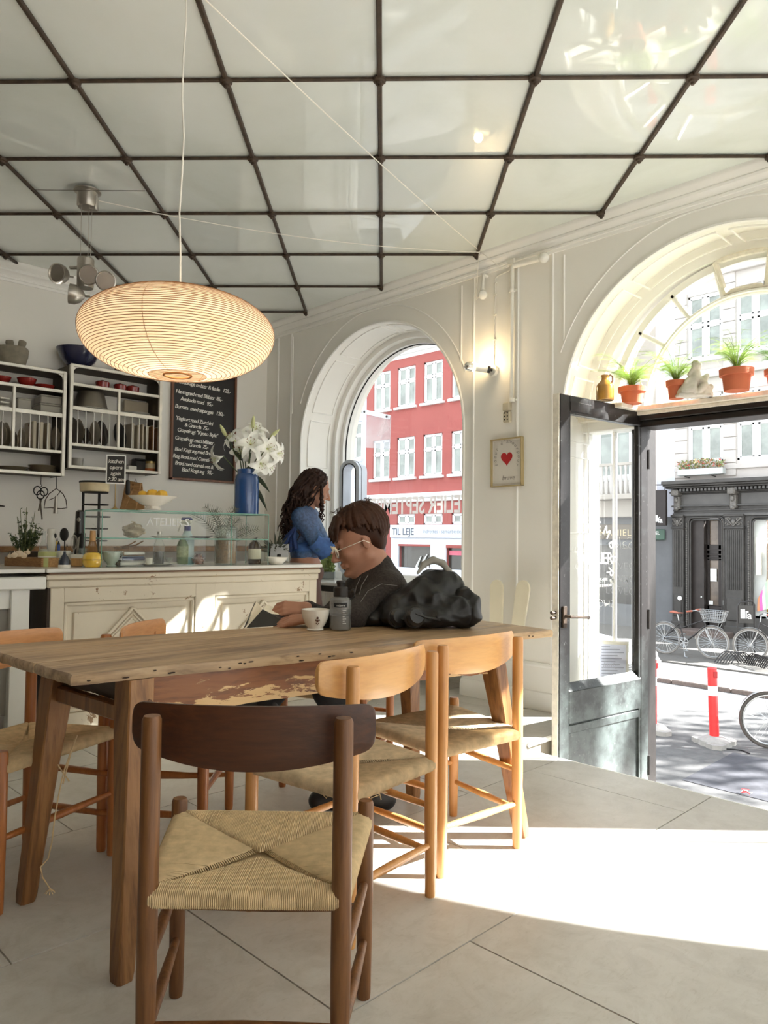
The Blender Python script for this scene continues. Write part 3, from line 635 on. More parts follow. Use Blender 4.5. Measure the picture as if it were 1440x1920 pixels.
# ---- pale rusticated house over the black shop
ph = thing('apartment_building', 'pale stone house with white casement windows above the black shopfront', 'building')
M_pale = mat('pale_limestone', (196, 191, 186), .85, var=.05, scale=2.5)
wx = [(-8.755+1.28*k, -7.815+1.28*k) for k in range(5)]; wz = [(3.2, 5.05), (6.0, 7.75), (8.7, 10.3)]
hol = [(a, b, c, d) for a, b in wx for c, d in wz]
w = MB(); holes_wall(w, -9.11, -2.0, 2.6, 11.2, FY+.015, hol, .15); w.add([(-9.11, FY, 2.6), (-9.11, FY+6, 2.6), (-9.11, FY+6, 11.2), (-9.11, FY, 11.2)], [(0, 1, 2, 3)]); w.build('wall', M_pale, ph, smooth=False)
for h in hol: far_window(ph, *h, FY, tr=.53, sill=h[2] > 4)
xs = [-9.11]+[v for p in wx for v in p]
piers = [(xs[k], xs[k+1]) for k in range(0, len(xs)-1, 2)]
bme = {}
for a, b in piers:
    for r_ in range(24):
        z0 = 2.80+.3385*r_
        key = round(b-a, 3)
        if key not in bme: m_ = MB(); m_.box(.006, b-a-.006, -.03, .05, .006, .3325, .01); bme[key] = m_.mesh('stone_block', M_pale)
        link('stone_block', bme[key], ph, loc=(a, FY, z0))
sc_ = MB()
for z in (5.45, 8.15, 10.7): sc_.box(-9.15, -2, FY-.1, FY+.05, z, z+.22, .02)
sc_.box(-9.11, -2, FY-.05, FY+.05, 2.98, 3.1, .01); sc_.build('band_course', M_pale, ph)
# flower box on the sill
fb = thing('window_box', 'pale metal window box of red and green plants above the black shop', 'planter', (-8.3, FY-.22, 2.84))
m_ = MB(); m_.box(-.6, .6, -.11, .11, 0, .17, .012); 
for x in (-.2, .22): m_.box(x-.004, x+.004, -.113, .11, 0, .172)
m_.build('trough', mat('zinc', (196, 202, 200), .5, .3, var=.06), fb)
for x in (-.4, .3): m_ = MB(); m_.bar((x, .2, -.04), (x, -.1, -.02), .03, .02); m_.build('bracket', M_black, fb)
rnd = random.Random(8)
for nm, cc, n_ in (('leaves', (126, 140, 88), 260), ('flowers', (196, 96, 84), 90), ('dry_leaves', (196, 176, 128), 90)):
    m_ = MB()
    for k in range(n_):
        x = rnd.uniform(-.62, .6); h = rnd.uniform(.1, .34)*(1-.3*abs(x)); c = Vector((x, rnd.uniform(-.13, .1), .1+h)); d = Vector((rnd.gauss(0, 1), rnd.gauss(0, 1), rnd.gauss(.4, 1))).normalized()*.05; e = Vector((rnd.gauss(0, 1), rnd.gauss(0, 1), rnd.gauss(0, 1))).normalized()*.02
        m_.add([c-d, c+e, c+d, c-e], [(0, 1, 2, 3)])
    m_.build(nm, mat('box_'+nm, cc, .7, var=.3), fb, smooth=False, kind='stuff')

# ---- black shopfront
M_shop = mat('black_shop_paint', (66, 64, 61), .42, var=.22, scale=5, bump=.08); M_shop2 = mat('black_shop_panel', (88, 87, 85), .5, var=.25, scale=2)
sf_ = thing('shopfront', 'black carved wooden shopfront with fluted pilasters under the pale house', 'shopfront')
X0, X1 = -9.14, -2.2
m_ = MB()
for o_, z0, z1 in ((.52, 2.60, 2.70), (.46, 2.55, 2.60), (.36, 2.50, 2.55), (.2, 2.38, 2.42)): m_.box(X0-o_*.25, X1, FY-o_, FY+.1, z0, z1, .015)
m_.build('cornice', M_shop, sf_)
m_ = MB()
for k in range(72): m_.box(X0+.28+.096*k, X0+.335+.096*k, FY-.3, FY-.15, 2.42, 2.49)
m_.build('dentils', M_shop2, sf_, smooth=False, kind='stuff')
openings_ = [(-8.70, -7.80, -1.25, 1.70, 'door'), (-7.10, -5.3, -.85, 1.70, 'win'), (-4.8, -3.0, -.85, 1.7, 'win')]
m_ = MB(); holes_wall(m_, X0, X1, GROUND, 2.6, FY-.02, [o_[:4] for o_ in openings_], .3); m_.build('carcass', M_shop, sf_, smooth=False)
m_ = MB()
for a, b in ((-8.95, -7.62), (-7.36, -5.25), (-4.9, -2.4)): m_.box(a, b, FY-.06, FY-.02, 2.02, 2.36, .02)
m_.build('frieze_panel', M_shop2, sf_)
m_ = MB(); m_.tube([(X0, FY-.14, 2.03), (X1, FY-.14, 2.03)], .022, 8); m_.box(X0, X1, FY-.1, FY, 1.76, 1.84, .01); m_.box(X0, X1, FY-.07, FY, 1.90, 1.94, .01); m_.build('rail', M_shop2, sf_)
M_chip = mat('carved_grey', (110, 107, 102), .55, var=.4, scale=30)
def scrolls(mb, cx, cz, w, h, y):
    for s in (-1, 1):
        for dz in (.25, -.2): mb.tube([(cx+s*(w*.28+.09*w*(1-k/16)*math.cos(k*.6)*2), y, cz+h*dz+.09*h*(1-k/16)*math.sin(k*.6)*2) for k in range(16)], .012, 5)
        mb.tube([(cx, y, cz-h*.4), (cx+s*w*.15, y-.02, cz-h*.1), (cx+s*w*.4, y, cz+h*.42)], .016, 5)
    mb.ball((cx, y-.01, cz), (.05, .04, .07), 8, 6)
for a, b in ((-9.14, -8.83), (-7.74, -7.27), (-5.2, -4.85)):
    c = (a+b)/2
    m_ = MB(); m_.box(a, b, FY-.12, FY, GROUND+.2, 1.78, .01)
    n_ = max(5, int((b-a)/.055))
    for k in range(n_): x = a+.04+(b-a-.08)*(k+.5)/n_; m_.tube([(x, FY-.125, -.15), (x, FY-.125, 1.38)], .017, 6)
    m_.box(a+.04, b-.04, FY-.15, FY-.1, -.95, -.35, .02); m_.box(a-.02, b+.02, FY-.17, FY, 1.42, 1.47, .01); m_.box(a-.02, b+.02, FY-.18, FY, 1.74, 1.80, .01); m_.box(a-.03, b+.03, FY-.18, FY, GROUND, GROUND+.32, .02)
    po = m_.build('pilaster', M_shop, sf_)
    m_ = MB(); scrolls(m_, c, 1.6, b-a, .26, FY-.15); m_.build('carved_capital', M_chip, po)
    m_ = MB(); m_.box(c-.1, c+.1, FY-.34, FY-.02, 2.30, 2.48, .03); m_.box(c-.08, c+.08, FY-.2, FY-.02, 1.95, 2.30, .02); m_.ball((c, FY-.2, 1.97), .06, 8, 6); m_.ball((c, FY-.22, 2.2), (.05, .04, .08), 8, 6); m_.build('bracket', M_chip, sf_)
for a, b, z0, z1, k_ in openings_:                # rounded architrave with a rope bead
    m_ = MB(); r_ = .12
    path = [(a, z0)]+[(a+r_-r_*math.cos(t), z1-r_+r_*math.sin(t)) for t in [PI/2*k/6 for k in range(7)]]+[(b-r_+r_*math.sin(t), z1-r_+r_*math.cos(t)) for t in [PI/2*k/6 for k in range(7)]]+[(b, z0)]
    for off, rad in ((-.02, .03), (.035, .02)): m_.tube([(x+(-off if x > (a+b)/2 else off), FY-.05, z-(off if z > z1-.2 else 0)) for x, z in path], rad, 8)
    m_.build('architrave', M_shop, sf_)
    rp = MB()
    for zz in np.arange(z0+.1, z1-.1, .06):
        for x in (a-.07, b+.07): rp.ball((x, FY-.05, zz), (.028, .028, .034), 6, 4)
    rp.build('rope_bead', M_chip, sf_, kind='stuff')
# the shop door
m_ = MB(); dx0, dx1 = -8.36, -7.80; yd = FY+.28
m_.box(-8.70, dx0, yd-.2, yd+.02, -1.25, 1.70); m_.box(dx0, dx1, yd, yd+.05, -1.25, -.62, .01); m_.box(dx0, dx1, yd, yd+.05, .58, 1.0, .01)
for a, b in ((dx0, dx0+.07), (-8.06, -7.98), (dx1-.02, dx1)): m_.box(a, b, yd, yd+.05, -1.25, 1.7, .006)
for z in (-.72, -.84, -.96, -1.08): m_.box(dx0+.05, dx1-.03, yd-.015, yd, z, z+.08, .006)
for z in (.62, .72, .84): m_.box(dx0, dx1, yd-.02, yd, z, z+.04, .006)
do = m_.build('door', mat('black_door', (52, 46, 43), .4, var=.2), sf_)
m_ = MB(); m_.add([(dx0, yd+.03, -1.2), (dx1, yd+.03, -1.2), (dx1, yd+.03, 1.66), (dx0, yd+.03, 1.66)], [(0, 1, 2, 3)]); m_.build('pane', mat('brown_dusk_glass', (112, 98, 84), .1, var=.5, scale=2.2, spec=.8), do, smooth=False)
for (x0_, x1_, z0_, z1_) in ((-8.27, -8.1, .02, .36), (-8.31, -8.2, -.6, -.5), (-7.96, -7.86, -.6, -.47)): m_ = MB(); m_.box(x0_, x1_, yd-.012, yd-.004, z0_, z1_); m_.build('paper_sheet', M_white_let, do)
m_ = MB(); m_.ball((-8.42, yd-.23, -.4), .022, 8, 6); m_.build('knob', M_white_let, do)
m_ = MB(); m_.lathe([(0, -.02), (.06, -.02), (.06, 0), (0, 0)], 16, M=Matrix.Translation((-8.9, FY-.2, -.45)) @ Matrix.Rotation(PI/2, 4, 'X')); m_.build('round_plate', M_white_let, sf_)
# display window with white frame and hung clothes
m_ = MB()
for a, b, z0, z1, k_ in openings_[1:]:
    for p in ((a, a+.3, z0, z1), (b-.1, b, z0, z1), (a, b, z1-.06, z1), (a, b, z0, z0+.06)): m_.box(p[0], p[1], FY+.1, FY+.2, p[2], p[3], .006)
m_.build('display_frame', mat('display_white', (214, 218, 214), .5, var=.04), sf_)
m_ = MB(); m_.box(-7.1, -3, FY+.9, FY+1.0, -.85, 1.7); m_.box(-7.1, -3, FY+.25, FY+1, -.9, -.85); m_.build('display_back', mat('warm_display', (186, 150, 112), .8, var=.25, scale=2), sf_)
# striped garment hanging in the window, cloth roll under it
M_st = None
def stripes(name, cols, scale, axis=0):
    m, nt, b = _base(name); tc = nt.nodes.new('ShaderNodeTexCoord'); sp = nt.nodes.new('ShaderNodeSeparateXYZ'); mu = nt.nodes.new('ShaderNodeMath'); mu.operation = 'MULTIPLY'; mu.inputs[1].default_value = scale; fr_ = nt.nodes.new('ShaderNodeMath'); fr_.operation = 'FRACT'
    nt.links.new(tc.outputs['Object'], sp.inputs[0]); nt.links.new(sp.outputs[axis], mu.inputs[0]); nt.links.new(mu.outputs[0], fr_.inputs[0])
    r = _ramp(nt, fr_.outputs[0], [(k/len(cols), lin(c)) for k, c in enumerate(cols)]); r.color_ramp.interpolation = 'CONSTANT'; nt.links.new(r.outputs[0], b.inputs['Base Color']); b.inputs['Roughness'].default_value = .8; return m
gt = thing('striped_poncho', 'pastel striped garment hanging in the shop display window', 'garment', (-6.55, FY+.05, .0))
m_ = MB(); rows = []
for k in range(9):
    t = k/8; hw = .18+.26*min(1, t*1.6); z = .28-.85*t
    rows.append([(x*hw, .03*math.sin(x*9+k)*t-.02, z-.1*abs(x)**1.5) for x in [-1+2*j/16 for j in range(17)]])
vs = [p for r_ in rows for p in r_]; m_.add(vs, [(i*17+j, i*17+j+1, (i+1)*17+j+1, (i+1)*17+j) for i in range(8) for j in range(16)])
m_.build('cloth', stripes('pastel_stripes', [(236, 120, 190), (240, 238, 232), (190, 232, 190), (242, 226, 140), (240, 240, 236), (238, 160, 120)], 2.6), gt)
m_ = MB(); m_.tube([(0, 0, .25), (0, 0, .36), (.03, 0, .4), (.0, 0, .43)], .008, 6); m_.tube([(-.17, 0, .22), (0, 0, .29), (.17, 0, .22)], .012, 6); m_.build('hanger', M_black, gt)
cr = thing('cloth_roll', 'yellow and black patterned cloth folded below the striped garment', 'cloth', (-6.5, FY+.1, -.84))
m_ = MB(); m_.box(-.32, .32, 0, .25, 0, .14, .03); m_.build('black_fold', M_seal, cr); m_ = MB(); m_.box(-.3, .3, .0, .22, .14, .34, .03); m_.build('yellow_fold', mat('yellow_cloth', (206, 170, 70), .8, var=.4, scale=9), cr)
sr = MB(); sr.box(-7.0, -6.86, FY-.06, FY-.03, .25, 1.2, .005); sro = solo('vertical_sign', sr, M_old, 'narrow white upright sign on the shop window frame', 'sign')
m_ = MB()
for k in range(5): m_.ball((-6.93, FY-.065, .36+k*.17), (.04, .008, .05), 8, 6)
m_.build('carved_letters', M_white_let, sro)
# projecting sign box with its bar
pj = thing('projecting_sign', 'tall black box sign hung beside the black shopfront', 'sign', (-9.34, FY-.45, 0))
m_ = MB(); m_.box(-.2, .2, -.06, .06, 1.5, 2.47, .012); m_.build('box', mat('sign_black', (44, 38, 36), .5), pj)
m_ = MB(); m_.tube([(-.22, 0, 2.62), (.24, 0, 2.60)], .016, 6); m_.tube([(-.14, 0, 2.62), (-.14, 0, 2.47)], .01, 6); m_.tube([(.14, 0, 2.61), (.14, 0, 2.47)], .01, 6); m_.tube([(.2, .45, 2.6), (.2, 0, 2.6)], .014, 6); m_.build('hanging_bar', M_black, pj)
def ura(M, par, s=1.):
    b = MB(); b.M = M
    for x in (0, .032, .064): b.box(x*s, (x+.026)*s, 0, .2*s, 0, .004)
    b.box(0, .09*s, 0, .035*s, 0, .004); b.box(.10*s, .128*s, 0, .16*s, 0, .004); b.box(.10*s, .16*s, .13*s, .16*s, 0, .004)
    b.build('logo', M_white_let, par, smooth=False); text('logo_letter', 'a', .22*s, M_white_let, M @ Matrix.Translation((.135*s, 0, .002)), par, offset=.004)
ura(frameM((-.11, -.064, 1.58), (1, 0, 0), (0, 0, 1)), pj)
ds = MB(); ds.box(-10.0, -9.37, FY-.08, FY-.04, 1.11, 1.41, .03); dso = solo('green_shop_sign', ds, mat('green_sign', (72, 98, 84), .5), 'small green name sign on the dark wall left of the black shop', 'sign')
text('lettering', 'DANIEL', .13, M_white_let, FM(-9.94, FY-.083, 1.26), dso, spacing=.95); text('lettering', 'JEWELRY', .06, M_white_let, FM(-9.86, FY-.083, 1.16), dso)
# ---- grey house with a balcony between the two
gh = thing('apartment_building', 'grey house with a balcony, seen through the glass of the open door', 'building')
M_gh = mat('grey_brown_render', (176, 168, 158), .85, var=.08, scale=1.2)
hol = [(-13.2, -12.2, 3.2, 5.0), (-11.5, -10.4, 2.9, 5.2), (-11.5, -10.4, 6.1, 8)]
w = MB(); holes_wall(w, -13.6, -9.66, 1.75, 9.5, FY+.02, hol); w.build('wall', M_gh, gh, smooth=False)
w = MB(); w.box(-9.66, -9.11, FY+.05, FY+.6, 1.75, 9.5); w.build('side_wall', mat('pale_lilac_render', (214, 217, 228), .8, var=.03), gh)
w = MB(); holes_wall(w, -13.6, -9.14, GROUND, 1.75, FY, [(-11.9, -10.1, -.75, .95)], .15); w.build('shop_wall', mat('slate_wall', (104, 106, 108), .6, var=.15, scale=1.3), gh, smooth=False)
for h in hol: far_window(gh, *h, FY)
w = MB(); w.add([(-11.9, FY+.1, -.75), (-10.1, FY+.1, -.75), (-10.1, FY+.1, .95), (-11.9, FY+.1, .95)], [(0, 1, 2, 3)]); w.build('shop_window', M_dkglass, gh, smooth=False)
w = MB(); w.box(-12.2, -9.9, FY-.06, FY, 1.12, 1.55, .01); sgo = w.build('sign_board', mat('bronze_board', (112, 102, 88), .5), gh)
text('lettering', 'HANIEL', .27, mat('gilt_lettering', (206, 190, 150), .4, .3), FM(-11.35, FY-.065, 1.22), sgo, spacing=1.1)
w = MB(); w.box(-12.0, -9.9, FY-.6, FY, 2.25, 2.4, .02); w.box(-12.0, -9.9, FY-.62, FY-.5, 3.2, 3.28, .01); w.box(-12, -9.9, FY-.3, FY, 1.75, 2.25, .02); w.build('balcony', M_gh, gh)
bm2 = MB(); bm2.lathe([(.03, 0), (.05, .1), (.065, .3), (.035, .5), (.03, .65), (.05, .8)], 8); bme_ = bm2.mesh('baluster', M_pale)
for k in range(14): link('baluster', bme_, gh, loc=(-11.9+k*.148, FY-.56, 2.4))
for k, s in enumerate(('LOVECO',)*3): text('lettering', s, .3, M_pale_let, FM(-11.2, FY-.02, .25-.36*k), gh, offset=-.012)
# shop steps
stp = MB(); stp.box(-8.75, -7.5, 19.3, FY, GROUND, GROUND+.17, .02); solo('door_step', stp, M_granite, 'worn granite step before the black shop door', 'step')

# ---- bicycles
M_tyre = mat('tyre_rubber', (74, 70, 66), .8); M_chrome = mat('bright_metal', (176, 178, 178), .3, .9, var=.05); M_frame = mat('bike_black', (44, 42, 42), .35, var=.1); M_leather = mat('tan_leather', (166, 96, 76), .5)
def make_wheel(tyre, fender, M_t):
    w = MB(); w.tube([(.325*math.cos(a), 0, .325*math.sin(a)) for a in [2*PI*k/32 for k in range(32)]], .019, 8, closed=True); me = [('wheel', w.mesh('wheel', M_t))]
    w = MB(); w.tube([(.298*math.cos(a), 0, .298*math.sin(a)) for a in [2*PI*k/32 for k in range(32)]], .012, 6, closed=True); w.tube([(0, -.04, 0), (0, .04, 0)], .02, 8)
    for k in range(28):
        a = 2*PI*k/28; b = a+(.5 if k % 2 else -.5); w.tube([(.02*math.cos(b), .025*(-1)**k, .02*math.sin(b)), (.295*math.cos(a), 0, .295*math.sin(a))], .0022, 3, cap=False)
    me.append(('spokes', w.mesh('spokes', M_chrome))); return me
W1 = make_wheel(1, 1, mat('pale_tyre', (140, 136, 130), .8)); W2 = make_wheel(1, 1, M_tyre)
def bike(label, loc, rz, wheels, fm, saddle_m, basket=True, group=None):
    t = thing('bicycle', label, 'bicycle', loc, rz, group); zc = .344; B = 1.0
    for x in (0, B):
        wo = None
        for nm, me in wheels:
            o = link(nm, me, wo or t, loc=(x, 0, zc) if wo is None else (0, 0, 0)); wo = wo or o
    bb = Vector((.43, 0, .30)); st_ = Vector((.30, 0, .74)); hd0 = Vector((.86, 0, .66)); hd1 = Vector((.82, 0, .82))
    f = MB()
    for p, q, r_ in ((bb, st_, .016), (bb, hd0, .017), (st_+Vector((.02, 0, -.16)), hd1+Vector((0, 0, -.03)), .014), (hd0, hd1, .02)): f.tube([p, q], r_, 8)
    for s in (-1, 1): f.tube([(0, s*.05, zc), bb+Vector((-.03, s*.03, 0))], .009, 6); f.tube([(0, s*.05, zc), st_+Vector((.01, s*.02, -.06))], .008, 6)
    f.build('frame', fm, t)
    f = MB()
    for s in (-1, 1): f.tube([(hd0.x, s*.035, hd0.z-.02), (hd0.x+.05, s*.045, .5), (B, s*.05, zc)], .010, 6)
    f.tube([hd1, hd1+Vector((-.02, 0, .12))], .013, 8); f.build('fork', M_chrome, t)
    f = MB(); hb = hd1+Vector((-.02, 0, .12)); f.tube([hb+Vector((-.22, .27, .04)), hb+Vector((-.05, .24, .07)), hb+Vector((.03, .08, .02)), hb+Vector((.03, -.08, .02)), hb+Vector((-.05, -.24, .07)), hb+Vector((-.22, -.27, .04))], .011, 8)
    ho = f.build('handlebar', M_chrome, t)
    for s in (-1, 1): g_ = MB(); g_.tube([hb+Vector((-.24, s*.275, .035)), hb+Vector((-.12, s*.262, .058))], .018, 8); g_.build('grip', saddle_m, ho)
    f = MB(); f.tube([st_, st_+Vector((-.03, 0, .14))], .013, 8); f.build('seat_post', M_chrome, t)
    f = MB(); sp_ = st_+Vector((-.04, 0, .17)); f.tube([sp_+Vector((-.13, 0, .01)), sp_+Vector((-.08, 0, .015)), sp_+Vector((.02, 0, .0)), sp_+Vector((.14, 0, .005))], [.07, .085, .05, .02], 10, flat=.35); f.build('saddle', saddle_m, t)
    for x, a0, a1 in ((0, .2, 2.9), (B, .9, 3.0)):
        f = MB(); pts = [(x+.365*math.cos(a), zc+.365*math.sin(a)) for a in [a0+(a1-a0)*k/14 for k in range(15)]]
        vs = [(px_, y, pz) for px_, pz in pts for y in (-.03, 0, .03)]
        for k, v in enumerate(vs): vs[k] = (v[0], v[1], v[2]-(.012 if v[1] else 0))
        f.add(vs, [(3*i+j, 3*i+j+1, 3*i+j+4, 3*i+j+3) for i in range(14) for j in range(2)]); f.build('mudguard', M_chrome, t)
    f = MB(); f.tube([(bb.x+.09*math.cos(a), -.06, bb.z+.09*math.sin(a)) for a in [2*PI*k/20 for k in range(20)]], .008, 6, closed=True)
    for k in range(5): a = 2*PI*k/5; f.bar((bb.x, -.06, bb.z), (bb.x+.09*math.cos(a), -.06, bb.z+.09*math.sin(a)), .012, .02)
    f.tube([(bb.x, -.07, bb.z), (bb.x+.07, -.08, bb.z-.15)], .011, 6); f.box(bb.x+.02, bb.x+.12, -.15, -.08, bb.z-.17, bb.z-.15, .005); f.tube([(bb.x, .07, bb.z), (bb.x-.07, .08, bb.z+.15)], .011, 6); f.box(bb.x-.12, bb.x-.02, .08, .15, bb.z+.15, bb.z+.17, .005)
    f.tube([(0, -.06, zc+.04), (bb.x, -.06, bb.z+.09)], .005, 4); f.tube([(0, -.06, zc-.04), (bb.x, -.06, bb.z-.09)], .005, 4); f.build('crankset', M_chrome, t)
    f = MB(); f.tube([bb+Vector((-.02, -.05, 0)), (bb.x+.06, -.16, .01), (bb.x+.12, -.18, .005)], .009, 6); f.build('kickstand', M_chrome, t)
    if basket:
        f = MB(); bx0, bx1 = .86, 1.20; n_ = 9
        for k in range(4): z = .78+.075*k; e = .02*k; f.tube([(bx0-e, -.13-e, z), (bx1+e, -.13-e, z), (bx1+e, .13+e, z), (bx0-e, .13+e, z)], .005, 5, closed=True)
        for k in range(n_+1):
            x = bx0+(bx1-bx0)*k/n_
            for s in (-1, 1): f.tube([(x, s*.13, .78), (x+(k/n_-.5)*.12, s*.19, 1.005)], .004, 4)
            f.tube([(x, -.13, .78), (x, .13, .78)], .004, 4)
        for k in range(6):
            y = -.13+.26*k/5
            for x, e in ((bx0, -.06), (bx1, .06)): f.tube([(x, y, .78), (x+e, y*1.45, 1.005)], .004, 4)
        for s in (-1, 1): f.tube([(B, s*.055, zc), (1.17, s*.1, .78)], .005, 4)
        f.build('basket', M_chrome, t)
    return t
zb_ = GROUND+.03
bike('silver and black city bicycle with a wire basket parked before the black shop', (-7.437, 15.815, zb_), math.atan2(.07, .98), W1, M_frame, M_leather)
p = onz(1408, 1240, zb_); bike('black bicycle at the comb rack beside the small A-board', (p.x+.0, p.y, zb_), R(6), W1, M_frame, M_leather, basket=False)
b2 = bpy.data.objects['bicycle.001']; b2.rotation_euler.z = R(186+10); b2.location = (p.x+0.98, p.y+.2, zb_)
bw = onz(1444, 1404, GROUND); bike('near bicycle with a dark tyre, cut off by the frame edge', (bw.x, bw.y, GROUND), R(28), W2, M_frame, M_seal, basket=False)
# comb rack
rk = thing('bike_rack', 'low black comb bicycle rack of bent hoops on the far pavement', 'bike rack', (0, 0, zb_))
for i, (px, py, n_, ax) in enumerate(((1362, 1243, 7, 0), (1412, 1248, 11, 1))):
    p = onz(px, py, zb_)
    for k in range(n_):
        m_ = MB(); c = Vector((p.x+k*.05, p.y-.04*k*(1 if i else -.3), 0)); d = Vector((.5, .55, 0)).normalized() if i == 0 else Vector((-.75, .5, 0)).normalized()
        m_.tube([c+d*(.25*(-1+2*j/10)) + Vector((0, 0, .23*math.sin(PI*j/10)+.01)) for j in range(11)], .011, 6); m_.build('hoop', M_frame, rk)
# A-board sign frame
pa = onz(1383, 1232, zb_); ab = thing('pavement_sign', 'small black tubular pavement sign with a white logo by the rack', 'sign', (pa.x, pa.y, zb_), R(40))
m_ = MB(); m_.tube([(0, 0, 0), (0, 0, 1.08), (.05, 0, 1.16), (.30, 0, 1.2), (.35, 0, 1.12), (.35, 0, .1)], .018, 8); m_.tube([(-.12, -.2, .01), (0, 0, .01), (.35, 0, .01), (.45, .2, .01)], .016, 6); m_.build('frame', M_frame, ab)
m_ = MB(); m_.box(.02, .33, -.01, .01, .72, 1.1, .004); m_.build('panel', M_shop, ab); ura(frameM((.06, -.014, .82), (1, 0, 0), (0, 0, 1)), ab, 1.0)
# ---- bollards
M_bred = mat('signal_red', (232, 44, 44), .5, var=.06); M_bwht = mat('reflective_white', (244, 244, 244), .4); M_brub = mat('grey_rubber_base', (148, 146, 142), .85, var=.12, scale=20)
def bollard(label, loc, rz, lean):
    t = thing('traffic_bollard', label, 'bollard', loc, rz, 'red and white traffic bollards')
    m_ = MB()
    for k in range(3):
        a = 2*PI*k/3+.4; d = Vector((math.cos(a), math.sin(a), 0)); n_ = Vector((-d.y, d.x, 0))
        m_.prism([tuple((d*u+n_*v).to_2d()) for u, v in ((.0, -.13), (.2, -.11), (.27, -.05), (.27, .05), (.2, .11), (0, .13))], 0, .055)
    m_.lathe([(.2, 0), (.19, .06), (.11, .1), (.08, .11)], 14); m_.build('base', M_brub, t)
    ax = lambda z: Vector((lean*z, 0, z))
    for nm, a, b, mm in (('lower_post', .09, .60, M_bred), ('reflective_band', .60, .715, M_bwht), ('upper_post', .715, .93, M_bred)):
        m_ = MB(); m_.tube([ax(a), ax(b)], .056, 16, cap=True)
        m_.build(nm, mm, t)
    m_ = MB(); m_.tube([ax(.93), ax(.937)], [.056, .045], 16); c = ax(.87); m_.box(c.x+.0, c.x+.05, -.062, -.05, .82, .9, .004); m_.build('cap', mat('dark_red', (150, 26, 28), .5), t)
    return t
p = onz(1340, 1396, GROUND); bollard('red plastic bollard with one white band on a grey rubber foot', (p.x, p.y, GROUND), .6, -.03)
p = onz(1226, 1372, GROUND); bollard('red bollard half hidden behind the door post', (p.x-.02, p.y, GROUND), 1.4, 0)
p = onz(1404, 1490, GROUND+.01); m_ = MB(); rnd = random.Random(4)
for k in range(6): c = Vector((rnd.uniform(-.07, .07), rnd.uniform(-.03, .03), .012)); m_.cur = k % 3 == 2; m_.add([c+Vector((rnd.uniform(-.05, .05), rnd.uniform(-.03, .03), rnd.uniform(0, .03))) for _ in range(4)], [(0, 1, 2), (1, 2, 3), (0, 2, 3)])
solo('torn_tape', m_, [M_bred, M_bwht], 'crumpled scrap of red and white tape on the pavement', 'litter', loc=p, smooth=False)
wr_ = MB(); q = [onz(*c, GROUND+.008) for c in ((1358, 1404), (1376, 1405), (1392, 1407), (1406, 1413))]; wr_.tube(q, .008, 5); solo('loose_cable', wr_, M_seal, 'thin dark cable lying beside the red bollard foot', 'cable')
# ---- silver car by the near kerb
M_car = mat('silver_car_paint', (214, 218, 224), .25, .25, var=.02, coat=.6)
car = thing('parked_car', 'silver car parked in the street, seen through the door glass', 'car', (-9.75, 10.6, GROUND), R(0))
prof = [(-.0, .35), (.0, .62), (.12, .78), (.9, .92), (1.25, .98), (1.9, 1.38), (2.3, 1.45), (3.3, 1.44), (3.9, 1.2), (4.25, .98), (4.3, .5), (4.25, .3), (.1, .28)]
m_ = MB(); secs = []
for y, sc_y in ((-.86, .9), (-.82, .97), (-.6, 1.0), (0, 1.02), (.6, 1.0), (.82, .97), (.86, .9)): secs.append([(4.3-x, y*(1 if z < .98 else .84), .3+(z-.3)*sc_y) for x, z in prof])
n_ = len(prof); vs = [p for s_ in secs for p in s_]; m_.add(vs, [(i*n_+j, i*n_+(j+1) % n_, (i+1)*n_+(j+1) % n_, (i+1)*n_+j) for i in range(len(secs)-1) for j in range(n_)]+[tuple(range(n_)), tuple(range(7*n_-1, 6*n_-1, -1))]); m_.build('body', M_car, car, ang=25)
m_ = MB()
for s in (-1, 1): m_.prism([(4.3-x, z) for x, z in ((1.45, 1.0), (1.95, 1.33), (3.2, 1.38), (3.75, 1.15), (3.9, 1.0))], .0, .01, Matrix.Translation((0, s*.75+(.01 if s < 0 else 0), 0)) @ Matrix.Rotation(PI/2, 4, 'X'))
m_.box(4.3-1.24, 4.3-1.22, -.6, .6, 1.0, 1.02); m_.build('windows', M_dkglass, car)
for x in (.8, 3.5):
    for s in (-1, 1): m_ = MB(); m_.tube([(x, s*.84, .32), (x, s*.66, .32)], .32, 18); wo = m_.build('wheel', M_tyre, car); h_ = MB(); h_.tube([(x, s*.855, .32), (x, s*.8, .32)], .2, 14); h_.build('hub', M_chrome, wo)
m_ = MB()
for s in (-1, 1): m_.ball((4.19, s*.66, .7), (.14, .16, .09), 10, 7)
m_.build('headlight', M_chrome, car); m_ = MB()
for k in range(7): m_.box(4.28, 4.33, -.4, .4, .42+.035*k, .435+.035*k)
m_.build('grille', M_seal, car)
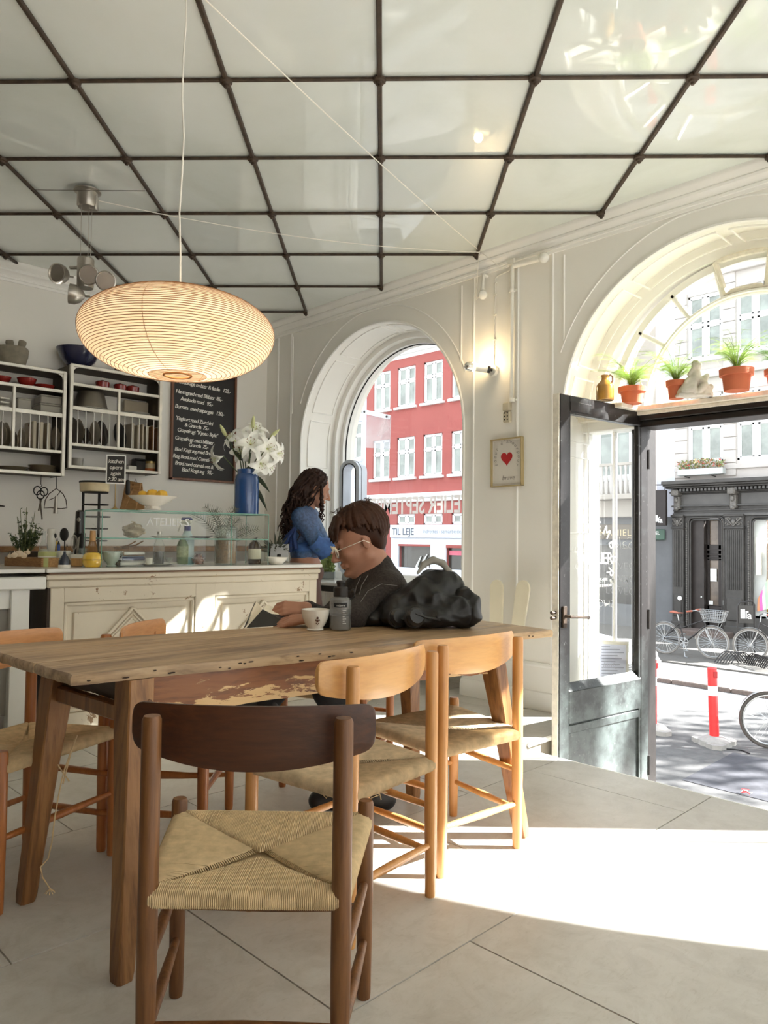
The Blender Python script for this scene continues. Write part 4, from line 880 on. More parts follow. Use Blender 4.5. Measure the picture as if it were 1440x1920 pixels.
# ---- street trees out of the frame: they shade the small arch and the road
M_leaf = mat('tree_leaf', (112, 140, 70), .7, var=.3, scale=3); M_bark = mat('tree_bark', (104, 92, 78), .9, var=.3, scale=12)
def tree(label, x, y, h, cr_, cz, n, seed):
    rn = random.Random(seed); t = thing('street_tree', label, 'tree', (x, y, GROUND))
    m_ = MB(); m_.tube([(0, 0, 0), (.05, 0, h*.3), (0, .05, h*.55), (.05, 0, h*.8)], [.16, .13, .1, .05], 10)
    for k in range(7): a = k*.9; m_.tube([(0, 0, h*.45+.1*k), (cr_*.4*math.cos(a), cr_*.4*math.sin(a), h*.6+.1*k), (cr_*.75*math.cos(a), cr_*.75*math.sin(a), h*.72+.1*k)], [.06, .04, .015], 6)
    m_.build('trunk', M_bark, t); m_ = MB()
    for k in range(n):
        d = Vector((rn.gauss(0, 1), rn.gauss(0, 1), rn.gauss(0, 1))).normalized()*cr_*(rn.random()**.45); c = Vector((d.x, d.y, cz-GROUND+d.z*1.25)); u = Vector((rn.gauss(0, 1), rn.gauss(0, 1), rn.gauss(0, 1))).normalized()*.13; v = u.cross(Vector((rn.gauss(0, 1), rn.gauss(0, 1), rn.gauss(0, 1)))).normalized()*.07
        m_.add([c-u, c+v, c+u, c-v], [(0, 1, 2, 3)])
    m_.build('foliage', M_leaf, t, smooth=False, kind='stuff')
tree('broad street tree shading the small arched window', 1.05, 10.15, 10, 1.75, 7.3, 5200, 1)
tree('tall street tree whose crown shades the fanlight of the door', 3.95, 10.15, 12, 1.6, 10.35, 3600, 3)
tree('street tree further along the far pavement', 4.5, 17.5, 11, 2.2, 6.5, 1500, 2)
# ================================================================ table and chairs
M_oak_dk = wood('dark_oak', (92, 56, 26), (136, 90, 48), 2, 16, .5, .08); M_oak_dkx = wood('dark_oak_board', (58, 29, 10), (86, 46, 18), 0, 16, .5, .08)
M_hon = wood('honey_beech', (190, 130, 70), (216, 160, 96), 2, 12, .4, .25, .06, .18); M_honx = wood('honey_beech_board', (204, 148, 86), (226, 176, 114), 0, 12, .4, .25, .04, .15)
M_mid = wood('reddish_beech', (150, 88, 42), (186, 118, 62), 2, 12, .4, .25, .06, .25); M_midx = wood('reddish_beech_board', (188, 128, 76), (214, 158, 104), 0, 12, .4, .25, .04, .2)
M_cord = mat('paper_cord', (206, 182, 142), .85, var=.16, scale=40, bump=.1); M_cord2 = mat('paper_cord_worn', (200, 178, 144), .85, var=.22, scale=30, bump=.1)
FW, BW, DP = .2225, .185, .178
def chair_meshes(tag, ml, mbd, mcord):
    me = {}
    def leg(x, y, h, r1, r2, nm):
        m = MB(); m.tube([(x, y, 0), (x, y, .012), (x, y, .25), (x, y, h-.008), (x, y, h)], [r1*.92, r1, r2, r2*.97, r2*.8], 14); me.setdefault(nm, []).append(m.mesh('leg', ml))
    for s in (-1, 1): leg(s*FW, DP, .462, .0165, .0195, 'leg'); leg(s*BW, -DP, .742, .0165, .0195, 'leg')
    def rail(p, q, r): m = MB(); m.tube([Vector(p).lerp(Vector(q), t) for t in (0, .1, .5, .9, 1)], [r*.75, r*.9, r*1.15, r*.9, r*.75], 10); return m.mesh('stretcher', ml)
    me['stretcher'] = [rail((-BW, -DP, .155), (BW, -DP, .155), .011), rail((-FW, DP, .21), (FW, DP, .21), .011)]+[rail((s*BW, -DP, z), (s*FW, DP, z), .011) for s in (-1, 1) for z in (.135, .27)]
    m = MB()                                             # curved backrest, ends bent toward the sitter
    n, k = 28, 8; T = .014; hw = .246
    def ys(x): return -DP+.0185+.05*(x/hw)**2*1.1-.004
    vs = []
    for sgn in (0, 1):
        for i in range(n+1):
            x = -hw*math.cos(PI*i/n); e = abs(x)/hw; c = max(0, e-.91)/.09; ins = .022*(1-math.sqrt(max(0, 1-c*c)))
            zt_ = .757-.004*e*e-ins; zb__ = .630+.034*e*e+ins
            for j in range(k+1):
                t = j/k; edge = .0035*(2*t-1)**8; vs.append((x, ys(x)+(T if sgn else 0)+(-edge if sgn else edge), zb__+(zt_-zb__)*t))
    N = (n+1)*(k+1); fs = []
    for i in range(n):
        for j in range(k): a = i*(k+1)+j; fs += [(a, a+1, a+k+2, a+k+1), (N+a, N+a+k+1, N+a+k+2, N+a+1)]
    for i in range(n):
        for j in (0, k): a = i*(k+1)+j; fs.append((a, a+k+1, N+a+k+1, N+a) if j == 0 else (a, N+a, N+a+k+1, a+k+1))
    for j in range(k):
        for i in (0, n): a = i*(k+1)+j; fs.append((a, N+a, N+a+1, a+1) if i == 0 else (a, a+1, N+a+1, N+a))
    m.add(vs, fs); me['backrest'] = [m.mesh('backrest', mbd)]
    m = MB()
    for s in (-1, 1): m.tube([(s*BW, ys(BW)+T-.001, .70), (s*BW, ys(BW)+T+.0012, .70)], .008, 10)
    me['plug'] = [m.mesh('plug', ml)]
    # woven seat: every pass of cord goes over its rail and in to the diagonal
    m = MB(); rr_ = .02; zf, zbk = .412, .398
    C_ = Vector((0, -.005, .415)); cor = [Vector((-BW+.004, -DP, zbk)), Vector((BW-.004, -DP, zbk)), Vector((FW-.004, DP, zf)), Vector((-FW+.004, DP, zf))]
    rn = random.Random(5)
    for e in range(4):
        A, B = cor[e], cor[(e+1) % 4]; L = (B-A).length; nn = int(L/.0036); d = (B-A).normalized(); inw = Vector((-d.y, d.x, 0)).normalized()
        for i in range(nn):
            t = (i+.5)/nn; P = A.lerp(B, t); Q = A.lerp(C_, 2*t) if t < .5 else B.lerp(C_, 2-2*t); dep = max(.004, (Q-P).dot(inw)); w = .0017*rn.uniform(.9, 1.08)
            path = [P-inw*(-.004)+Vector((0, 0, -rr_*1.02))]
            for a in (-.5, -.15, .2, .6, 1.0): path.append(P+Vector((0, 0, rr_*math.sin(a*PI/2)))-inw*rr_*math.cos(a*PI/2))
            sag = .013; jz = rn.uniform(-.0006, .0006)
            for u in (.25, .5, .8, .96):
                q = P+inw*(dep*u); path.append(Vector((q.x, q.y, P.z+rr_-sag*min(1, dep*u/.16)**.8+.0035*math.sin(PI*min(1, u))+jz)))
            q = P+inw*dep; path.append(Vector((q.x, q.y, P.z+rr_-sag*min(1, dep/.16)**.8-.007)))
            m.tube(path, w, 4, cap=False, up=d)
    pad = [Vector((c.x*.99, c.y*.99, 0)) for c in cor]
    m.prism([(c.x, c.y) for c in pad], .392, .399)
    for a in range(4): m.tube([cor[a], cor[(a+1) % 4]], .0175, 8)
    me['seat'] = [m.mesh('seat', mcord, True, 60)]
    return me
def make_chair(me, label, loc, rz):
    t = thing('dining_chair', label, 'chair', loc, rz, 'wooden chairs with woven cord seats')
    for nm, l in me.items():
        for x in l: link(nm, x, t)
    return t
CM1 = chair_meshes('a', M_oak_dk, M_oak_dkx, M_cord); CM2 = chair_meshes('b', M_hon, M_honx, M_cord2); CM3 = chair_meshes('c', M_mid, M_midx, M_cord)
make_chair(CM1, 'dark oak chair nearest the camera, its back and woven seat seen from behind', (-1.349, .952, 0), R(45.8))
make_chair(CM2, 'honey coloured chair with a frayed worn seat, middle of the three near chairs', (-1.706, 1.518, 0), R(97))
make_chair(CM2, 'honey coloured chair with sunlight across its seat, nearest the open door', (-1.777, 2.045, 0), R(85.2))
make_chair(CM3, 'chair behind the left end of the table with cord ends hanging from its seat', (-2.572, .872, 0), R(-68))
make_chair(CM3, 'chair half hidden behind the table under the pediment, only its top edge showing', tuple(W(-.785, 2.80)), R(45.8-90))
make_chair(CM3, 'chair the reading person sits on beyond the table', (-2.607, 2.27, 0), math.atan2(-.45, -.89)-PI/2)
# loose cord ends under two seats
c4 = bpy.data.objects['dining_chair.003']; Mi = c4.matrix_basis.inverted()
def cordend(name, pts, par, r=.0022):
    m = MB(); m.tube(pts, r, 5); return m.build(name, M_cord, par)
bpy.context.view_layer.update()
L4 = lambda px, py, f: Mi @ at(px, py, f)
cordend('loose_cord', [L4(145, 1378, 2.27), L4(132, 1412, 2.26), L4(120, 1445, 2.25), L4(112, 1480, 2.25), L4(103, 1530, 2.24), L4(97, 1580, 2.23), L4(90, 1610, 2.22), L4(76, 1626, 2.21), L4(80, 1645, 2.2), L4(95, 1668, 2.19)], c4)
cordend('loose_cord', [L4(140, 1385, 2.27), L4(128, 1430, 2.26), L4(118, 1470, 2.26)], c4); cordend('loose_cord', [L4(95, 1410, 2.26), L4(112, 1440, 2.26), L4(130, 1465, 2.26)], c4)
m_ = MB()
for k in range(9): a = k*.7; m_.tube([L4(94, 1666, 2.19), L4(94, 1666, 2.19)+Vector((.014*math.cos(a), .014*math.sin(a), -.012))], .0012, 4)
m_.build('frayed_end', M_cord, c4)
c2 = bpy.data.objects['dining_chair.001']; Mi2 = c2.matrix_basis.inverted()
cordend('loose_cord', [Mi2 @ at(px, py, 2.2) for px, py in ((625, 1468), (618, 1482), (612, 1497), (601, 1485), (598, 1475))], c2, .0016)
rn = random.Random(2)
for k in range(7): p = Mi2 @ at(702+rn.uniform(0, 8), 1478, 2.12); cordend('loose_cord', [p, p+Vector((rn.uniform(-.02, .02), rn.uniform(-.02, .02), -.012)), p+Vector((rn.uniform(-.03, .03), rn.uniform(-.03, .03), rn.uniform(-.03, 0)))], c2, .0014)

# ---- the old table
def table_wood(name, c1, c2, c3, axis, flake=False):
    m, nt, b = _base(name); st = [1., 1., 1.]; st[axis] = .06
    n1 = _tex(nt, 9., tuple(st), 8, .62, 1.5); n2 = _tex(nt, 55., tuple(st), 4, .6, .3); n3 = _tex(nt, 1.7, (1, 1, 1), 4, .6)
    r1 = _ramp(nt, n1.outputs[0], [(.3, lin(c1)), (.5, lin(c2)), (.68, lin(c3))]); r2 = _ramp(nt, n2.outputs[0], [(.34, (.35, .3, .25)), (.52, (1, 1, 1))])
    mx = nt.nodes.new('ShaderNodeMix'); mx.data_type = 'RGBA'; mx.blend_type = 'MULTIPLY'; mx.inputs[0].default_value = .6
    nt.links.new(r1.outputs[0], mx.inputs[6]); nt.links.new(r2.outputs[0], mx.inputs[7]); out = mx.outputs[2]
    if flake:
        s2 = [1, 1, 1]; s2[axis] = .22; n4 = _tex(nt, 22., tuple(s2), 8, .7, .3); gr = nt.nodes.new('ShaderNodeTexCoord'); sp = nt.nodes.new('ShaderNodeSeparateXYZ'); nt.links.new(gr.outputs['Object'], sp.inputs[0])
        ma = nt.nodes.new('ShaderNodeMapRange'); ma.inputs[1].default_value = .70; ma.inputs[2].default_value = .59; ma.inputs[3].default_value = -.11; ma.inputs[4].default_value = .10; nt.links.new(sp.outputs[2], ma.inputs[0])
        ad = nt.nodes.new('ShaderNodeMath'); nt.links.new(n4.outputs[0], ad.inputs[0]); nt.links.new(ma.outputs[0], ad.inputs[1])
        r4 = _ramp(nt, ad.outputs[0], [(.515, (0, 0, 0)), (.525, (1, 1, 1))]); m4 = nt.nodes.new('ShaderNodeMix'); m4.data_type = 'RGBA'; nt.links.new(r4.outputs[0], m4.inputs[0]); nt.links.new(out, m4.inputs[6])
        rb_ = _ramp(nt, n1.outputs[0], [(.3, lin((206, 166, 108))), (.7, lin((228, 192, 140)))]); nt.links.new(rb_.outputs[0], m4.inputs[7]); out = m4.outputs[2]; _bump(nt, b, r4.outputs[0], -.35, .004)
    else: _bump(nt, b, n2.outputs[0], .3, .003)
    nt.links.new(out, b.inputs['Base Color']); b.inputs['Roughness'].default_value = .42; b.inputs['Coat Weight'].default_value = .12; b.inputs['Coat Roughness'].default_value = .3; return m
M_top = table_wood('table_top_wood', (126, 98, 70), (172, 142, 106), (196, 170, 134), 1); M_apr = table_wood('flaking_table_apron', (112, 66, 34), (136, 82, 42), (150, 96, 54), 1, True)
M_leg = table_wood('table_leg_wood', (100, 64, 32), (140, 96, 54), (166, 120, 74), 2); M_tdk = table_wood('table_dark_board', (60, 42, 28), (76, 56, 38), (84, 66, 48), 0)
tb = thing('dining_table', 'long worn rustic wooden table with flaking brown apron in the middle of the room', 'table', (-2.05, 1.6, 0))
tO = Vector((-2.05, 1.6, 0)); TT = .74
A, B, Cc, D = Vector((-1.874, .749, 0)), Vector((-1.623, 2.503, 0)), Vector((-2.235, 2.575, 0)), Vector((-2.55, .72, 0))
rn = random.Random(7)
def edgepts(p, q, n, j): return [p.lerp(q, k/n)+Vector((rn.uniform(-j, j), rn.uniform(-j, j), 0)) for k in range(n)]
for k, (t0, t1) in enumerate(((0, .355), (.355, .69), (.69, 1.0))):       # three boards
    a0, a1, b0, b1 = A.lerp(D, t0+.0015), A.lerp(D, t1-.0015), B.lerp(Cc, t0+.0015), B.lerp(Cc, t1-.0015)
    e1 = edgepts(a0, b0, 44, .0035 if k == 0 else .0006); e2 = edgepts(b0, b1, 3, .003); e3 = edgepts(b1, a1, 24, .001); e4 = edgepts(a1, a0, 6, .003)
    ring_ = [v-tO for v in e1+e2+e3+e4]; n = len(ring_); c = sum(ring_, Vector())/n
    lv = []
    for z, ins in ((TT-.027, .002), (TT-.023, 0), (TT-.006, .0), (TT, .005)): lv.append([(v.x+(c.x-v.x)*ins/.4, v.y+(c.y-v.y)*ins/.9, z+rn.uniform(-.0006, .0006)*(z < TT)) for v in ring_])
    m = MB(); vs = [p for l in lv for p in l]; fs = [(i*n+j, i*n+(j+1) % n, (i+1)*n+(j+1) % n, (i+1)*n+j) for i in range(3) for j in range(n)]+[tuple(range(3*n, 4*n)), tuple(range(n-1, -1, -1))]
    m.add(vs, fs); m.build('table_board', M_top, tb, ang=50)
hl = MB()
for k in range(26):                                     # worm holes and knots along the near edge
    p = A.lerp(B, rn.uniform(.02, .98))-tO; hl.ball((p.x+.001, p.y, TT-rn.uniform(.006, .022)), (.003, rn.uniform(.003, .012), .002), 6, 4)
hl.build('edge_knots', mat('knot_brown', (46, 28, 16), .8), tb, kind='stuff')
def tleg(b, t, w0, w1):
    b = Vector(b)-tO; t = Vector(t)-tO; m = MB(); ca = R(6); dx = Vector((math.cos(ca), math.sin(ca), 0)); dy = Vector((-dx.y, dx.x, 0)); vs = []
    for p, w, c in ((b, w0, .35), (b.lerp(t, .03), w0*1.05, .18), (b.lerp(t, .55), (w0+w1)/2, .14), (b.lerp(t, .86), w1, .1), (t, w1, .1)):
        for sx, sy in ((-1, -1+c), (-1+c, -1), (1-c, -1), (1, -1+c), (1, 1-c), (1-c, 1), (-1+c, 1), (-1, 1-c)): vs.append(p+dx*sx*w/2+dy*sy*w/2)
    m.add(vs, [(8*i+j, 8*i+(j+1) % 8, 8*i+8+(j+1) % 8, 8*i+8+j) for i in range(4) for j in range(8)]+[tuple(range(7, -1, -1)), tuple(range(32, 40))]); return m.build('leg', M_leg, tb)
T1, T2, T3, T4 = Vector((-1.885, .92, .712)), Vector((-2.30, .885, .712)), Vector((-1.70, 2.20, .712)), Vector((-2.115, 2.20, .712))
tleg((-1.776, .85, 0), T1, .044, .074); tleg((-2.347, .818, 0), T2, .044, .074); tleg((-1.634, 2.314, 0), T3, .044, .07); tleg((-2.173, 2.303, 0), T4, .044, .07)
def wavy_board(p, q, z1, z0, th, m_, nm, wav=.006):
    p = Vector(p)-tO; q = Vector(q)-tO; d = (q-p); d.z = 0; L = d.length; d.normalize(); nrm = Vector((-d.y, d.x, 0)); m = MB(); n = 30; vs = []
    for o_ in (-th/2, th/2):
        for k in range(n+1): c = p+d*(L*k/n)+nrm*o_; vs.append((c.x, c.y, z1))
        for k in range(n+1): c = p+d*(L*k/n)+nrm*o_; e = 2*k/n-1; vs.append((c.x, c.y, z0+.02*(1-e*e)*.6+rn.uniform(-wav, wav)*.4))
    N = 2*(n+1); fs = []
    for k in range(n): fs += [(k, k+1, n+2+k, n+1+k), (N+k, N+n+1+k, N+n+2+k, N+k+1), (n+1+k, n+2+k, N+n+2+k, N+n+1+k), (k, N+k, N+k+1, k+1)]
    m.add(vs, fs); return m.build(nm, m_, tb)
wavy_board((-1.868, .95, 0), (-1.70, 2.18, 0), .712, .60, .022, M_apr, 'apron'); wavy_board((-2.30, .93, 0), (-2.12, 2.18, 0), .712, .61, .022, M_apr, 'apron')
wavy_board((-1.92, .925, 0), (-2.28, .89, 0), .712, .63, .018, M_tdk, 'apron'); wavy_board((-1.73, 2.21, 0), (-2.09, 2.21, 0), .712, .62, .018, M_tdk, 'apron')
m = MB(); m.bar(Vector((-1.87, .9, .62))-tO, Vector((-2.30, .875, .615))-tO, .03, .045, b=.004); m.build('cross_rail', M_leg, tb)
m = MB(); m.prism([(0, 0), (.10, 0), (0, -.085)], 0, .014, Matrix.Translation(Vector((-1.90, .905, .708))-tO) @ Matrix.Rotation(R(95), 4, 'Z') @ Matrix.Rotation(R(90), 4, 'X')); m.build('corner_brace', M_tdk, tb)
m = MB(); p = T1-tO; m.tube([(p.x+.036, p.y+.02, .652), (p.x+.047, p.y+.02, .652)], .007, 8); m.build('peg', M_oak_dk, tb)

# ================================================================ lamps and wires
lc = Vector((-2.373, 1.290, 1.800)); lt = thing('pendant_lamp', 'large oval ribbed paper lantern hanging over the table', 'lamp', lc)
def paper_mat():
    m, nt, b = _base('washi_paper'); nt.nodes.remove(b); out = nt.nodes['Material Output']
    d = nt.nodes.new('ShaderNodeBsdfDiffuse'); t = nt.nodes.new('ShaderNodeBsdfTranslucent'); x = nt.nodes.new('ShaderNodeMixShader'); x.inputs[0].default_value = .55
    nz = _tex(nt, 9., (1, 1, 3), 5); r = _ramp(nt, nz.outputs[0], [(.3, lin((240, 224, 196))), (.7, lin((250, 240, 220)))]); nt.links.new(r.outputs[0], d.inputs[0]); nt.links.new(r.outputs[0], t.inputs[0])
    nt.links.new(d.outputs[0], x.inputs[1]); nt.links.new(t.outputs[0], x.inputs[2]); nt.links.new(x.outputs[0], out.inputs[0]); return m
def lprof(t):                                            # t 0 bottom .. 1 top
    a = -PI/2+PI*t; rr_ = .322*abs(math.cos(a))**(.78 if a < 0 else .95)+.012; return max(.048, rr_), (.150 if a < 0 else .140)*math.sin(a)*(1.02 if a < 0 else 1)
NR = 52; pr = []
for k in range(NR*2+1):
    r_, z = lprof(.06+.885*k/(NR*2)); pr.append((r_-(.0026 if k % 2 else 0), z))
m = MB(); m.lathe(pr, 64, cap=False); m.build('shade', paper_mat(), lt, ang=80)
m = MB()
for k in range(NR+1):
    r_, z = lprof(.06+.885*k/NR); m.tube([(r_*math.cos(a), r_*math.sin(a), z) for a in [2*PI*j/56 for j in range(56)]], .00115, 4, closed=True)
m.build('bamboo_rib', mat('bamboo', (150, 104, 64), .6), lt, kind='stuff')
for a in (.2, 1.25, 2.3, 3.35, 4.4, 5.45):
    m = MB(); m.tube([((lprof(t)[0]-.003)*math.cos(a), (lprof(t)[0]-.003)*math.sin(a), lprof(t)[1]) for t in [.06+.885*k/24 for k in range(25)]], .0013, 4); m.build('seam', mat('seam_paper', (206, 172, 130), .8), lt)
m = MB(); m.tube([(.047*math.cos(a), .047*math.sin(a), pr[0][1]) for a in [2*PI*j/24 for j in range(24)]], .004, 6, closed=True); m.build('bottom_ring', mat('bamboo_dark', (186, 130, 76), .6), lt)
m = MB(); m.tube([(0, 0, .02), (0, 0, .06), (0, 0, .09)], [.02, .022, .016], 12); m.build('lamp_holder', M_trim, lt)
M_bulb = mat('lit_bulb', (255, 236, 200), .4, emit=(255, 214, 150), es=3.)
m = MB(); m.lathe([(0, -.075), (.022, -.068), (.034, -.045), (.034, -.02), (.022, .005), (.014, .022)], 16); m.build('bulb', M_bulb, lt)
m = MB(); m.tube([(0, 0, .09)]+[(.004*math.sin(k*2.1)*(k < 8), .004*math.cos(k*1.7)*(k < 8), .15+1.115*k/8) for k in range(9)], .0032, 6); m.build('cord', mat('white_cable', (238, 234, 224), .5), lt)
pl = bpy.data.lights.new('lantern_light', 'POINT'); pl.energy = 3.3; pl.color = (1, .86, .70); pl.shadow_soft_size = .10; plo = bpy.data.objects.new('lantern_light', pl); COL.objects.link(plo); plo.location = lc+Vector((0, 0, -.1)); 
plo.parent = lt; plo.location = (0, 0, -.02)
M_cable = MATS['white_cable']
hook = Vector((-3.172, 3.972, 3.055))
def catenary(p, q, sag, n=14): return [p.lerp(q, k/n)+Vector((0, 0, -sag*4*(k/n)*(1-k/n))) for k in range(n+1)]
m = MB(); a_ = Vector((-2.30, 1.05, 3.05)); a_ = onz(390, 0, 3.04); a_ = a_+(a_-hook)*.25; a_.z = 3.05; m.tube(catenary(a_, hook, .03), .0028, 5); solo('hanging_cable', m, M_cable, 'white cable strung below the ceiling from the top edge to the cornice hook', 'cable')
spx = Vector((-4.212, 1.702, 0)); m = MB(); m.tube(catenary(Vector((spx.x, spx.y, 3.01)), hook+Vector((0, -.01, -.01)), .06), .0026, 5); solo('hanging_cable', m, M_cable, 'white cable sagging from the spotlight canopy to the cornice hook', 'cable')
m = MB(); b2_ = ony(905, 545, 4.02); m.tube([hook, hook+Vector((.0, -.01, -.02)), ony(896, 500, 4.0), ony(893, 562, 4.03), ony(899, 556, 4.03), b2_], .0026, 5); m.tube([hook, ony(930, 495, 4.0), ony(938, 503, 4.03), ony(965, 493, 4.05), ony(1012, 483, 4.05)], .0026, 5); solo('hanging_cable', m, M_cable, 'white cable looping from the cornice hook down to the globe bulb', 'cable')
m = MB(); p, q = onz(65, 356, 3.03), onz(272, 358, 3.03); m.tube([p, q], .002, 5); solo('steel_wire', m, mat('steel_wire', (120, 116, 108), .4, .8), 'thin steel wire across the ceiling at the spotlight canopy', 'wire')
# spotlight cluster
sp = thing('spotlight_cluster', 'four-headed metal ceiling spotlight on thin wires by the plate racks', 'lamp', (spx.x, spx.y, 0), YAW)
M_stl = mat('brushed_steel', (176, 170, 160), .32, .85, var=.08, scale=20); M_refl = mat('reflector', (240, 236, 226), .12, .95)
m = MB(); m.lathe([(.0, 2.955), (.05, 2.955), (.056, 2.965), (.056, 3.04), (.075, 3.045), (.075, 3.052), (0, 3.052)], 20); m.box(.02, .06, -.02, .02, 2.94, 3.02, .005); m.build('canopy', M_stl, sp)
for x, y in ((-.03, 0), (.005, .015), (.03, -.01)): m = MB(); m.tube([(x, y, 2.66), (x*1.1, y, 2.96)], .0014, 4); m.build('suspension_wire', M_stl, sp)
m = MB(); m.lathe([(0, 2.49), (.044, 2.49), (.046, 2.5), (.046, 2.655), (.04, 2.662), (0, 2.662)], 18); m.box(-.09, -.03, -.012, .012, 2.60, 2.615, .003); m.box(-.045, -.03, -.012, .012, 2.52, 2.6, .003); m.build('body', M_stl, sp)
for (x, z, tx, tz, lit) in ((-.135, 2.555, -.25, -.12, 0), (.04, 2.55, .22, -.30, 1), (.135, 2.515, .3, -.15, 0), (-.055, 2.44, -1.1, .1, 2)):
    d = Vector((tx, -1 if lit < 2 else -.35, tz)).normalized(); M = Matrix.Translation((x, -.05, z)) @ d.to_track_quat('Z', 'Y').to_matrix().to_4x4()
    m = MB(); m.M = M; m.lathe([(.012, -.07), (.04, -.05), (.055, -.02), (.056, .012), (.05, .014), (.049, .004)], 22, cap=False); m.tube([(.0, 0, -.06), (x*-.2, 0, -.1)], .006, 6); ho = m.build('spot_head', M_stl, sp)
    m = MB(); m.M = M; m.lathe([(.008, -.03), (.03, -.018), (.049, .006)], 22); m.build('reflector', M_refl, ho)
    m = MB(); m.M = M; m.ball((0, 0, -.012), (.012, .012, .018), 10, 7); m.build('capsule', M_bulb if lit == 1 else M_refl, ho)
    if lit == 2:                                     # head turned left, its light added to brighten the rack wall
        l = bpy.data.lights.new('spot_bulb', 'SPOT'); l.energy = 20; l.color = (1, .95, .88); l.spot_size = R(120); l.spot_blend = .8; l.shadow_soft_size = .03; lo = bpy.data.objects.new('spot_bulb', l); COL.objects.link(lo); lo.parent = sp; lo.matrix_local = M @ Matrix.Translation((0, 0, .03)) @ Matrix.Rotation(PI, 4, 'X')
    if lit == 1:
        l = bpy.data.lights.new('spot_bulb', 'SPOT'); l.energy = 8; l.color = (1, .85, .65); l.spot_size = R(60); lo = bpy.data.objects.new('spot_bulb', l); COL.objects.link(lo); lo.parent = sp; lo.matrix_local = M @ Matrix.Translation((0, 0, .03)) @ Matrix.Rotation(PI, 4, 'X')
# ---- fittings on the pier between the arches
M_fit = mat('white_fitting', (236, 233, 224), .35)
def wp(px, py, y=WY-.02): return ony(px, py, y)
gb = thing('globe_bulb', 'round white bulb on a short rod below the cornice, left of the pipe', 'lamp', (0, 0, 0)); p = wp(905, 553, WY-.05)
m = MB(); m.ball(p, .032, 14, 10); m.build('bulb', mat('opal_glass', (240, 238, 230), .2), gb); m = MB(); m.tube([p+Vector((0, .01, .14)), p+Vector((0, 0, .06)), p+Vector((0, 0, .03))], [.012, .012, .017], 10); m.tube([p+Vector((0, .05, .14)), p+Vector((0, .0, .14))], .012, 8); m.build('holder', M_fit, gb)
gb = thing('globe_bulb', 'round white bulb at the end of a level tube under the cornice', 'lamp'); p = wp(1020, 483, WY-.06)
m = MB(); m.ball(p, .034, 14, 10); m.build('bulb', MATS['opal_glass'], gb); m = MB(); e = wp(964, 498, WY-.05); m.tube([e, p.lerp(e, .25), p], [.018, .018, .018], 10); m.tube([p+Vector((-.03, .01, .02)), p+Vector((-.05, .01, .03))], .012, 6); m.build('holder', M_fit, gb)
cp = thing('conduit_pipe', 'white painted conduit running down the pier to the wall sockets', 'pipe'); m = MB(); m.tube([wp(961, 495), wp(958, 752)], .013, 10); m.build('tube', M_fit, cp)
m = MB()
for py in (545, 750): q = wp(960, py); m.lathe([(.017, -.012), (.02, -.008), (.02, .008), (.017, .012)], 10, q); m.box(q.x-.03, q.x+.03, q.y, q.y+.02, q.z-.006, q.z+.006)
m.build('clamp', M_fit, cp); m = MB(); q = wp(960, 492); m.box(q.x-.03, q.x+.03, q.y-.02, q.y+.02, q.z-.02, q.z+.02, .006); m.build('junction', M_fit, cp)
cb = thing('wall_cable', 'thin white cable clipped down the wall to the small wall spotlight', 'cable'); m = MB(); m.tube([wp(958, 506, WY-.006), wp(935, 516, WY-.006), wp(929, 522, WY-.006), wp(927, 600, WY-.006), wp(926, 685, WY-.006)], .004, 6); m.build('cable', M_fit, cb)
for px, py in ((929, 530), (928, 552), (928, 590), (927, 637)): m = MB(); q = wp(px, py, WY-.006); m.box(q.x-.012, q.x+.012, q.y-.006, q.y+.005, q.z-.005, q.z+.005, .002); m.build('clip', M_fit, cb)
ws = thing('wall_spotlight', 'small white tubular wall spotlight with a lit bulb on the pier', 'lamp', (0, 0, 0)); q = wp(926, 695, WY-.0); d = Vector((-.62, -.78, .12)).normalized()
m = MB(); m.tube([q+Vector((0, .002, 0)), q+Vector((0, -.025, 0))], [.042, .038], 18); m.build('base', M_fit, ws); a_ = q+Vector((0, -.045, .0)); m = MB(); m.tube([q+Vector((0, -.02, 0)), a_], .01, 8); m.tube([a_, a_+d*.03], .024, 12); m.build('joint', M_black, ws)
m = MB(); m.tube([a_+d*.02, a_+d*.10], .026, 16); m.build('tube', M_fit, ws); m = MB(); m.tube([a_+d*.10, a_+d*.125], [.027, .036], 18); m.build('lit_collar', mat('lit_glass', (255, 250, 200), .3, emit=(255, 240, 170), es=1.1), ws)
m = MB(); m.tube([a_+d*.125, a_+d*.15], [.036, .034], 18); m.ball(a_+d*.15, .03, 12, 8); m.build('mirror_bulb', M_refl, ws)
l = bpy.data.lights.new('wall_bulb', 'POINT'); l.energy = 1.6; l.color = (1, .74, .42); l.shadow_soft_size = .03; lo = bpy.data.objects.new('wall_bulb', l); COL.objects.link(lo); lo.location = a_+d*.14+Vector((.05, .015, .05)); 
sk = thing('wall_socket', 'beige double wall socket under the conduit pipe', 'socket'); p, q = wp(944, 756), wp(957, 791)
M_sock = mat('aged_plastic', (196, 186, 162), .45); m = MB(); m.box(p.x, q.x, WY-.035, WY, (p.z+q.z)/2+.01, p.z, .006); m.build('upper_box', M_sock, sk); m = MB(); m.box(p.x, q.x, WY-.03, WY, q.z, (p.z+q.z)/2+.006, .006); m.build('lower_box', M_sock, sk)
m = MB()
for k in range(6): x = p.x+(q.x-p.x)*(.3+.4*(k % 2)); z = q.z+.018+.022*(k//2); m.tube([(x, WY-.032, z), (x, WY-.029, z)], .005, 8)
m.build('socket_hole', M_seal, sk, kind='stuff')
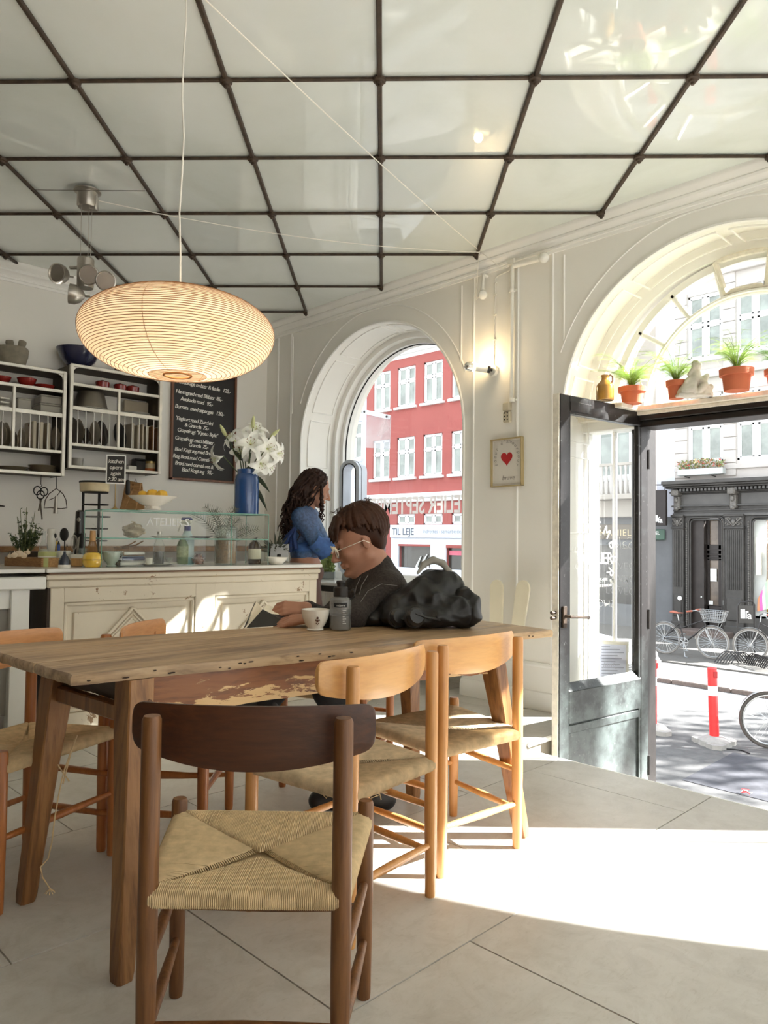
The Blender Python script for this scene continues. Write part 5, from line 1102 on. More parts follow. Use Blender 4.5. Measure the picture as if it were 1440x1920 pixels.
# framed heart picture, hung a little out of square
pc = thing('framed_picture', 'small framed drawing of a red heart with handwriting on the pier', 'picture', (-3.005, WY, 1.603), 0); pc.rotation_euler = (0, R(-.6), 0); w_, h_ = .128, .163
m = MB()
for a in ((-w_, w_, h_-.008, h_), (-w_, w_, -h_, -h_+.008), (-w_, -w_+.008, -h_, h_), (w_-.008, w_, -h_, h_)): m.box(a[0], a[1], -.03, -.002, a[2], a[3], .001)
m.build('frame', mat('pale_gold_frame', (196, 176, 132), .35, .5), pc); m = MB(); m.box(-w_+.008, w_-.008, -.012, -.006, -h_+.008, h_-.008); m.build('mount', mat('picture_mount', (240, 236, 228), .6), pc); m = MB(); m.box(-w_+.018, w_-.018, -.014, -.011, -h_+.02, h_-.016); m.build('sheet', mat('picture_paper', (214, 208, 198), .7, var=.03), pc)
hp_ = [(.047*math.sin(t)**3*1.05, .0032*(13*math.cos(t)-5*math.cos(2*t)-2*math.cos(3*t)-math.cos(4*t))) for t in [2*PI*k/40 for k in range(40)]]
m = MB(); m.prism([(x*(1 if x < 0 else .92), z+.028) for x, z in hp_], .0145, .0155, Matrix.Rotation(PI/2, 4, 'X')); m.build('heart', mat('heart_red', (176, 34, 36), .7), pc)
M_pen = mat('pen_grey', (96, 92, 88), .8)
for s, r_, a0, st_ in (("coeur d'amourpour", .092, 205, 14.6),):
    for k, ch in enumerate(s):
        a = R(a0-k*st_); t = Matrix.Translation((r_*.95*math.cos(a), r_*1.08*math.sin(a)+.012, 0)) @ Matrix.Rotation(a-PI/2, 4, 'Z'); text('handwriting', ch, .036, M_pen, frameM((0, -.0148, .02), (1, 0, 0), (0, 0, 1)) @ t, pc, align='CENTER', shear=.15, extrude=.0003, offset=-.0006) if ch != ' ' else None
text('handwriting', 'brave', .046, M_pen, frameM((-.04, -.0148, -.118), (1, 0, 0), (0, 0, 1)), pc, shear=.2, extrude=.0003, offset=-.0008)
# cream paddles on chrome stands leaning on the pier
M_cream = mat('cream_plastic', (222, 214, 190), .4, var=.03)
def paddle(label, top, lean, wd, legpx, chrome):
    t = thing('folding_stand', label, 'stand'); p = top; ax = Vector((lean, .02, 1)).normalized(); sx = Vector((1, .12, -lean)).normalized(); n_ = sx.cross(ax).normalized(); q = []
    for k in range(13): a = PI*k/12; q.append((wd*math.cos(a), -wd*1.25+wd*1.25*math.sin(a)))
    q += [(-wd*.92, -.42), (wd*.92, -.42)]; M = Matrix((sx, ax, n_)).transposed().to_4x4(); M.translation = p; m = MB(); m.M = M; m.prism(q, -.009, .009); m.build('board', M_cream, t)
    m = MB(); b_ = p-ax*.40; m.tube([b_, Vector((b_.x+.015, b_.y-.03, .01))], .009, 8); m.build('leg', chrome, t)
paddle('cream round-topped narrow board on a grey leg, left of the pair on the pier', ony(932, 1087, 3.93), .0, .047, 0, M_stl)
paddle('cream round-topped narrow board tilting right on a chrome leg, by the door', ony(983, 1088, 3.95), .14, .047, 0, M_chrome)
# ================================================================ bar counter
CF = Vector((-4.06, 1.477, 0)); CD = Vector((.073, .9973, 0)).normalized(); CN = Vector((-CD.y, CD.x, 0))   # CN points away from the room
CZ = .905; CL = 1.775; CDEP = .72; CYAW = math.atan2(CD.y, CD.x)
def cp_(u, v, z=0.): return CF+CD*u+CN*v+Vector((0, 0, z))
M_marble = mat('white_marble', (222, 220, 214), .2, var=.08, scale=5, detail=9, coat=.3)
def chipped(name, c, chip, amt=.62, scale=7.):
    m, nt, b = _base(name); n1 = _tex(nt, scale, (1, 1, 1), 10, .72, .5); n2 = _tex(nt, 2.2, (1, 1, 1), 6, .6); c = lin(c)
    r2 = _ramp(nt, n2.outputs[0], [(.3, tuple(x*.86 for x in c)), (.7, c)]); r1 = _ramp(nt, n1.outputs[0], [(amt, (0, 0, 0)), (amt+.012, (1, 1, 1))])
    mx = nt.nodes.new('ShaderNodeMix'); mx.data_type = 'RGBA'; nt.links.new(r1.outputs[0], mx.inputs[0]); nt.links.new(r2.outputs[0], mx.inputs[6]); mx.inputs[7].default_value = (*lin(chip), 1)
    nt.links.new(mx.outputs[2], b.inputs['Base Color']); b.inputs['Roughness'].default_value = .5; _bump(nt, b, r1.outputs[0], -.4, .003); return m
M_cab = chipped('chipped_cream_paint', (222, 212, 192), (140, 112, 84)); M_cabdk = wood('dark_cabinet_side', (52, 40, 30), (74, 58, 42), 2, 8, .6, 0)
ct = thing('bar_counter', 'cream panelled bar counter with chipped paint behind the table', 'counter', CF, CYAW)
m = MB(); bx = lambda u0, u1, v0, v1, z0, z1, b=.003: m.box(u0, u1, v0, v1, z0, z1, b)
bx(.035, CL-.02, .07, CDEP-.04, .0, .86, 0); m.build('carcass', M_cab, ct)
m = MB(); bx(.02, .05, .055, CDEP-.02, 0, .87); m.build('side_panel', M_cabdk, ct)
for u0, u1 in ((.035, .105), (.87, 1.0), (CL-.075, CL-.015)): m = MB(); bx(u0, u1, .045, .07, .0, .80); m.build('stile', M_cab, ct)
m = MB(); bx(.105, CL-.07, .047, .07, .72, .80); bx(.105, CL-.07, .047, .07, 0, .12); m.build('top_rail', M_cab, ct)
for u0, u1 in ((.105, .87), (1.0, CL-.075)):
    m = MB()
    for a, b, c, d in ((u0, u0+.022, .12, .72), (u1-.022, u1, .12, .72), (u0, u1, .698, .72), (u0, u1, .12, .142)): bx(a, b, .052, .07, c, d, .006)
    m.build('panel_moulding', M_cab, ct); m = MB(); bx(u0+.055, u1-.055, .058, .07, .17, .665, .006); m.build('panel', M_cab, ct)
for u0, u1 in ((.105, .87), (1.0, CL-.075)):             # gabled ornament in the middle of each panel
    c = (u0+u1)/2; m = MB()
    for off, th, dp in ((0, .016, .03), (.024, .010, .022), (.042, .012, .016)):
        for s in (-1, 1): p = Vector((c+s*(.20-off*1.2), .058, .47)); q = Vector((c, .058, .47+.20*1.02-off*1.35)); m.bar(p, q, dp, th, (0, 0, 1), .003)
    m.build('pediment', M_cab, ct)
m = MB(); bx(.015, CL-.005, .035, CDEP, .80, .845, .008); bx(.005, CL, .02, CDEP, .845, .872, .006); m.build('cornice', M_cab, ct); m = MB(); bx(.02, CL-.005, .03, CDEP, .868, .884, .003); m.build('bare_wood_strip', wood('bare_wood', (120, 84, 54), (160, 122, 84), 0, 12), ct)
wt = MB(); wt.box(-.0, CL+.0, 0, CDEP, .884, CZ, .004); wt.box(-.75, .0, .02+.0, CDEP, .884, CZ, .004); solo('marble_worktop', wt, M_marble, 'pale marble slab on top of the cream bar counter', 'worktop', CF, CYAW)
# steel table at the left of the counter
p = onz(80, 1080, .86); s_t = thing('steel_table', 'white metal work table at the left edge, in front of the dark counter side', 'table', (0, 0, 0)); M_wmet = mat('white_metal', (222, 222, 216), .35, .1, var=.03)
TX = Matrix.Translation(cp_(.0, -.02)) @ Matrix.Rotation(CYAW, 4, 'Z')
m = MB(); m.M = TX; m.box(-1.1, -.005, .0, .55, .80, .865, .006); m.build('top', M_wmet, s_t)
for u in (-.165, -1.05): m = MB(); m.M = TX; m.box(u, u+.09, .04, .13, 0, .80, .004); m.build('leg', M_wmet, s_t)
m = MB(); m.M = TX; m.box(-1.0, -.16, .06, .09, .70, .80, .003); m.build('apron', M_wmet, s_t); m = MB(); m.M = TX; m.box(-1.0, -.16, .09, .5, .15, .70, .003); m.build('grey_panel', mat('grey_laminate', (142, 138, 130), .5), s_t)
# ---------------------------------------------------------------- glass display case
gcase = thing('glass_display_case', 'glass display case with one shelf standing on the marble counter', 'display case', cp_(.30, .05, CZ), CYAW)
GL, GD, GH, GS = 1.075, .29, .325, .164
M_gc = thin_glass('case_glass', (.95, .985, .97), .9); M_edge = mat('glass_edge', (104, 158, 140), .15, var=.1, spec=.8)
def gquad(nm, pts): MB().add(pts, [(0, 1, 2, 3)]).build(nm, M_gc, gcase, smooth=False)
gquad('front_pane', [(0, 0, 0), (GL, 0, 0), (GL, 0, GH), (0, 0, GH)]); gquad('side_pane', [(0, 0, 0), (0, GD, 0), (0, GD, GH), (0, 0, GH)]); gquad('side_pane', [(GL, 0, 0), (GL, GD, 0), (GL, GD, GH), (GL, 0, GH)])
gquad('top_pane', [(0, 0, GH), (GL, 0, GH), (GL, GD, GH), (0, GD, GH)]); gquad('shelf_pane', [(0, 0, GS), (GL, 0, GS), (GL, GD, GS), (0, GD, GS)])
for z, x0 in ((GH, -.0), (GS, -.0)):
    m = MB(); m.box(x0, GL, -.002, .001, z-.004, z+.003); m.box(x0, GL, GD-.001, GD+.002, z-.004, z+.003); m.box(x0-.002, x0+.001, 0, GD, z-.004, z+.003); m.box(GL-.001, GL+.002, 0, GD, z-.004, z+.003); m.build('glass_edge', M_edge, gcase)
for x, y in ((0, 0), (GL, 0), (0, GD), (GL, GD), (GL*.75, 0)): m = MB(); m.box(x-.0018, x+.0018, y-.0018, y+.0018, 0, GH); m.build('corner_edge', M_edge, gcase)
text('window_lettering', 'ATELIER S', .066, mat('case_reflection', (236, 238, 238), .5), frameM((.255, -.003, GH-.085), (1, 0, 0), (0, 0, 1)), gcase, spacing=.92)  # reflection of the window lettering, painted onto the case glass

# ---------------------------------------------------------------- small things measured from the frame
LG = {}
def oncase(px, v, z):                                     # point at depth v behind the counter edge, under the given frame column
    d = ray(px, 1000); p0 = cp_(0, v); t = (p0-CAM).dot(CN)/d.dot(CN); P = CAM+d*t; return Vector((P.x, P.y, z))
def lathe_at(name, label, cat, cx, by, prof, m_, z=CZ, f=None, n=24, parts=(), group=None, tilt=None, v=None):
    """prof in frame pixels (radius, height) turned to metres at the depth of the base"""
    P = oncase(cx, v, z) if v is not None else onz(cx, by, z) if f is None else at(cx, by, f)
    if f is not None and z is not None: P = Vector((P.x, P.y, z))
    s = (P-CAM).dot(f0)/FPX; t = thing(name, label, cat, P, 0, group)
    for nm, pf, mm in (('body', prof, m_),)+tuple(parts): m = MB(); m.lathe([(r*s, h*s) for r, h in pf], n); m.build(nm, mm, t)
    if tilt: t.rotation_euler = tilt
    return t, s
def cer(name, c, **k): return mat(name, c, k.pop('rough', .25), var=k.pop('var', .04), coat=k.pop('coat', .3), **k)
M_yel = cer('yellow_glaze', (226, 186, 66), coat=.8); M_navy = cer('navy_glaze', (42, 48, 62)); M_cer = cer('white_ceramic', (232, 228, 218)); M_celadon = cer('celadon_glaze', (186, 196, 186)); M_tin = mat('green_tin', (178, 182, 120), .35, var=.08); M_blk = mat('matt_black', (34, 31, 29), .5)
M_bam = wood('bamboo_light', (188, 140, 84), (216, 172, 112), 2, 20); M_boxw = wood('box_wood', (126, 88, 52), (160, 118, 74), 0, 14, .6, 0); M_boxl = wood('box_wood_light', (178, 134, 86), (206, 164, 112), 0, 14, .6, 0)
M_cl = thin_glass('clear_jar', (.93, .95, .94), 1.3, .02, .12); M_liq = mat('dark_liquid', (46, 34, 30), .2)
t, s = lathe_at('honey_jar', 'yellow glazed round jar with a thin lid line at the front of the counter', 'jar', 172.5, 1064, [(8, 0), (13, 1), (17, 7), (17.8, 14), (16.5, 22), (12, 27.5), (5, 29), (0, 29)], M_yel, parts=(('lid_line', [(17.9, 14.2), (18.1, 14.6), (17.9, 15.2)], mat('brown_line', (120, 84, 40), .5)),))
P = t.location+Vector((0, 0, 29*s)); wk = thing('tea_whisk', 'bamboo tea whisk standing upside down on the yellow jar', 'whisk', P, 0); m = MB(); m.lathe([(5.4*s, 21*s), (5.6*s, 25*s), (5.2*s, 40*s), (0, 40*s)], 14); m.build('handle', M_bam, wk)
m = MB()
for k in range(30): a = 2*PI*k/30; m.tube([(4.8*s*math.cos(a), 4.8*s*math.sin(a), 22*s), (8*s*math.cos(a), 8*s*math.sin(a), 8*s), (8.8*s*math.cos(a), 8.8*s*math.sin(a), 0)], .0011, 4)
m.build('tines', wood('whisk_tine', (150, 108, 58), (176, 130, 76), 2), wk, kind='stuff')
lathe_at('squeeze_bottle', 'small dark squeeze bottle with a white base between the box and the bowl', 'bottle', 120.5, 1065, [(10.6, 0), (11, 1), (11, 6), (9.5, 7)], M_cer, parts=(('dark_top', [(10.6, 6), (10.2, 14), (6, 22), (2.6, 26), (2.2, 31), (0, 31)], M_navy),))
lathe_at('wooden_bowl', 'small wooden bowl with a white rim behind the squeeze bottle', 'bowl', 144, 1062, [(9, 0), (11.5, 2), (12, 15), (11, 16)], M_bam, parts=(('white_lid', [(11.6, 15), (11.8, 20), (10.5, 22.5), (0, 22.5)], M_cer),))
lathe_at('footed_cup', 'pale green footed cup in the left corner of the display case', 'cup', 208.5, 1062.5, [(8, 0), (9.5, 1), (7, 4), (8, 6), (14, 13), (15.5, 20), (17.5, 28), (16.8, 28.5), (14.6, 20), (12, 13), (0, 8)], M_celadon, n=10)
lathe_at('green_tin', 'round pale green tin behind the wooden box', 'tin', 88.5, 1052, [(15.5, 0), (15.8, 1), (15.8, 17), (16.3, 17.5), (16.3, 27), (15.5, 28), (0, 28)], M_tin, f=4.22, parts=(('lid_seam', [(16.5, 17.5), (16.6, 18.5), (16.5, 19.5)], M_cer),))
lathe_at('white_tin', 'round white tin with a label right of the green tin', 'tin', 118, 1052, [(12.8, 0), (13.1, 1), (13.1, 22), (13.6, 22.5), (13.6, 28), (13, 29), (0, 29)], mat('white_tin', (206, 204, 196), .35), f=4.3, parts=())
# finger-jointed box with bulbs of garlic
b0, b1, b2 = onz(8, 1061, CZ), onz(77, 1063, CZ), onz(111, 1063, CZ); wb_ = thing('wooden_box', 'long open finger-jointed wooden box at the left end of the counter', 'box')
hb = 18*4.0/1400; e1 = (b1-b0); e1.z = 0; L1_ = e1.length; e1.normalize(); e2 = (b2-b1); e2.z = 0; L2_ = e2.length; e2.normalize()
def wallb(nm, p, d, L, mm, j): 
    n_ = Vector((-d.y, d.x, 0)); M = Matrix((d, n_, Vector((0, 0, 1)))).transposed().to_4x4(); M.translation = p; m = MB(); m.M = M; m.box(0, L, 0, .009, 0, hb, .001); m.build(nm, mm, wb_)
    if j:
        m = MB(); m.M = M
        for k in range(5): m.box(-.001, .008, -.0015, .002, hb*(.05+.2*k), hb*(.15+.2*k))
        m.build('finger_joint', M_boxw, wb_)
wallb('side', b0, e1, L1_, M_boxw, 0); wallb('side', b1, e2, L2_, M_boxl, 1); wallb('side', b0+e2*L2_, e1, L1_, M_boxw, 0); wallb('side', b0, e2, L2_, M_boxl, 0)
m = MB(); m.add([b0, b1, b1+e2*L2_, b0+e2*L2_], [(0, 1, 2, 3)]); m.build('bottom', M_boxw, wb_)
rn = random.Random(6); M_gar = mat('garlic_skin', (206, 186, 160), .6, var=.15, scale=20)
for k, (px, py, r) in enumerate(((27, 1041, 6), (36, 1038, 7.5), (45, 1042, 6), (52, 1036, 5), (18, 1043, 4.5))):
    P = at(px, py, 3.98+.03*k); s = 3.95/1400; g_ = thing('garlic_bulb', ('pale garlic bulb at the left in the wooden box', 'largest pale garlic bulb in the wooden box', 'pale garlic bulb right of the largest in the box', 'small garlic bulb at the back of the box', 'smallest garlic bulb near the box corner')[k], 'garlic', P); m = MB(); m.ball((0, 0, 0), (r*s, r*s, r*s*.85), 12, 8); m.build('bulb', M_gar, g_); m = MB(); m.tube([(0, 0, r*s*.7), (.003, 0, r*s*1.5)], [.004, .002], 6); m.build('neck', M_gar, g_)
# utensils and small bottles behind the tins
def stand(name, label, cat, cx, by, f, build, z=CZ):
    P = at(cx, by, f); P = Vector((P.x, P.y, z)); t = thing(name, label, cat, P, YAW); s = (P-CAM).dot(f0)/FPX; build(t, s, by); return t
def glassbottle(t, s, by): m = MB(); m.lathe([(r*s, h*s) for r, h in ((7.5, 0), (8, 2), (8, 34), (3.5, 46), (3, 60), (3.6, 61), (3.4, 64), (0, 64))], 16); m.build('glass', M_cl, t); m = MB(); m.lathe([(r*s, h*s) for r, h in ((6.5, 2), (7, 30), (0, 30))], 14); m.build('oil', mat('pale_oil', (196, 190, 160), .3), t)
stand('oil_bottle', 'clear glass bottle behind the green tin', 'bottle', 81, 1055, 4.35, glassbottle)
def mixer(t, s, by): m = MB(); m.lathe([(r*s, h*s) for r, h in ((6, 0), (7, 30), (7.5, 52), (6.5, 58), (7.5, 60), (7, 68), (0, 69))], 16); m.build('body', M_cer, t); m = MB(); m.ball((7*s, 0, 55*s), (3*s, 3*s, 5*s), 8, 6); m.build('button', M_blk, t)
stand('hand_blender', 'white upright hand blender behind the tins', 'blender', 95, 1056, 4.42, mixer)
for nm, lb, px, top, cc, f, lean in (('pencil', 'yellow pencil standing in the tins', 105, 1000, (214, 178, 60), 4.34, 3), ('lighter', 'blue lighter beside the yellow pencil', 109, 1006, (60, 84, 150), 4.34, 0), ('brush', 'wooden brush handle leaning right of the white tin', 128, 1010, (150, 110, 70), 4.3, -10)):
    stand(nm, lb, nm, px, 1052, f, lambda t, s, by: (MB().tube([(0, 0, 0), (lean*.3*s, 0, (by-top-6)*s)], (1.4 if nm != 'lighter' else 3.2)*s, 8).build('shaft', mat(nm+'_c', cc, .5), t), MB().tube([(lean*.3*s, 0, (by-top-6)*s), (lean*.35*s, 0, (by-top)*s)], [(1.4 if nm != 'lighter' else 3.)*s, .6*s], 8).build('tip', M_blk, t)))
def ladle(t, s, by): m = MB(); m.tube([(0, 0, 0), (-2*s, 0, 48*s)], 1.3*s, 8); m.build('handle', M_blk, t); m = MB(); m.ball((-3*s, 0, 58*s), (8.5*s, 3*s, 12.5*s), 14, 10); m.build('bowl', M_blk, t)
stand('serving_spoon', 'large black serving spoon standing among the utensils', 'spoon', 122, 1056, 4.4, ladle)
def ringw(t, s, by):
    m = MB(); m.tube([(0, 0, 0), (2*s, 0, 30*s)], 1.4*s, 8); m.build('handle', M_stl, t)
    for k in range(5): m = MB(); a = k*PI/5; m.tube([(2*s+6*s*math.sin(w)*math.cos(a), 6*s*math.sin(w)*math.sin(a), (44-14*math.cos(w))*s) for w in [2*PI*j/16 for j in range(16)]], .35*s, 4, closed=True); m.build('wire_loop', M_stl, t)
stand('balloon_whisk', 'metal balloon whisk with a ringed top beside the black spoon', 'whisk', 136, 1056, 4.36, ringw)
def tongs(t, s, by): m = MB(); m.tube([(0, 0, 0), (5*s, 0, 52*s), (7*s, 0, 55*s), (6*s, 0, 50*s), (2*s, 0, 0)], 1.2*s, 6); m.build('arm', M_stl, t)
stand('tongs', 'steel tongs leaning right of the balloon whisk', 'tongs', 141, 1056, 4.33, tongs)
lathe_at('glass_tumbler', 'glass tumbler behind the wooden bowl', 'glass', 156, 1044, [(8, 0), (9.5, 32), (8.9, 32), (7.6, 2), (0, 2)], M_cl, f=4.45)
def grinder(t, s, by): m = MB(); m.box(-9*s, 9*s, -8*s, 8*s, 0, 60*s, 2*s); m.build('base', M_blk, t); m = MB(); m.tube([(0, 0, 58*s), (0, 0, 80*s), (0, 0, 99*s), (0, 0, 102*s)], [9*s, 8.6*s, 8*s, 4*s], 16); m.build('hopper', mat('smoked_plastic', (48, 42, 38), .25), t); m = MB(); m.ball((1*s, -8.5*s, 84*s), (3.5*s, 1*s, 4*s), 8, 6); m.build('badge', M_stl, t)
stand('coffee_grinder', 'tall black coffee grinder left of the black tiered stand', 'grinder', 148, 1056, 4.55, grinder)
# black tiered stand with a cake box
def tier(t, s, by):
    for x in (-18, 12): m = MB(); m.box((x-2)*s, (x+2)*s, -2*s, 2*s, 0, 134*s, .4*s); m.build('upright', M_blk, t)
    for k in range(6): m = MB(); w = (22, 27, 23, 27, 23, 22)[k]; m.lathe([(0, -1.2*s), (w*s, -1*s), ((w+1)*s, 1*s), (w*s, 1.4*s), (0, .4*s)], 22, (3*s if k != 1 else -2*s, 6*s, (20+22.6*k)*s)); m.build('tray', M_blk, t)
stand('tiered_stand', 'black metal tiered tray stand against the wall', 'stand', 171, 1056, 4.72, tier)
def cake(t, s, by): m = MB(); m.lathe([(24*s, 0), (26*s, 1*s), (27*s, 17*s), (0, 17*s)], 24); m.build('tub', mat('cake_tub', (214, 196, 160), .4, var=.15, scale=14), t); m = MB(); m.lathe([(27.5*s, 16.5*s), (28*s, 18*s), (27*s, 20*s), (0, 20.5*s)], 24); m.build('lid', M_blk, t)
z_t = CZ+(20+22.6*5+1.6)*4.72/1400*1.0; stand('cake_tub', 'round cream tub with a black lid on top of the tiered stand', 'tub', 174, 1056, 4.74, cake, z_t)
# herb pot
def herb(t, s, by):
    rn = random.Random(9); m = MB(); m.lathe([(22*s, 0), (27*s, 24*s), (25*s, 24*s), (0, 20*s)], 18); m.build('pot', M_cabdk, t); m = MB(); lf = MB()
    for k in range(34):
        a = rn.uniform(0, 2*PI); r_ = rn.uniform(4, 34); h = rn.uniform(40, 78) if k % 4 else rn.uniform(80, 106); e = Vector((r_*math.cos(a), r_*math.sin(a)*.7, h))*s; m.tube([(e.x*.2, e.y*.2, 20*s), (e.x*.7, e.y*.7, h*.6*s), e], .55*s, 4)
        for q in range(16 if h < 80 else 6):
            tt = rn.uniform(.4, 1.02); c = Vector((e.x*tt, e.y*tt, 20*s+(e.z-20*s)*tt)); d = Vector((rn.gauss(0, 1), rn.gauss(0, 1), rn.gauss(0, .6))).normalized(); w_ = d.cross(Vector((rn.gauss(0, 1), 1, rn.gauss(0, 1)))).normalized(); l_ = rn.uniform(5, 9)*s
            lf.add([c, c+d*l_*.5+w_*l_*.3, c+d*l_-Vector((0, 0, l_*.2)), c+d*l_*.5-w_*l_*.3], [(0, 1, 2), (0, 2, 3)])
    m.build('stems', mat('herb_stem', (104, 112, 66), .6), t, kind='stuff'); lf.build('leaves', mat('herb_leaf', (62, 78, 40), .55, var=.35, scale=12), t, smooth=False, kind='stuff')
stand('potted_herb', 'bushy dark green herb plant behind the wooden box', 'plant', 46, 1056, 4.5, herb)
# ---------------------------------------------------------------- things in and on the display case
t, s = lathe_at('compote_bowl', 'white footed fruit bowl on top of the display case', 'bowl', 286, 955.5, [(15, 0), (16, 1), (13, 4), (12, 6), (20, 9), (33, 17), (43, 23.5), (44.5, 25), (42, 24.5), (30, 17.5), (0, 12)], M_cer, z=CZ+GH+.003, n=28)
M_lem = mat('lemon_skin', (232, 182, 62), .4, var=.08, scale=30, bump=.1)
for k, (dx, dh, r, lb) in enumerate(((-19, 32, 8.5, 'lemon at the left in the white fruit bowl'), (-1, 34, 10.5, 'lemon in the middle of the white fruit bowl'), (17, 33, 10, 'lemon at the right in the white fruit bowl'))):
    P = t.location+Vector((r0.x*dx*s, r0.y*dx*s, (dh-r*.5)*s)); g_ = thing('lemon', lb, 'lemon', P, YAW+.4*k, 'lemons in the fruit bowl'); m = MB(); m.lathe([(0, -r*1.15*s), (r*.25*s, -r*1.05*s), (r*.75*s, -r*.7*s), (r*.92*s, 0), (r*.75*s, r*.7*s), (r*.25*s, r*1.05*s), (0, r*1.18*s)], 16, M=Matrix.Rotation(PI/2, 4, 'Y')); m.build('fruit', M_lem, g_); m = MB(); m.ball((r*1.15*s, 0, 0), .8*s, 6, 4); m.build('stem_end', M_bam, g_)
sgn_ = thing('menu_stand', 'small black hours sign on a brass stand on top of the display case', 'sign', oncase(214.5, .20, CZ+GH+.003), YAW+R(18)); s = (sgn_.location-CAM).dot(f0)/FPX
m = MB(); m.lathe([(11*s, 0), (10*s, 1.5*s), (4*s, 4*s), (1.4*s, 8*s), (1.1*s, 12*s)], 16); m.tube([(0, 0, 10*s), (0, 0, 54*s)], 1.0*s, 8); m.build('stem', mat('brass', (186, 158, 110), .3, .9), sgn_); m = MB(); m.box(-17.5*s, 17.5*s, -1*s, 1*s, 49*s, 104*s, .3*s); m.build('white_frame', M_white_let, sgn_); m = MB(); m.box(-15.3*s, 15.3*s, -1.6*s, -.9*s, 51.5*s, 101.5*s); m.build('board', M_blk, sgn_)
M_chalk = mat('chalk_white', (238, 236, 228), .9)
for k, w in enumerate(('kitchen', 'opens', 'again', '7:30 am')): text('lettering', w, 10.5*s, M_chalk, frameM((0, -1.9*s, (88-11.2*k)*s), (1, 0, 0), (0, 0, 1)), sgn_, shear=.15, align='CENTER', spacing=.9, extrude=.0003)
def inside(u, v): return cp_(.30+u, .05+v)
# vase
t, s = lathe_at('vase', 'tall blue glazed vase on the right end of the display case', 'vase', 462, 966, [(20, 0), (22.5, 1.5), (23, 8), (23, 66), (21, 74), (18, 78), (18.5, 86), (17, 86), (16, 78), (0, 70)], mat('blue_glaze', (38, 74, 128), .22, var=.3, scale=9, stretch=(1, 1, .15), coat=.6), z=CZ+GH+.003, n=32)
VB = t.location.copy(); vs_ = s
# crumpled linen bag and striped cloths behind the glass
def linen(t, s, by):
    m = MB(); n_, k_ = 26, 16; vs = []; rn = random.Random(3)
    for i in range(k_+1):
        a = PI*i/k_
        for j in range(n_): w = 2*PI*j/n_; q = 1+.16*math.sin(3*w+i)+.1*math.sin(5*w-2*i)+.06*math.sin(9*w+3*i); vs.append((19*s*math.sin(a)*math.cos(w)*q, 14*s*math.sin(a)*math.sin(w)*q, (13-13*math.cos(a)*(1+.1*math.sin(4*w)))*s))
    m.add(vs, [(i*n_+j, i*n_+(j+1) % n_, (i+1)*n_+(j+1) % n_, (i+1)*n_+j) for i in range(k_) for j in range(n_)]); m.build('cloth', mat('linen', (186, 172, 150), .9, var=.12, scale=20, bump=.15), t); m = MB(); m.tube([(0, -2*s, 24*s), (3*s, -4*s, 29*s), (-3*s, -5*s, 30*s)], [3*s, 2*s, .8*s], 8); m.build('gathered_neck', MATS['linen'], t)
stand('linen_bag', 'crumpled beige linen bag on the case shelf', 'bag', 250, 1010, (oncase(250, .2, 0)-CAM).dot(f0), linen, CZ+GS+.004)
for k, (lb, cc) in enumerate((('folded grey and white cloth at the bottom of the cloth pile', (206, 206, 204)), ('folded navy striped cloth in the middle of the cloth pile', (72, 80, 112)), ('folded white striped cloth on top of the cloth pile', (222, 220, 214)))):
    P = onz(243, 1060, CZ+.001); P = oncase(243, .2, 0); P.z = CZ+.002+.030*k; c_ = thing('folded_cloth', lb, 'cloth', P, CYAW+.1*k, 'folded cloths in the display case'); m = MB(); m.box(-.075, .075, -.06, .06, 0, .028, .009); m.build('fold', stripes('cloth_%d' % k, [cc, (226, 224, 218), cc, (140, 112, 92)], 26+7*k, 1), c_)
for k, dx in enumerate((0, 14)):
    def scoop(t, s, by): m = MB(); m.tube([(-16*s, 0, 6*s), (0, 0, 9*s), (14*s, 0, 17*s)], [1.3*s, 1.5*s, 1.2*s], 8); m.build('handle', M_boxw, t); m = MB(); m.ball((-20*s, 0, 4.5*s), (8*s, 5*s, 3*s), 10, 6); m.build('bowl', M_boxw, t)
    stand('wooden_scoop', ('wooden scoop lying on the cloth pile', 'second wooden scoop crossing the first on the cloth pile')[k], 'scoop', 240+dx, 1050, (oncase(240+dx, .17+.05*k, 0)-CAM).dot(f0), scoop, CZ+.094)
lathe_at('glass_bottle', 'clear glass bottle with dark contents in the display case', 'bottle', 299, 1058, [(9.5, 0), (10, 1.5), (10, 38), (6, 47), (4, 52), (3.8, 59), (4.4, 60), (4.2, 63), (0, 63)], M_cl, z=CZ+.002, v=.13, parts=(('contents', [(8.6, 1), (9, 26), (0, 26)], M_liq), ('cap', [(4.6, 59), (4.6, 64), (0, 64.5)], M_stl)))
def plate_prof(r, h=3.): return [(r*.55, 0), (r*.6, .4), (r*.95, h*.9), (r, h), (r*.93, h), (r*.6, 1.2), (0, 1.0)]
lathe_at('dinner_plate', 'large oval plate on the floor of the display case', 'plate', 292, 1061, plate_prof(42, 4), M_cer, z=CZ+.002, v=.19)
lathe_at('white_cup', 'tiny white cup beside the glass bottle', 'cup', 281, 1061, [(5, 0), (7, 12), (6.4, 12), (4.4, 1), (0, 1)], M_cer, z=CZ+.012, v=.10)
lathe_at('glass_dish', 'small cut glass dish right of the glass bottle', 'dish', 318, 1059, [(3, 0), (3, 2), (2, 5), (6, 9), (7, 15), (6.4, 15), (0, 8)], M_cl, z=CZ+.003, v=.09)
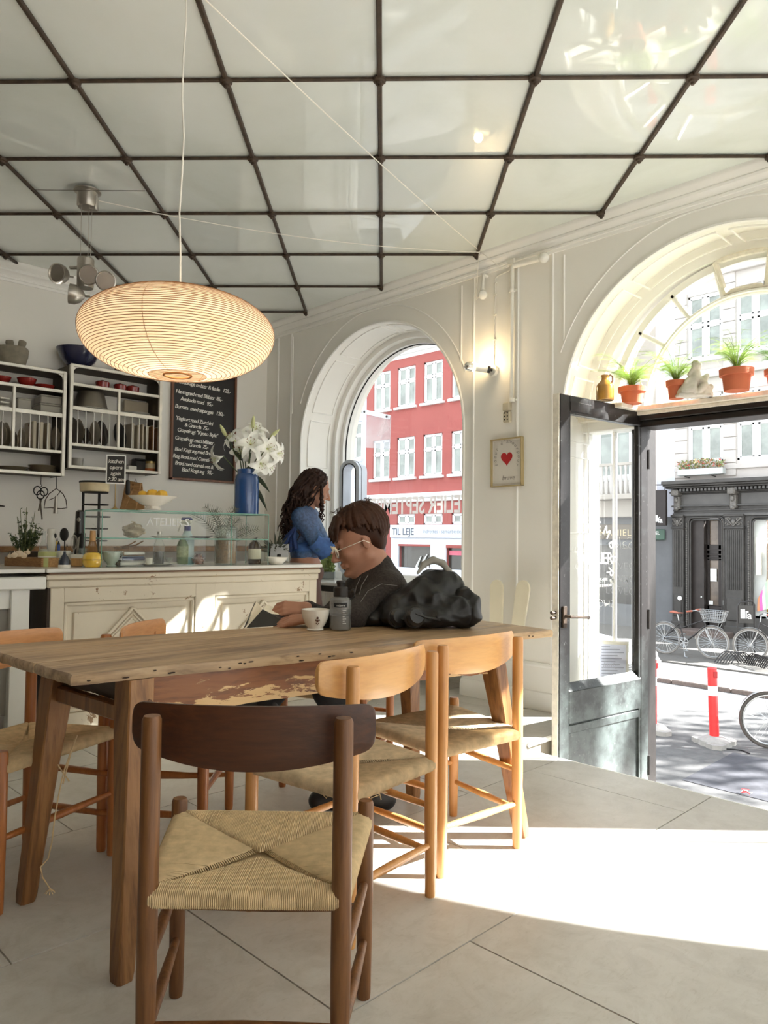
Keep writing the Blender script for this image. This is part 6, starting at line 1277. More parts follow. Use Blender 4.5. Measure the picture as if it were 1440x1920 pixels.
for k, (cx, r, m_, lb) in enumerate(((303, 21, M_cer, 'white plate at the left on the case shelf'), (333, 20, M_celadon, 'pale green plate second on the case shelf'), (378, 22, M_blk, 'black plate on the case shelf'), (421, 19, M_cer, 'white plate right of the black plate on the shelf'), (466, 21, M_cer, 'white plate at the right end of the case shelf'))): lathe_at('shelf_plate', lb, 'plate', cx, 1008.5 if k < 3 else 1010, plate_prof(r, 3.5), m_, z=CZ+GS+.004, v=.20, group='plates on the case shelf')
lathe_at('granola_jar', 'tall glass jar of brown granola with a glass knob lid', 'jar', 424, 1058, [(20, 0), (21, 2), (21, 60), (20, 64), (21, 65), (20, 66), (18.5, 64), (19, 60), (19, 2), (0, 2)], M_cl, z=CZ+.003, v=.16, parts=(('granola', [(18, 2.2), (18.6, 5), (18.6, 44), (12, 47), (0, 47)], mat('granola', (172, 124, 78), .8, var=.4, scale=70, bump=.5)), ('lid', [(22, 66), (22, 68), (14, 71), (4, 73), (3, 77), (6, 81), (4, 86), (0, 87)], M_cl)))
lathe_at('apothecary_bottle', 'brown bottle with a white label at the right of the case', 'bottle', 478, 1057, [(11.5, 0), (12, 1), (12, 32), (9, 39), (4, 42), (4, 47), (0, 47)], mat('brown_glass', (66, 46, 34), .12, var=.1), z=CZ+.003, v=.17, parts=(('label', [(12.1, 9), (12.3, 9.5), (12.3, 27.5), (12.1, 28)], mat('cream_label', (222, 214, 192), .6)), ('cap', [(4.6, 44), (4.6, 50), (0, 50)], M_blk)))
lathe_at('green_label_bottle', 'detergent bottle with a green label in the display case', 'bottle', 343, 1058, [(9, 0), (10.5, 2), (10.5, 36), (7, 44), (4, 48), (0, 48)], mat('green_plastic', (126, 142, 110), .35, var=.3, scale=20), z=CZ+.003, v=.22, parts=(('label', [(10.7, 14), (10.8, 14.5), (10.8, 34), (10.7, 34.5)], mat('green_label', (170, 178, 140), .5, var=.35, scale=40)),))
def spray(t, s, by):
    m = MB(); m.lathe([(r*s, h*s) for r, h in ((12, 0), (13, 2), (13, 46), (8, 58), (5.5, 64), (0, 64))], 18); m.build('body', mat('frosted_blue', (196, 214, 216), .3, var=.05), t); m = MB(); m.lathe([(12.2*s, .3*s), (13.2*s, 2*s), (13.2*s, 14*s), (12*s, 15*s)], 18); m.build('liquid', mat('aqua_liquid', (150, 200, 206), .25), t)
    m = MB(); m.tube([(0, 0, 63*s), (0, 0, 72*s)], 6*s, 12); m.build('collar', mat('violet_blue', (62, 62, 120), .4), t); m = MB(); m.box(-14*s, 9*s, -4*s, 4*s, 76*s, 85*s, 3*s); m.tube([(-11*s, 0, 77*s), (-14*s, 0, 70*s), (-17*s, 0, 62*s)], 1.6*s, 6); m.tube([(0, 0, 71*s), (0, 0, 78*s)], 4*s, 10); m.build('trigger_head', M_cer, t); m = MB(); m.box(-13*s, 9.5*s, -4.3*s, 4.3*s, 81*s, 88*s, 3.4*s); m.build('top_cover', MATS['violet_blue'], t)
stand('spray_bottle', 'pale blue spray bottle with a violet trigger behind the case', 'bottle', 350, 1060, 4.75, spray)
def cone(t, s, by):
    m = MB(); m.lathe([(0, 0), (7*s, 1*s), (10*s, 6*s), (8*s, 13*s), (3*s, 18*s), (0, 20*s)], 14); m.build('core', mat('cone_brown', (132, 84, 56), .7), t); m = MB()
    for k in range(40): a = k*2.4; h = k/40*18; r_ = 10*math.sin(PI*(.25+.7*k/40)); c = Vector((r_*math.cos(a), r_*math.sin(a), h+2))*s; m.add([c, c+Vector((math.cos(a+1.5), math.sin(a+1.5), -.5))*3*s, c+Vector((math.cos(a), math.sin(a), .3))*4*s], [(0, 1, 2)])
    m.build('scales', MATS['cone_brown'], t, smooth=False, kind='stuff')
stand('pine_cone', 'brown pine cone on the case floor left of the granola jar', 'cone', 372, 1060, (oncase(372, .2, 0)-CAM).dot(f0), cone, CZ+.003)
lathe_at('serving_bowl', 'wide white bowl on the counter right of the display case', 'bowl', 518, 1058.5, [(10, 0), (12, 1), (19, 9), (22, 14), (20.5, 14), (11, 3), (0, 3)], M_cer)
# sago palm behind the case
def palm(t, s, by):
    rn = random.Random(12); m = MB(); m.lathe([(12*s, 0), (15*s, 26*s), (0, 24*s)], 14); m.build('pot', M_cer, t)
    for (ex, ez, bend) in ((-58, 92, 1), (-34, 106, 1), (-16, 100, 1), (30, 84, 1), (44, 70, 1), (64, 66, 1), (20, 104, 1)):
        m = MB(); p0 = Vector((0, 0, 24*s)); p2 = Vector((ex*s, rn.uniform(-8, 8)*s, ez*s)); p1 = Vector((ex*.35*s, 0, ez*.85*s)); pts = [p0*(1-u)**2+p1*2*u*(1-u)+p2*u*u for u in [k/18 for k in range(19)]]; m.tube(pts, [.9*s*(1-k/24) for k in range(19)], 5)
        for k in range(4, 19):
            d = (pts[k]-pts[k-1]).normalized(); side = d.cross(Vector((0, 1, 0))).normalized()
            for sg in (-1, 1):
                tip = pts[k]+(side*sg*.8+d*.7+Vector((0, rn.uniform(-.4, .4), 0))).normalized()*(15*math.sin(PI*min(1, (k-1)/19))+4)*s; m.add([pts[k]+d*.8*s, pts[k]-d*.8*s, tip], [(0, 1, 2)])
        m.build('frond', mat('palm_green', (92, 96, 76), .6, var=.25), t, smooth=False)
stand('sago_palm', 'potted palm with stiff dark fronds behind the display case', 'plant', 418, 1056, 4.95, palm)
def dark_plant(t, s, by):
    rn = random.Random(15); m = MB(); m.lathe([(14*s, 0), (16*s, 20*s), (0, 20*s)], 12); m.build('pot', M_blk, t); m = MB()
    for k in range(60): d = Vector((rn.gauss(0, 1), rn.gauss(0, .7), abs(rn.gauss(.7, .5)))).normalized(); b = Vector((0, 0, 20*s)); e = b+d*rn.uniform(22, 42)*s; w_ = d.cross(Vector((0, 1, .2))).normalized()*2*s; m.add([b, (b+e)/2+w_, e, (b+e)/2-w_], [(0, 1, 2, 3)])
    m.build('leaves', mat('dim_leaf', (84, 88, 74), .6, var=.3), t, smooth=False, kind='stuff')
stand('bushy_plant', 'dark bushy plant behind the right end of the display case', 'plant', 517, 1048, 5.3, dark_plant)
def pos(t, s, by):
    m = MB(); M = Matrix.Rotation(R(-28), 4, 'X'); m.M = M; m.box(-17*s, 17*s, -1*s, 1*s, 4*s, 40*s, .8*s); m.build('screen_back', mat('pale_grey_plastic', (190, 190, 192), .4), t); m = MB(); m.tube([(0, 6*s, 0), (0, 9*s, 16*s)], [7*s, 4*s], 10); m.build('foot', M_blk, t)
stand('till_screen', 'tilted grey till screen at the end of the counter', 'screen', 522, 1056, 5.2, pos)
# ---------------------------------------------------------------- plate racks on the wall
M_alu = mat('rack_aluminium', (226, 222, 212), .35, .35, var=.12, scale=14); M_in = mat('rack_dark_sheet', (84, 76, 64), .6, .2, var=.2)
XF, XB = -5.55, -5.798
def rack(label, y0, y1, z0, z1):
    t = thing('plate_rack', label, 'rack', (XB, y0, z0)); w, h, d = y1-y0, z1-z0, XF-XB
    for y in (0, w-.004): m = MB(); m.box(0, d, y, y+.004, 0, h); m.build('side_panel', M_in, t)
    for nm, z in (('shelf', h-.015), ('shelf', h-.155), ('shelf', .165), ('shelf', 0.0)):
        m = MB(); m.box(0, d-.01, .004, w-.004, z+.004, z+.009); so_ = m.build(nm, M_in, t); m = MB(); m.box(d-.012, d+.006, 0, w, z, z+.022, .002); m.build('front_rail', M_alu, so_)
    m = MB(); m.box(d-.01, d+.004, 0, w, h-.335, h-.305, .002); m.build('slot_rail', M_alu, t)
    for y in (-.004, w-.02): m = MB(); m.box(d-.016, d+.010, y, y+.024, -.0, h, .002); m.build('post', M_alu, t)
    m = MB(); m.box(d-.014, d+.008, w*.5, w*.5+.02, .165, h-.155, .002); m.build('post', M_alu, t)
    wm = MB(); wm.tube([(0, 0, .18), (0, 0, h-.32)], .0035, 6); wme = wm.mesh('slot_wire', M_alu)
    for k in range(5):
        for b in (0, .5): link('slot_wire', wme, t, loc=(d-.002, w*(b+.085+.083*k), 0))
    for y, sg in ((.02, 1), (w-.02, -1)): m = MB(); m.prism([(0, 0), (.045, 0), (.02, -.008), (.006, -.022), (0, -.045)], 0, .004, Matrix.Translation((d-.004, y, h-.016)) @ Matrix.Rotation(0 if sg > 0 else PI, 4, 'Z') @ Matrix(((0, 0, 1, 0), (1, 0, 0, 0), (0, 1, 0, 0), (0, 0, 0, 1)))); m.build('corner_gusset', M_alu, t)
    return t
rack('left metal plate rack on the wall, cut by the frame edge', 1.39, 2.12, 1.512, 2.276); rack('right metal plate rack on the wall, next to the menu board', 2.152, 2.88, 1.578, 2.346)
def onshelf(name, label, cat, cx, by, prof, m_, z, x=-5.66, parts=(), n=20, group=None):
    P = onx(cx, by, x); P.z = z; s = (P-CAM).dot(f0)/FPX; t = thing(name, label, cat, P, 0, group)
    for nm, pf, mm in (('body', prof, m_),)+tuple(parts): m = MB(); m.lathe([(r*s, h*s) for r, h in pf], n); m.build(nm, mm, t)
    return t, s
M_redc = cer('red_enamel', (142, 40, 34)); M_stone = mat('grey_stone', (132, 124, 108), .85, var=.15, scale=25, bump=.2); M_bluebowl = cer('deep_blue_glaze', (34, 36, 66), coat=.8)
ZA = 1.578+.768-.155+.010; ZAt = 2.346; ZB1 = 1.512+.764-.155+.010; ZBt = 2.276
cup = [(5, 0), (11, 1), (12.5, 10), (13, 18), (11, 20), (5, 21), (3, 22.5), (0, 23)]
for k, (cx, lb) in enumerate(((192, 'red lidded pot at the left on the right rack'), (225, 'red lidded pot in the middle on the right rack'), (249, 'red lidded pot at the right on the right rack'))): onshelf('red_pot', lb, 'pot', cx, 725, [(r*(1 if k == 0 else .92), h*(.85 if k else .9)) for r, h in cup], M_redc, ZA, group='red pots on the right rack')
bowl = [(7, 0), (8, 1), (15, 9), (17.5, 17), (16, 17), (8, 3), (0, 3)]
for k, (cx, lb, sc_, z) in enumerate(((50, 'red bowl standing on a red saucer in the left rack', 1, .014), (4, 'red bowl at the left end of the left rack', .9, .01), (83, 'wide low red bowl in the left rack', 1.1, 0))): onshelf('red_bowl', lb, 'bowl', cx, 722, [(r*sc_, h*sc_*(.65 if k == 2 else 1)) for r, h in bowl], M_redc, ZB1+z, group='red bowls in the left rack')
for cx, lb in ((50, 'red saucer under the red bowl in the left rack'), (4, 'red saucer at the left end of the left rack')): onshelf('red_saucer', lb, 'saucer', cx, 722, plate_prof(19, 3.5), M_redc, ZB1)
t, s = onshelf('stone_mortar', 'grey stone mortar on top of the left plate rack', 'mortar', 23, 684, [(18, 0), (22, 2), (27, 20), (28, 33), (26, 36), (22, 36), (18, 22), (0, 18)], M_stone, ZBt, x=-5.64)
for k, (dx, tl, lb) in enumerate(((2, -.12, 'stone pestle leaning left in the mortar'), (18, .2, 'taller stone pestle leaning right in the mortar'))):
    pe = thing('stone_pestle', lb, 'pestle', t.location+Vector((0, dx*s-.02, 24*s)), 0); m = MB(); m.tube([(0, 0, 0), (0, tl*10*s, 12*s), (0, tl*22*s, 22*s+3*k*s)], [5*s, 6*s, 7.5*s], 12); m.tube([(0, tl*22*s, 22*s+3*k*s), (0, tl*25*s, 25*s+3*k*s)], [7.5*s, 6.5*s], 12); m.build('shaft', M_stone, pe)
t, s = onshelf('blue_bowl', 'large deep blue bowl on top of the right plate rack', 'bowl', 147, 683, [(16, 0), (18, 2), (30, 14), (38, 30), (40, 36), (38.5, 36), (28, 14), (0, 6)], M_bluebowl, ZAt, x=-5.66, n=28)
for k in range(2): onshelf('glass_carafe', ('slim brown bottle on the right rack behind the lantern', 'second slim brown bottle on the right rack')[k], 'bottle', 219+9*k, 696, [(4, 0), (4.5, 18), (2, 26), (2, 40), (0, 40)], mat('amber_glass', (120, 98, 76), .15), ZAt)
onshelf('stemmed_glass', 'stemmed glass at the right end of the right rack top', 'glass', 270, 705, [(6, 0), (1, 1), (1, 8), (8, 16), (9, 24), (8.4, 24), (0, 10)], M_cl, ZAt)
onshelf('cake_pan', 'large grey metal pan upside down in the right rack', 'pan', 170, 768, [(30, 0), (31, 1), (24, 30), (22, 33), (0, 34)], mat('dull_tin', (132, 124, 112), .35, .7), 1.578+.768-.335+.032, parts=(('rim', [(31, 0), (33, .5), (31, 2)], M_alu),))
onshelf('white_platter', 'white platter lying in the right half of the right rack', 'platter', 253, 773, plate_prof(28, 4), M_cer, 2.043)
def ubox(name, label, cat, cx, by, w, h, d, m_, z, x=-5.66, lid=None):
    P = onx(cx, by, x); P.z = z; s = (P-CAM).dot(f0)/FPX; t = thing(name, label, cat, P, 0); m = MB(); m.box(-d*s/2, d*s/2, -w*s/2, w*s/2, 0, h*s, 1.2*s); m.build('body', m_, t)
    if lid: m = MB(); m.box(-d*s/2-.003, d*s/2+.003, -w*s/2-.003, w*s/2+.003, h*s, (h+3)*s, 1*s); m.build('lid', lid, t)
M_frost = mat('frosted_plastic', (176, 170, 158), .3, var=.1, trans=.3); ZBm = 1.512+.764-.335+.032
ubox('food_container', 'lower clear plastic food container in the left rack', 'container', 91, 768, 44, 13, 40, M_frost, ZBm, lid=M_frost); ubox('food_container', 'upper clear plastic food container stacked in the left rack', 'container', 90, 752, 38, 13, 36, M_frost, ZBm+.065, lid=M_frost); ubox('food_container', 'square clear plastic tub left of the stacked containers', 'container', 42, 763, 24, 20, 24, M_frost, ZBm, lid=M_frost)
for k in range(3): ubox('steel_tray', ('lowest steel tray at the left end of the left rack', 'middle steel tray at the left end of the left rack', 'top steel tray at the left end of the left rack')[k], 'tray', 4, 768, 16, 4, 30, M_alu, ZBm+.03*k)
ubox('chopping_board', 'pale board standing behind the platter in the right rack', 'board', 255, 765, 48, 30, 5, mat('pale_board', (176, 164, 142), .6), 2.045, x=-5.74)
# plates upright in the slots
def slotplate(k, cx, cy, r, m_, label, x=-5.66, lean=.12, oval=1.):
    P = onx(cx, cy, x); s = (P-CAM).dot(f0)/FPX; t = thing('rack_plate', label, 'plate', P, 0, 'plates upright in the rack slots'); M = Matrix.Rotation(PI/2+lean, 4, 'X') @ Matrix.Diagonal((1, oval, 1, 1)); m = MB(); m.M = M; m.lathe([(a*s, b*s) for a, b in plate_prof(r, 4.5)], 26); m.build('dish', m_, t)
    m = MB(); m.M = M; m.lathe([(r*.54*s, 0), (r*.58*s, -.8*s), (r*.54*s, -.9*s), (r*.5*s, 0)], 20, cap=False); m.build('foot_ring', m_, t)
M_pl = cer('stoneware', (176, 164, 142)); M_pl2 = cer('dark_stoneware', (84, 74, 64))
for a in ((0, 141, 808, 25, M_pl, 'first pale plate from the left in the right rack slots'), (1, 152, 810, 24, M_pl, 'second pale plate from the left in the right rack slots'), (2, 166, 818, 16, M_pl2, 'small dark plate in the right rack slots'), (3, 182, 813, 24, M_pl, 'pale plate in the middle of the right rack slots'), (4, 196, 812, 24, M_pl2, 'dark leaning plate left of the right rack centre post'), (5, 229, 816, 25, M_blk, 'black round tray right of the right rack centre post'),
          (6, -2, 815, 25, M_pl, 'outermost pale plate in the left rack slots'), (7, 8, 815, 25, M_pl, 'second pale plate in the left rack slots'), (8, 16, 817, 25, M_pl, 'third pale plate in the left rack slots'), (9, 31, 826, 18, M_pl, 'smaller plate right of the left rack centre post'), (10, 45, 824, 22, M_pl, 'second plate right of the left rack centre post'), (11, 109, 822, 22, M_pl, 'plate at the right end of the left rack slots')): slotplate(*a, lean=(.22 if a[0] in (4, 5) else .06))
M_tray = mat('pale_tray', (190, 180, 160), .5, var=.06)
for k in range(6):
    P = onx(240+9*k, 840, -5.68); P.z = 1.758; t = thing('baking_tray', 'pale tray standing in the right rack, %s from the centre post' % ('first', 'second', 'third', 'fourth', 'fifth', 'last')[k], 'tray', P, 0, 'trays upright in the right rack'); m = MB(); m.box(-.09, .09, -.006, .006, 0, .21-.01*(k % 2), .002); m.build('sheet', M_tray if k < 4 else M_boxw, t); m = MB(); m.box(-.092, .092, -.009, .009, .205-.01*(k % 2), .212-.01*(k % 2), .002); m.build('rim', M_tray, t)
for k in range(3):
    P = onx(56+13*k, 846, -5.68); P.z = 1.69; t = thing('serving_board', 'board standing in the left rack slots, %s' % ('leftmost', 'middle one', 'rightmost')[k], 'board', P, 0, 'boards in the left rack slots'); m = MB(); m.box(-.09, .09, -.012, .012, 0, .21, .004); m.build('board', M_tray, t); m = MB(); m.tube([(0, -.014, .185), (0, .014, .185)], .008, 8); m.build('hole_rim', M_boxw, t)
for cx, n_, wd, lbs in ((22, 3, 29, 'left stack of plates on the bottom of the left rack'), (80, 5, 26, 'right stack of plates on the bottom of the left rack')):
    for k in range(n_): onshelf('stacked_plate', 'plate in the %s, %s' % (lbs, ('lowest', 'second', 'third', 'fourth', 'topmost')[k if k < n_-1 else 4]), 'plate', cx, 884, plate_prof(wd-(k % 2), 4), M_pl, 1.512+.012+.012*k, group='stacked plates in the left rack')
onshelf('round_tin', 'round white tin on the bottom of the right rack', 'tin', 144, 870, [(11, 0), (11.5, 15), (0, 15)], M_frost, 1.59, parts=(('lid', [(12.3, 14.5), (12.3, 18), (0, 18.5)], M_frost),)); onshelf('small_dish', 'small flat dish right of the round white tin', 'dish', 183, 874, plate_prof(12, 3), M_pl, 1.59)
ubox('square_dish', 'white square dish right of the hours sign', 'dish', 245, 883, 17, 11, 17, M_cer, 1.59); ubox('black_tea_tin', 'black square tin behind the white dish', 'tin', 260, 884, 20, 23, 18, M_blk, 1.59, x=-5.7, lid=M_blk)
onshelf('preserve_jar', 'small jar with an orange label at the right end of the rack', 'jar', 282, 886, [(10, 0), (10.5, 1), (10.5, 16), (9, 18.5), (0, 18.5)], mat('pale_preserve', (206, 186, 150), .3), 1.59, parts=(('label', [(10.7, 3), (10.8, 3.5), (10.8, 8), (10.7, 8.5)], mat('orange_label', (196, 110, 60), .6)), ('lid', [(9.8, 18), (9.8, 22), (0, 22.5)], mat('gold_lid', (196, 172, 116), .35, .6))))
# utensils hung under the racks
def hang(name, label, cat, px, py, x, fn): P = onx(px, py, x); s = (P-CAM).dot(f0)/FPX; t = thing(name, label, cat, P, math.atan2(r0.y, r0.x)); fn(t, s); return t
def scissors(t, s):
    m = MB(); m.tube([(0, 0, 8*s), (0, 0, -12*s), (2*s, 0, -14*s), (0, 0, -17*s)], .7*s, 6); m.build('hook', M_blk, t)
    for sx, sy in ((-6, -24), (6, -26), (0, -32)): m = MB(); m.tube([(sx*s+7*s*math.cos(a), (sx*.1)*s, sy*s+8*s*math.sin(a)) for a in [2*PI*k/18 for k in range(18)]], 1.1*s, 6, closed=True); m.build('handle_loop', M_blk, t)
    m = MB(); m.bar((-1*s, 0, -38*s), (4*s, 0, -78*s), 2.6*s, .7*s, (0, 1, 0)); m.bar((2*s, 0, -38*s), (-3*s, 0, -62*s), 3*s, .7*s, (0, 1, 0)); m.build('blade', M_stl, t)
hang('kitchen_scissors', 'black handled scissors hanging below the left rack', 'scissors', 77, 896, -5.56, scissors)
def beater(t, s):
    m = MB(); m.tube([(0, 0, 6*s), (0, 0, -20*s)], .8*s, 6); m.build('hook', M_blk, t); m = MB(); m.tube([(-22*s, 0, -57*s), (-20*s, 0, -42*s), (-13*s, 0, -30*s), (0, 0, -20*s), (13*s, 0, -30*s), (19*s, 0, -42*s), (21*s, 0, -56*s), (10*s, 0, -58*s), (-10*s, 0, -56*s)], .9*s, 6, closed=True); m.tube([(-13*s, 0, -42*s), (0, 0, -36*s), (9*s, 0, -24*s)], .7*s, 6); m.build('bow', M_iron, t); m = MB(); m.tube([(0, 0, -34*s), (0, 0, -52*s), (0, 0, -67*s)], [2*s, 3.5*s, 4.5*s], 10); m.build('socket', M_stl, t)
hang('wire_beater', 'wire bow beater hanging below the left rack', 'beater', 106, 896, -5.56, beater)
def knife(t, s): m = MB(); m.tube([(0, 0, 0), (10*s, 0, -2*s), (22*s, 0, -3*s)], [4*s, 4*s, 2.5*s], 10, flat=.5); m.build('handle', M_blk, t); m = MB(); m.bar((-60*s, 0, 6*s), (2*s, 0, 0), 1*s, 9*s); m.build('blade', M_stl, t)
hang('kitchen_knife', 'black handled knife on the wall at the left edge', 'knife', -14, 946, -5.78, knife)
def peeler(t, s): m = MB(); m.tube([(0, 0, 16*s), (0, 0, 2*s)], .5*s, 5); m.build('hook', M_blk, t); m = MB(); m.tube([(0, 0, 2*s), (0, 0, -2*s), (0, 0, -22*s), (0, 0, -26*s)], [2.5*s, 4*s, 4.5*s, 3*s], 10); m.build('handle', M_blk, t)
hang('peeler', 'black peeler hanging below the right rack', 'peeler', 240, 902, -5.55, peeler)
def boards(t, s, w=24, h=52, c=M_boxl, hole=True):
    m = MB(); m.M = Matrix.Rotation(R(2), 4, 'X'); m.box(-w/2*s, w/2*s, 0, 3*s, 0, h*s, 1.2*s); m.build('board', c, t); m = MB(); m.M = Matrix.Rotation(R(2), 4, 'X'); m.tube([(0, -.3*s, (h-6)*s), (0, 3.3*s, (h-6)*s)], 2.2*s, 10); m.build('hole_rim', M_boxw, t)
for k, (px, w, h, ry, lb) in enumerate(((240, 30, 54, .18, 'pale wooden board hanging on the wall behind the fruit bowl'), (258, 26, 50, -.1, 'second wooden board hanging right of the first'), (228, 10, 40, .4, 'narrow wooden board hanging aslant at the left of the two boards'))):
    P = onx(px, 956, -5.70+.03*k); t = thing('cutting_board', lb, 'board', P, YAW); s = (P-CAM).dot(f0)/1400; boards(t, s, w, h, M_boxl); m = MB(); m.tube([(0, 2*s, (h-6)*s), (1*s, 3*s, (h+2)*s), (0, 6*s, (h+6)*s)], .5*s, 5); m.build('hanging_hook', M_blk, t); t.rotation_euler = (0, ry, YAW)
# back shelf that carries the boards, palm and plants
bsf = MB(); bsf.box(WX, -5.42, .2, 4.0, .96, 1.0, .004); solo('wall_shelf', bsf, M_boxw, 'dark wooden shelf along the wall behind the counter', 'shelf')
# ---------------------------------------------------------------- menu blackboard
cbz0, cbz1, cby0, cby1 = 1.562, 2.535, 3.09, 3.735
cb_ = thing('menu_blackboard', 'tall framed blackboard with the handwritten menu on the wall', 'blackboard', (WX, cby0, cbz0)); cw, chh = cby1-cby0, cbz1-cbz0
M_cbf = wood('menu_frame', (104, 66, 46), (140, 92, 66), 2, 10)
for a, b, c, d in ((0, .022, 0, chh), (cw-.022, cw, 0, chh), (0, cw, 0, .02), (0, cw, chh-.02, chh)): m = MB(); m.box(.002, .03, a, b, c, d, .003); m.build('frame_strip', M_cbf, cb_)
m = MB(); m.box(.002, .016, .02, cw-.02, .018, chh-.018); m.build('slate', mat('slate_board', (40, 37, 35), .6, var=.2, scale=3), cb_)
lines = [('Atelier September', .06, .915, .066), ('Pandekage m bær & fløde   125,-', .045, .83, .054), ('Havregrød med Blåbær  85,-', .04, .745, .052), ('Avokado mad   95,-', .085, .685, .052), ('Burrata  med asparges   120,-', .035, .615, .054), ('Yoghurt med Zucchini', .045, .515, .052), ('& Granola  75,-', .13, .465, .05), ('Grapefrugt "Kyoto Style"', .06, .415, .052), ('Grapefrugt med blåbær', .04, .345, .052), ('Granola  75,-', .17, .297, .048), ('Blød Kogt æg med Brød', .04, .25, .05), ('Røg Brød med Comté   75,-', .025, .19, .05), ('Brød med comté ost &', .045, .13, .052), ('Blød Kogt æg   95,-', .11, .078, .052)]
for s_, u, z, sz in lines: text('handwriting', s_, sz*.9, M_chalk, Matrix.Translation((.017, u, z)) @ frameM((0, 0, 0), (0, 1, -.035), (0, 0, 1)), cb_, shear=.18, spacing=.86, extrude=.0004, offset=.0006)
# ---------------------------------------------------------------- lilies
M_pet = mat('lily_white', (250, 250, 244), .5, var=.02); M_lst = mat('lily_stem', (70, 84, 44), .5); M_llf = mat('lily_leaf', (42, 54, 32), .4, var=.25); M_bud = mat('lily_bud', (214, 218, 160), .5, var=.08); M_anth = mat('anther_brown', (120, 56, 34), .8)
def petal_mesh(L, wd, curl):
    m = MB(); n_, k_ = 9, 4; vs = []
    for i in range(n_+1):
        t = i/n_; w_ = wd*math.sin(PI*min(1, .12+t*.88))**.75*(1-.15*t); a = .35+curl*t*t; x = L*(math.sin(a)*t*.85+.1*t); z = L*(math.cos(a)*t*.8)
        for j in range(k_+1): v = -1+2*j/k_; vs.append((x+.12*w_*(1-v*v), v*w_, z+.25*w_*v*v+.06*w_*math.sin(9*t+3*v)))
    m.add(vs, [(i*(k_+1)+j, i*(k_+1)+j+1, (i+1)*(k_+1)+j+1, (i+1)*(k_+1)+j) for i in range(n_) for j in range(k_)]); return m.mesh('petal', M_pet)
PM = [petal_mesh(.118, .026, 1.3), petal_mesh(.118, .033, 1.1)]
def lily(label, head, face, base, flower=True, scale=1., lead=()):
    t = thing('lily_stem', label, 'flower', base, 0, 'white lilies in the blue vase'); h = Vector(head)-Vector(base); f = Vector(face).normalized(); m = MB(); m.tube([(0, 0, 0), Vector((h.x*.25, h.y*.25, h.z*.55)), h-f*.03*scale, h], [.004, .004, .0035, .003], 7); m.build('stem', M_lst, t)
    M = Matrix.Translation(h) @ f.to_track_quat('Z', 'Y').to_matrix().to_4x4() @ Matrix.Scale(scale, 4)
    if flower:
        c = MB(); c.lathe([(.004, -.012), (.008, 0), (.006, .012), (.0018, .02), (.0016, .062), (.005, .066), (0, .068)], 8); fo = c.build('flower', M_bud, t); fo.matrix_local = M
        for k in range(6): o = link('petal', PM[k % 2], fo); o.rotation_euler = (0, 0, k*PI/3+.1*(k % 2))
        sm_ = MB(); an = MB()
        for k in range(6): a = k*PI/3+.5; e = Vector((.026*math.cos(a), .026*math.sin(a), .066)); sm_.tube([(0, 0, .005), e*.6+Vector((0, 0, .006)), e], .0008, 4); an.tube([e+Vector((-.006*math.sin(a), .006*math.cos(a), 0)), e+Vector((.006*math.sin(a), -.006*math.cos(a), .001))], .0016, 5)
        sm_.build('stamens', M_bud, fo); an.build('anthers', M_anth, fo)
    else: c = MB(); c.lathe([(.003, 0), (.010, .012), (.0125, .035), (.009, .062), (.003, .078), (0, .08)], 10); fo = c.build('bud', M_bud, t); fo.matrix_local = M
    for (u, ang, L, dr) in lead:
        c = Vector((h.x*u*.5, h.y*u*.5, h.z*u)); d = Vector((r0.x*math.cos(ang), r0.y*math.cos(ang), math.sin(ang))).normalized(); sd_ = d.cross(f0).normalized(); m = MB(); pts = [c+d*L*k/6+Vector((0, 0, -dr*(k/6)**2)) for k in range(7)]; vs = []
        for k, p in enumerate(pts): w_ = .016*math.sin(PI*min(1, .1+k/6.6)); vs += [p-sd_*w_, p-f0*.004, p+sd_*w_]
        m.add(vs, [(3*k+j, 3*k+j+1, 3*k+j+4, 3*k+j+3) for k in range(6) for j in range(2)]); m.build('leaf', M_llf, t)
vb = VB+Vector((0, 0, 78*vs_)); vfd = (VB-CAM).dot(f0); hp3 = lambda px, py, df=0.: at(px, py, vfd+df)
toC = (CAM-VB).normalized()
for lb, px, py, df, fx, fz, fl, sc_, ld in (
    ('white lily facing the room in the middle of the vase', 470, 834, -.06, 0, .25, 1, 1.05, ((.35, -.9, .13, .05), (.5, -2.2, .12, .05))), ('white lily at the upper left of the bunch', 440, 826, 0, -.7, .5, 1, .95, ((.6, 2.2, .12, .02),)), ('white lily hanging low at the far left', 412, 858, -.02, -.9, -.35, 1, .95, ()),
    ('white lily at the right, below the right bud', 500, 842, -.03, .5, .1, 1, 1.0, ((.4, -.5, .14, .06),)), ('white lily furthest to the right', 516, 850, .02, 1.0, -.1, 1, .9, ()), ('white lily at the back top of the bunch', 478, 812, .05, .2, .8, 1, .95, ((.75, 1.9, .13, 0),)), ('white lily low at the centre right', 488, 868, -.05, .3, -.5, 1, .9, ((.3, -1.2, .12, .03),)),
    ('white lily tucked behind the central bloom', 455, 846, .04, -.4, -.1, 1, .9, ((.45, -2.0, .15, .06), (.55, .4, .13, .02))), ('white lily low at the back right', 500, 872, .05, .7, -.4, 1, .85, ((.3, -.8, .16, .08), (.2, -2.4, .14, .07))),
    ('upright green-white lily bud at the top', 474, 804, 0, .05, 1, 0, 1.15, ()), ('closed lily bud leaning to the upper left', 424, 818, 0, -.45, .85, 0, 1.15, ()), ('closed lily bud leaning to the upper right', 507, 820, 0, .7, .65, 0, 1.05, ())):
    face = Vector((r0.x*fx, r0.y*fx, fz))+(Vector((toC.x, toC.y, 0))*(.9 if abs(fx) < .6 else .4) if fl else Vector()); lily(lb, hp3(px, py, df), face, vb+Vector((r0.x*(px-462)*.0004, r0.y*(px-462)*.0004, -.12)), bool(fl), sc_, ld)
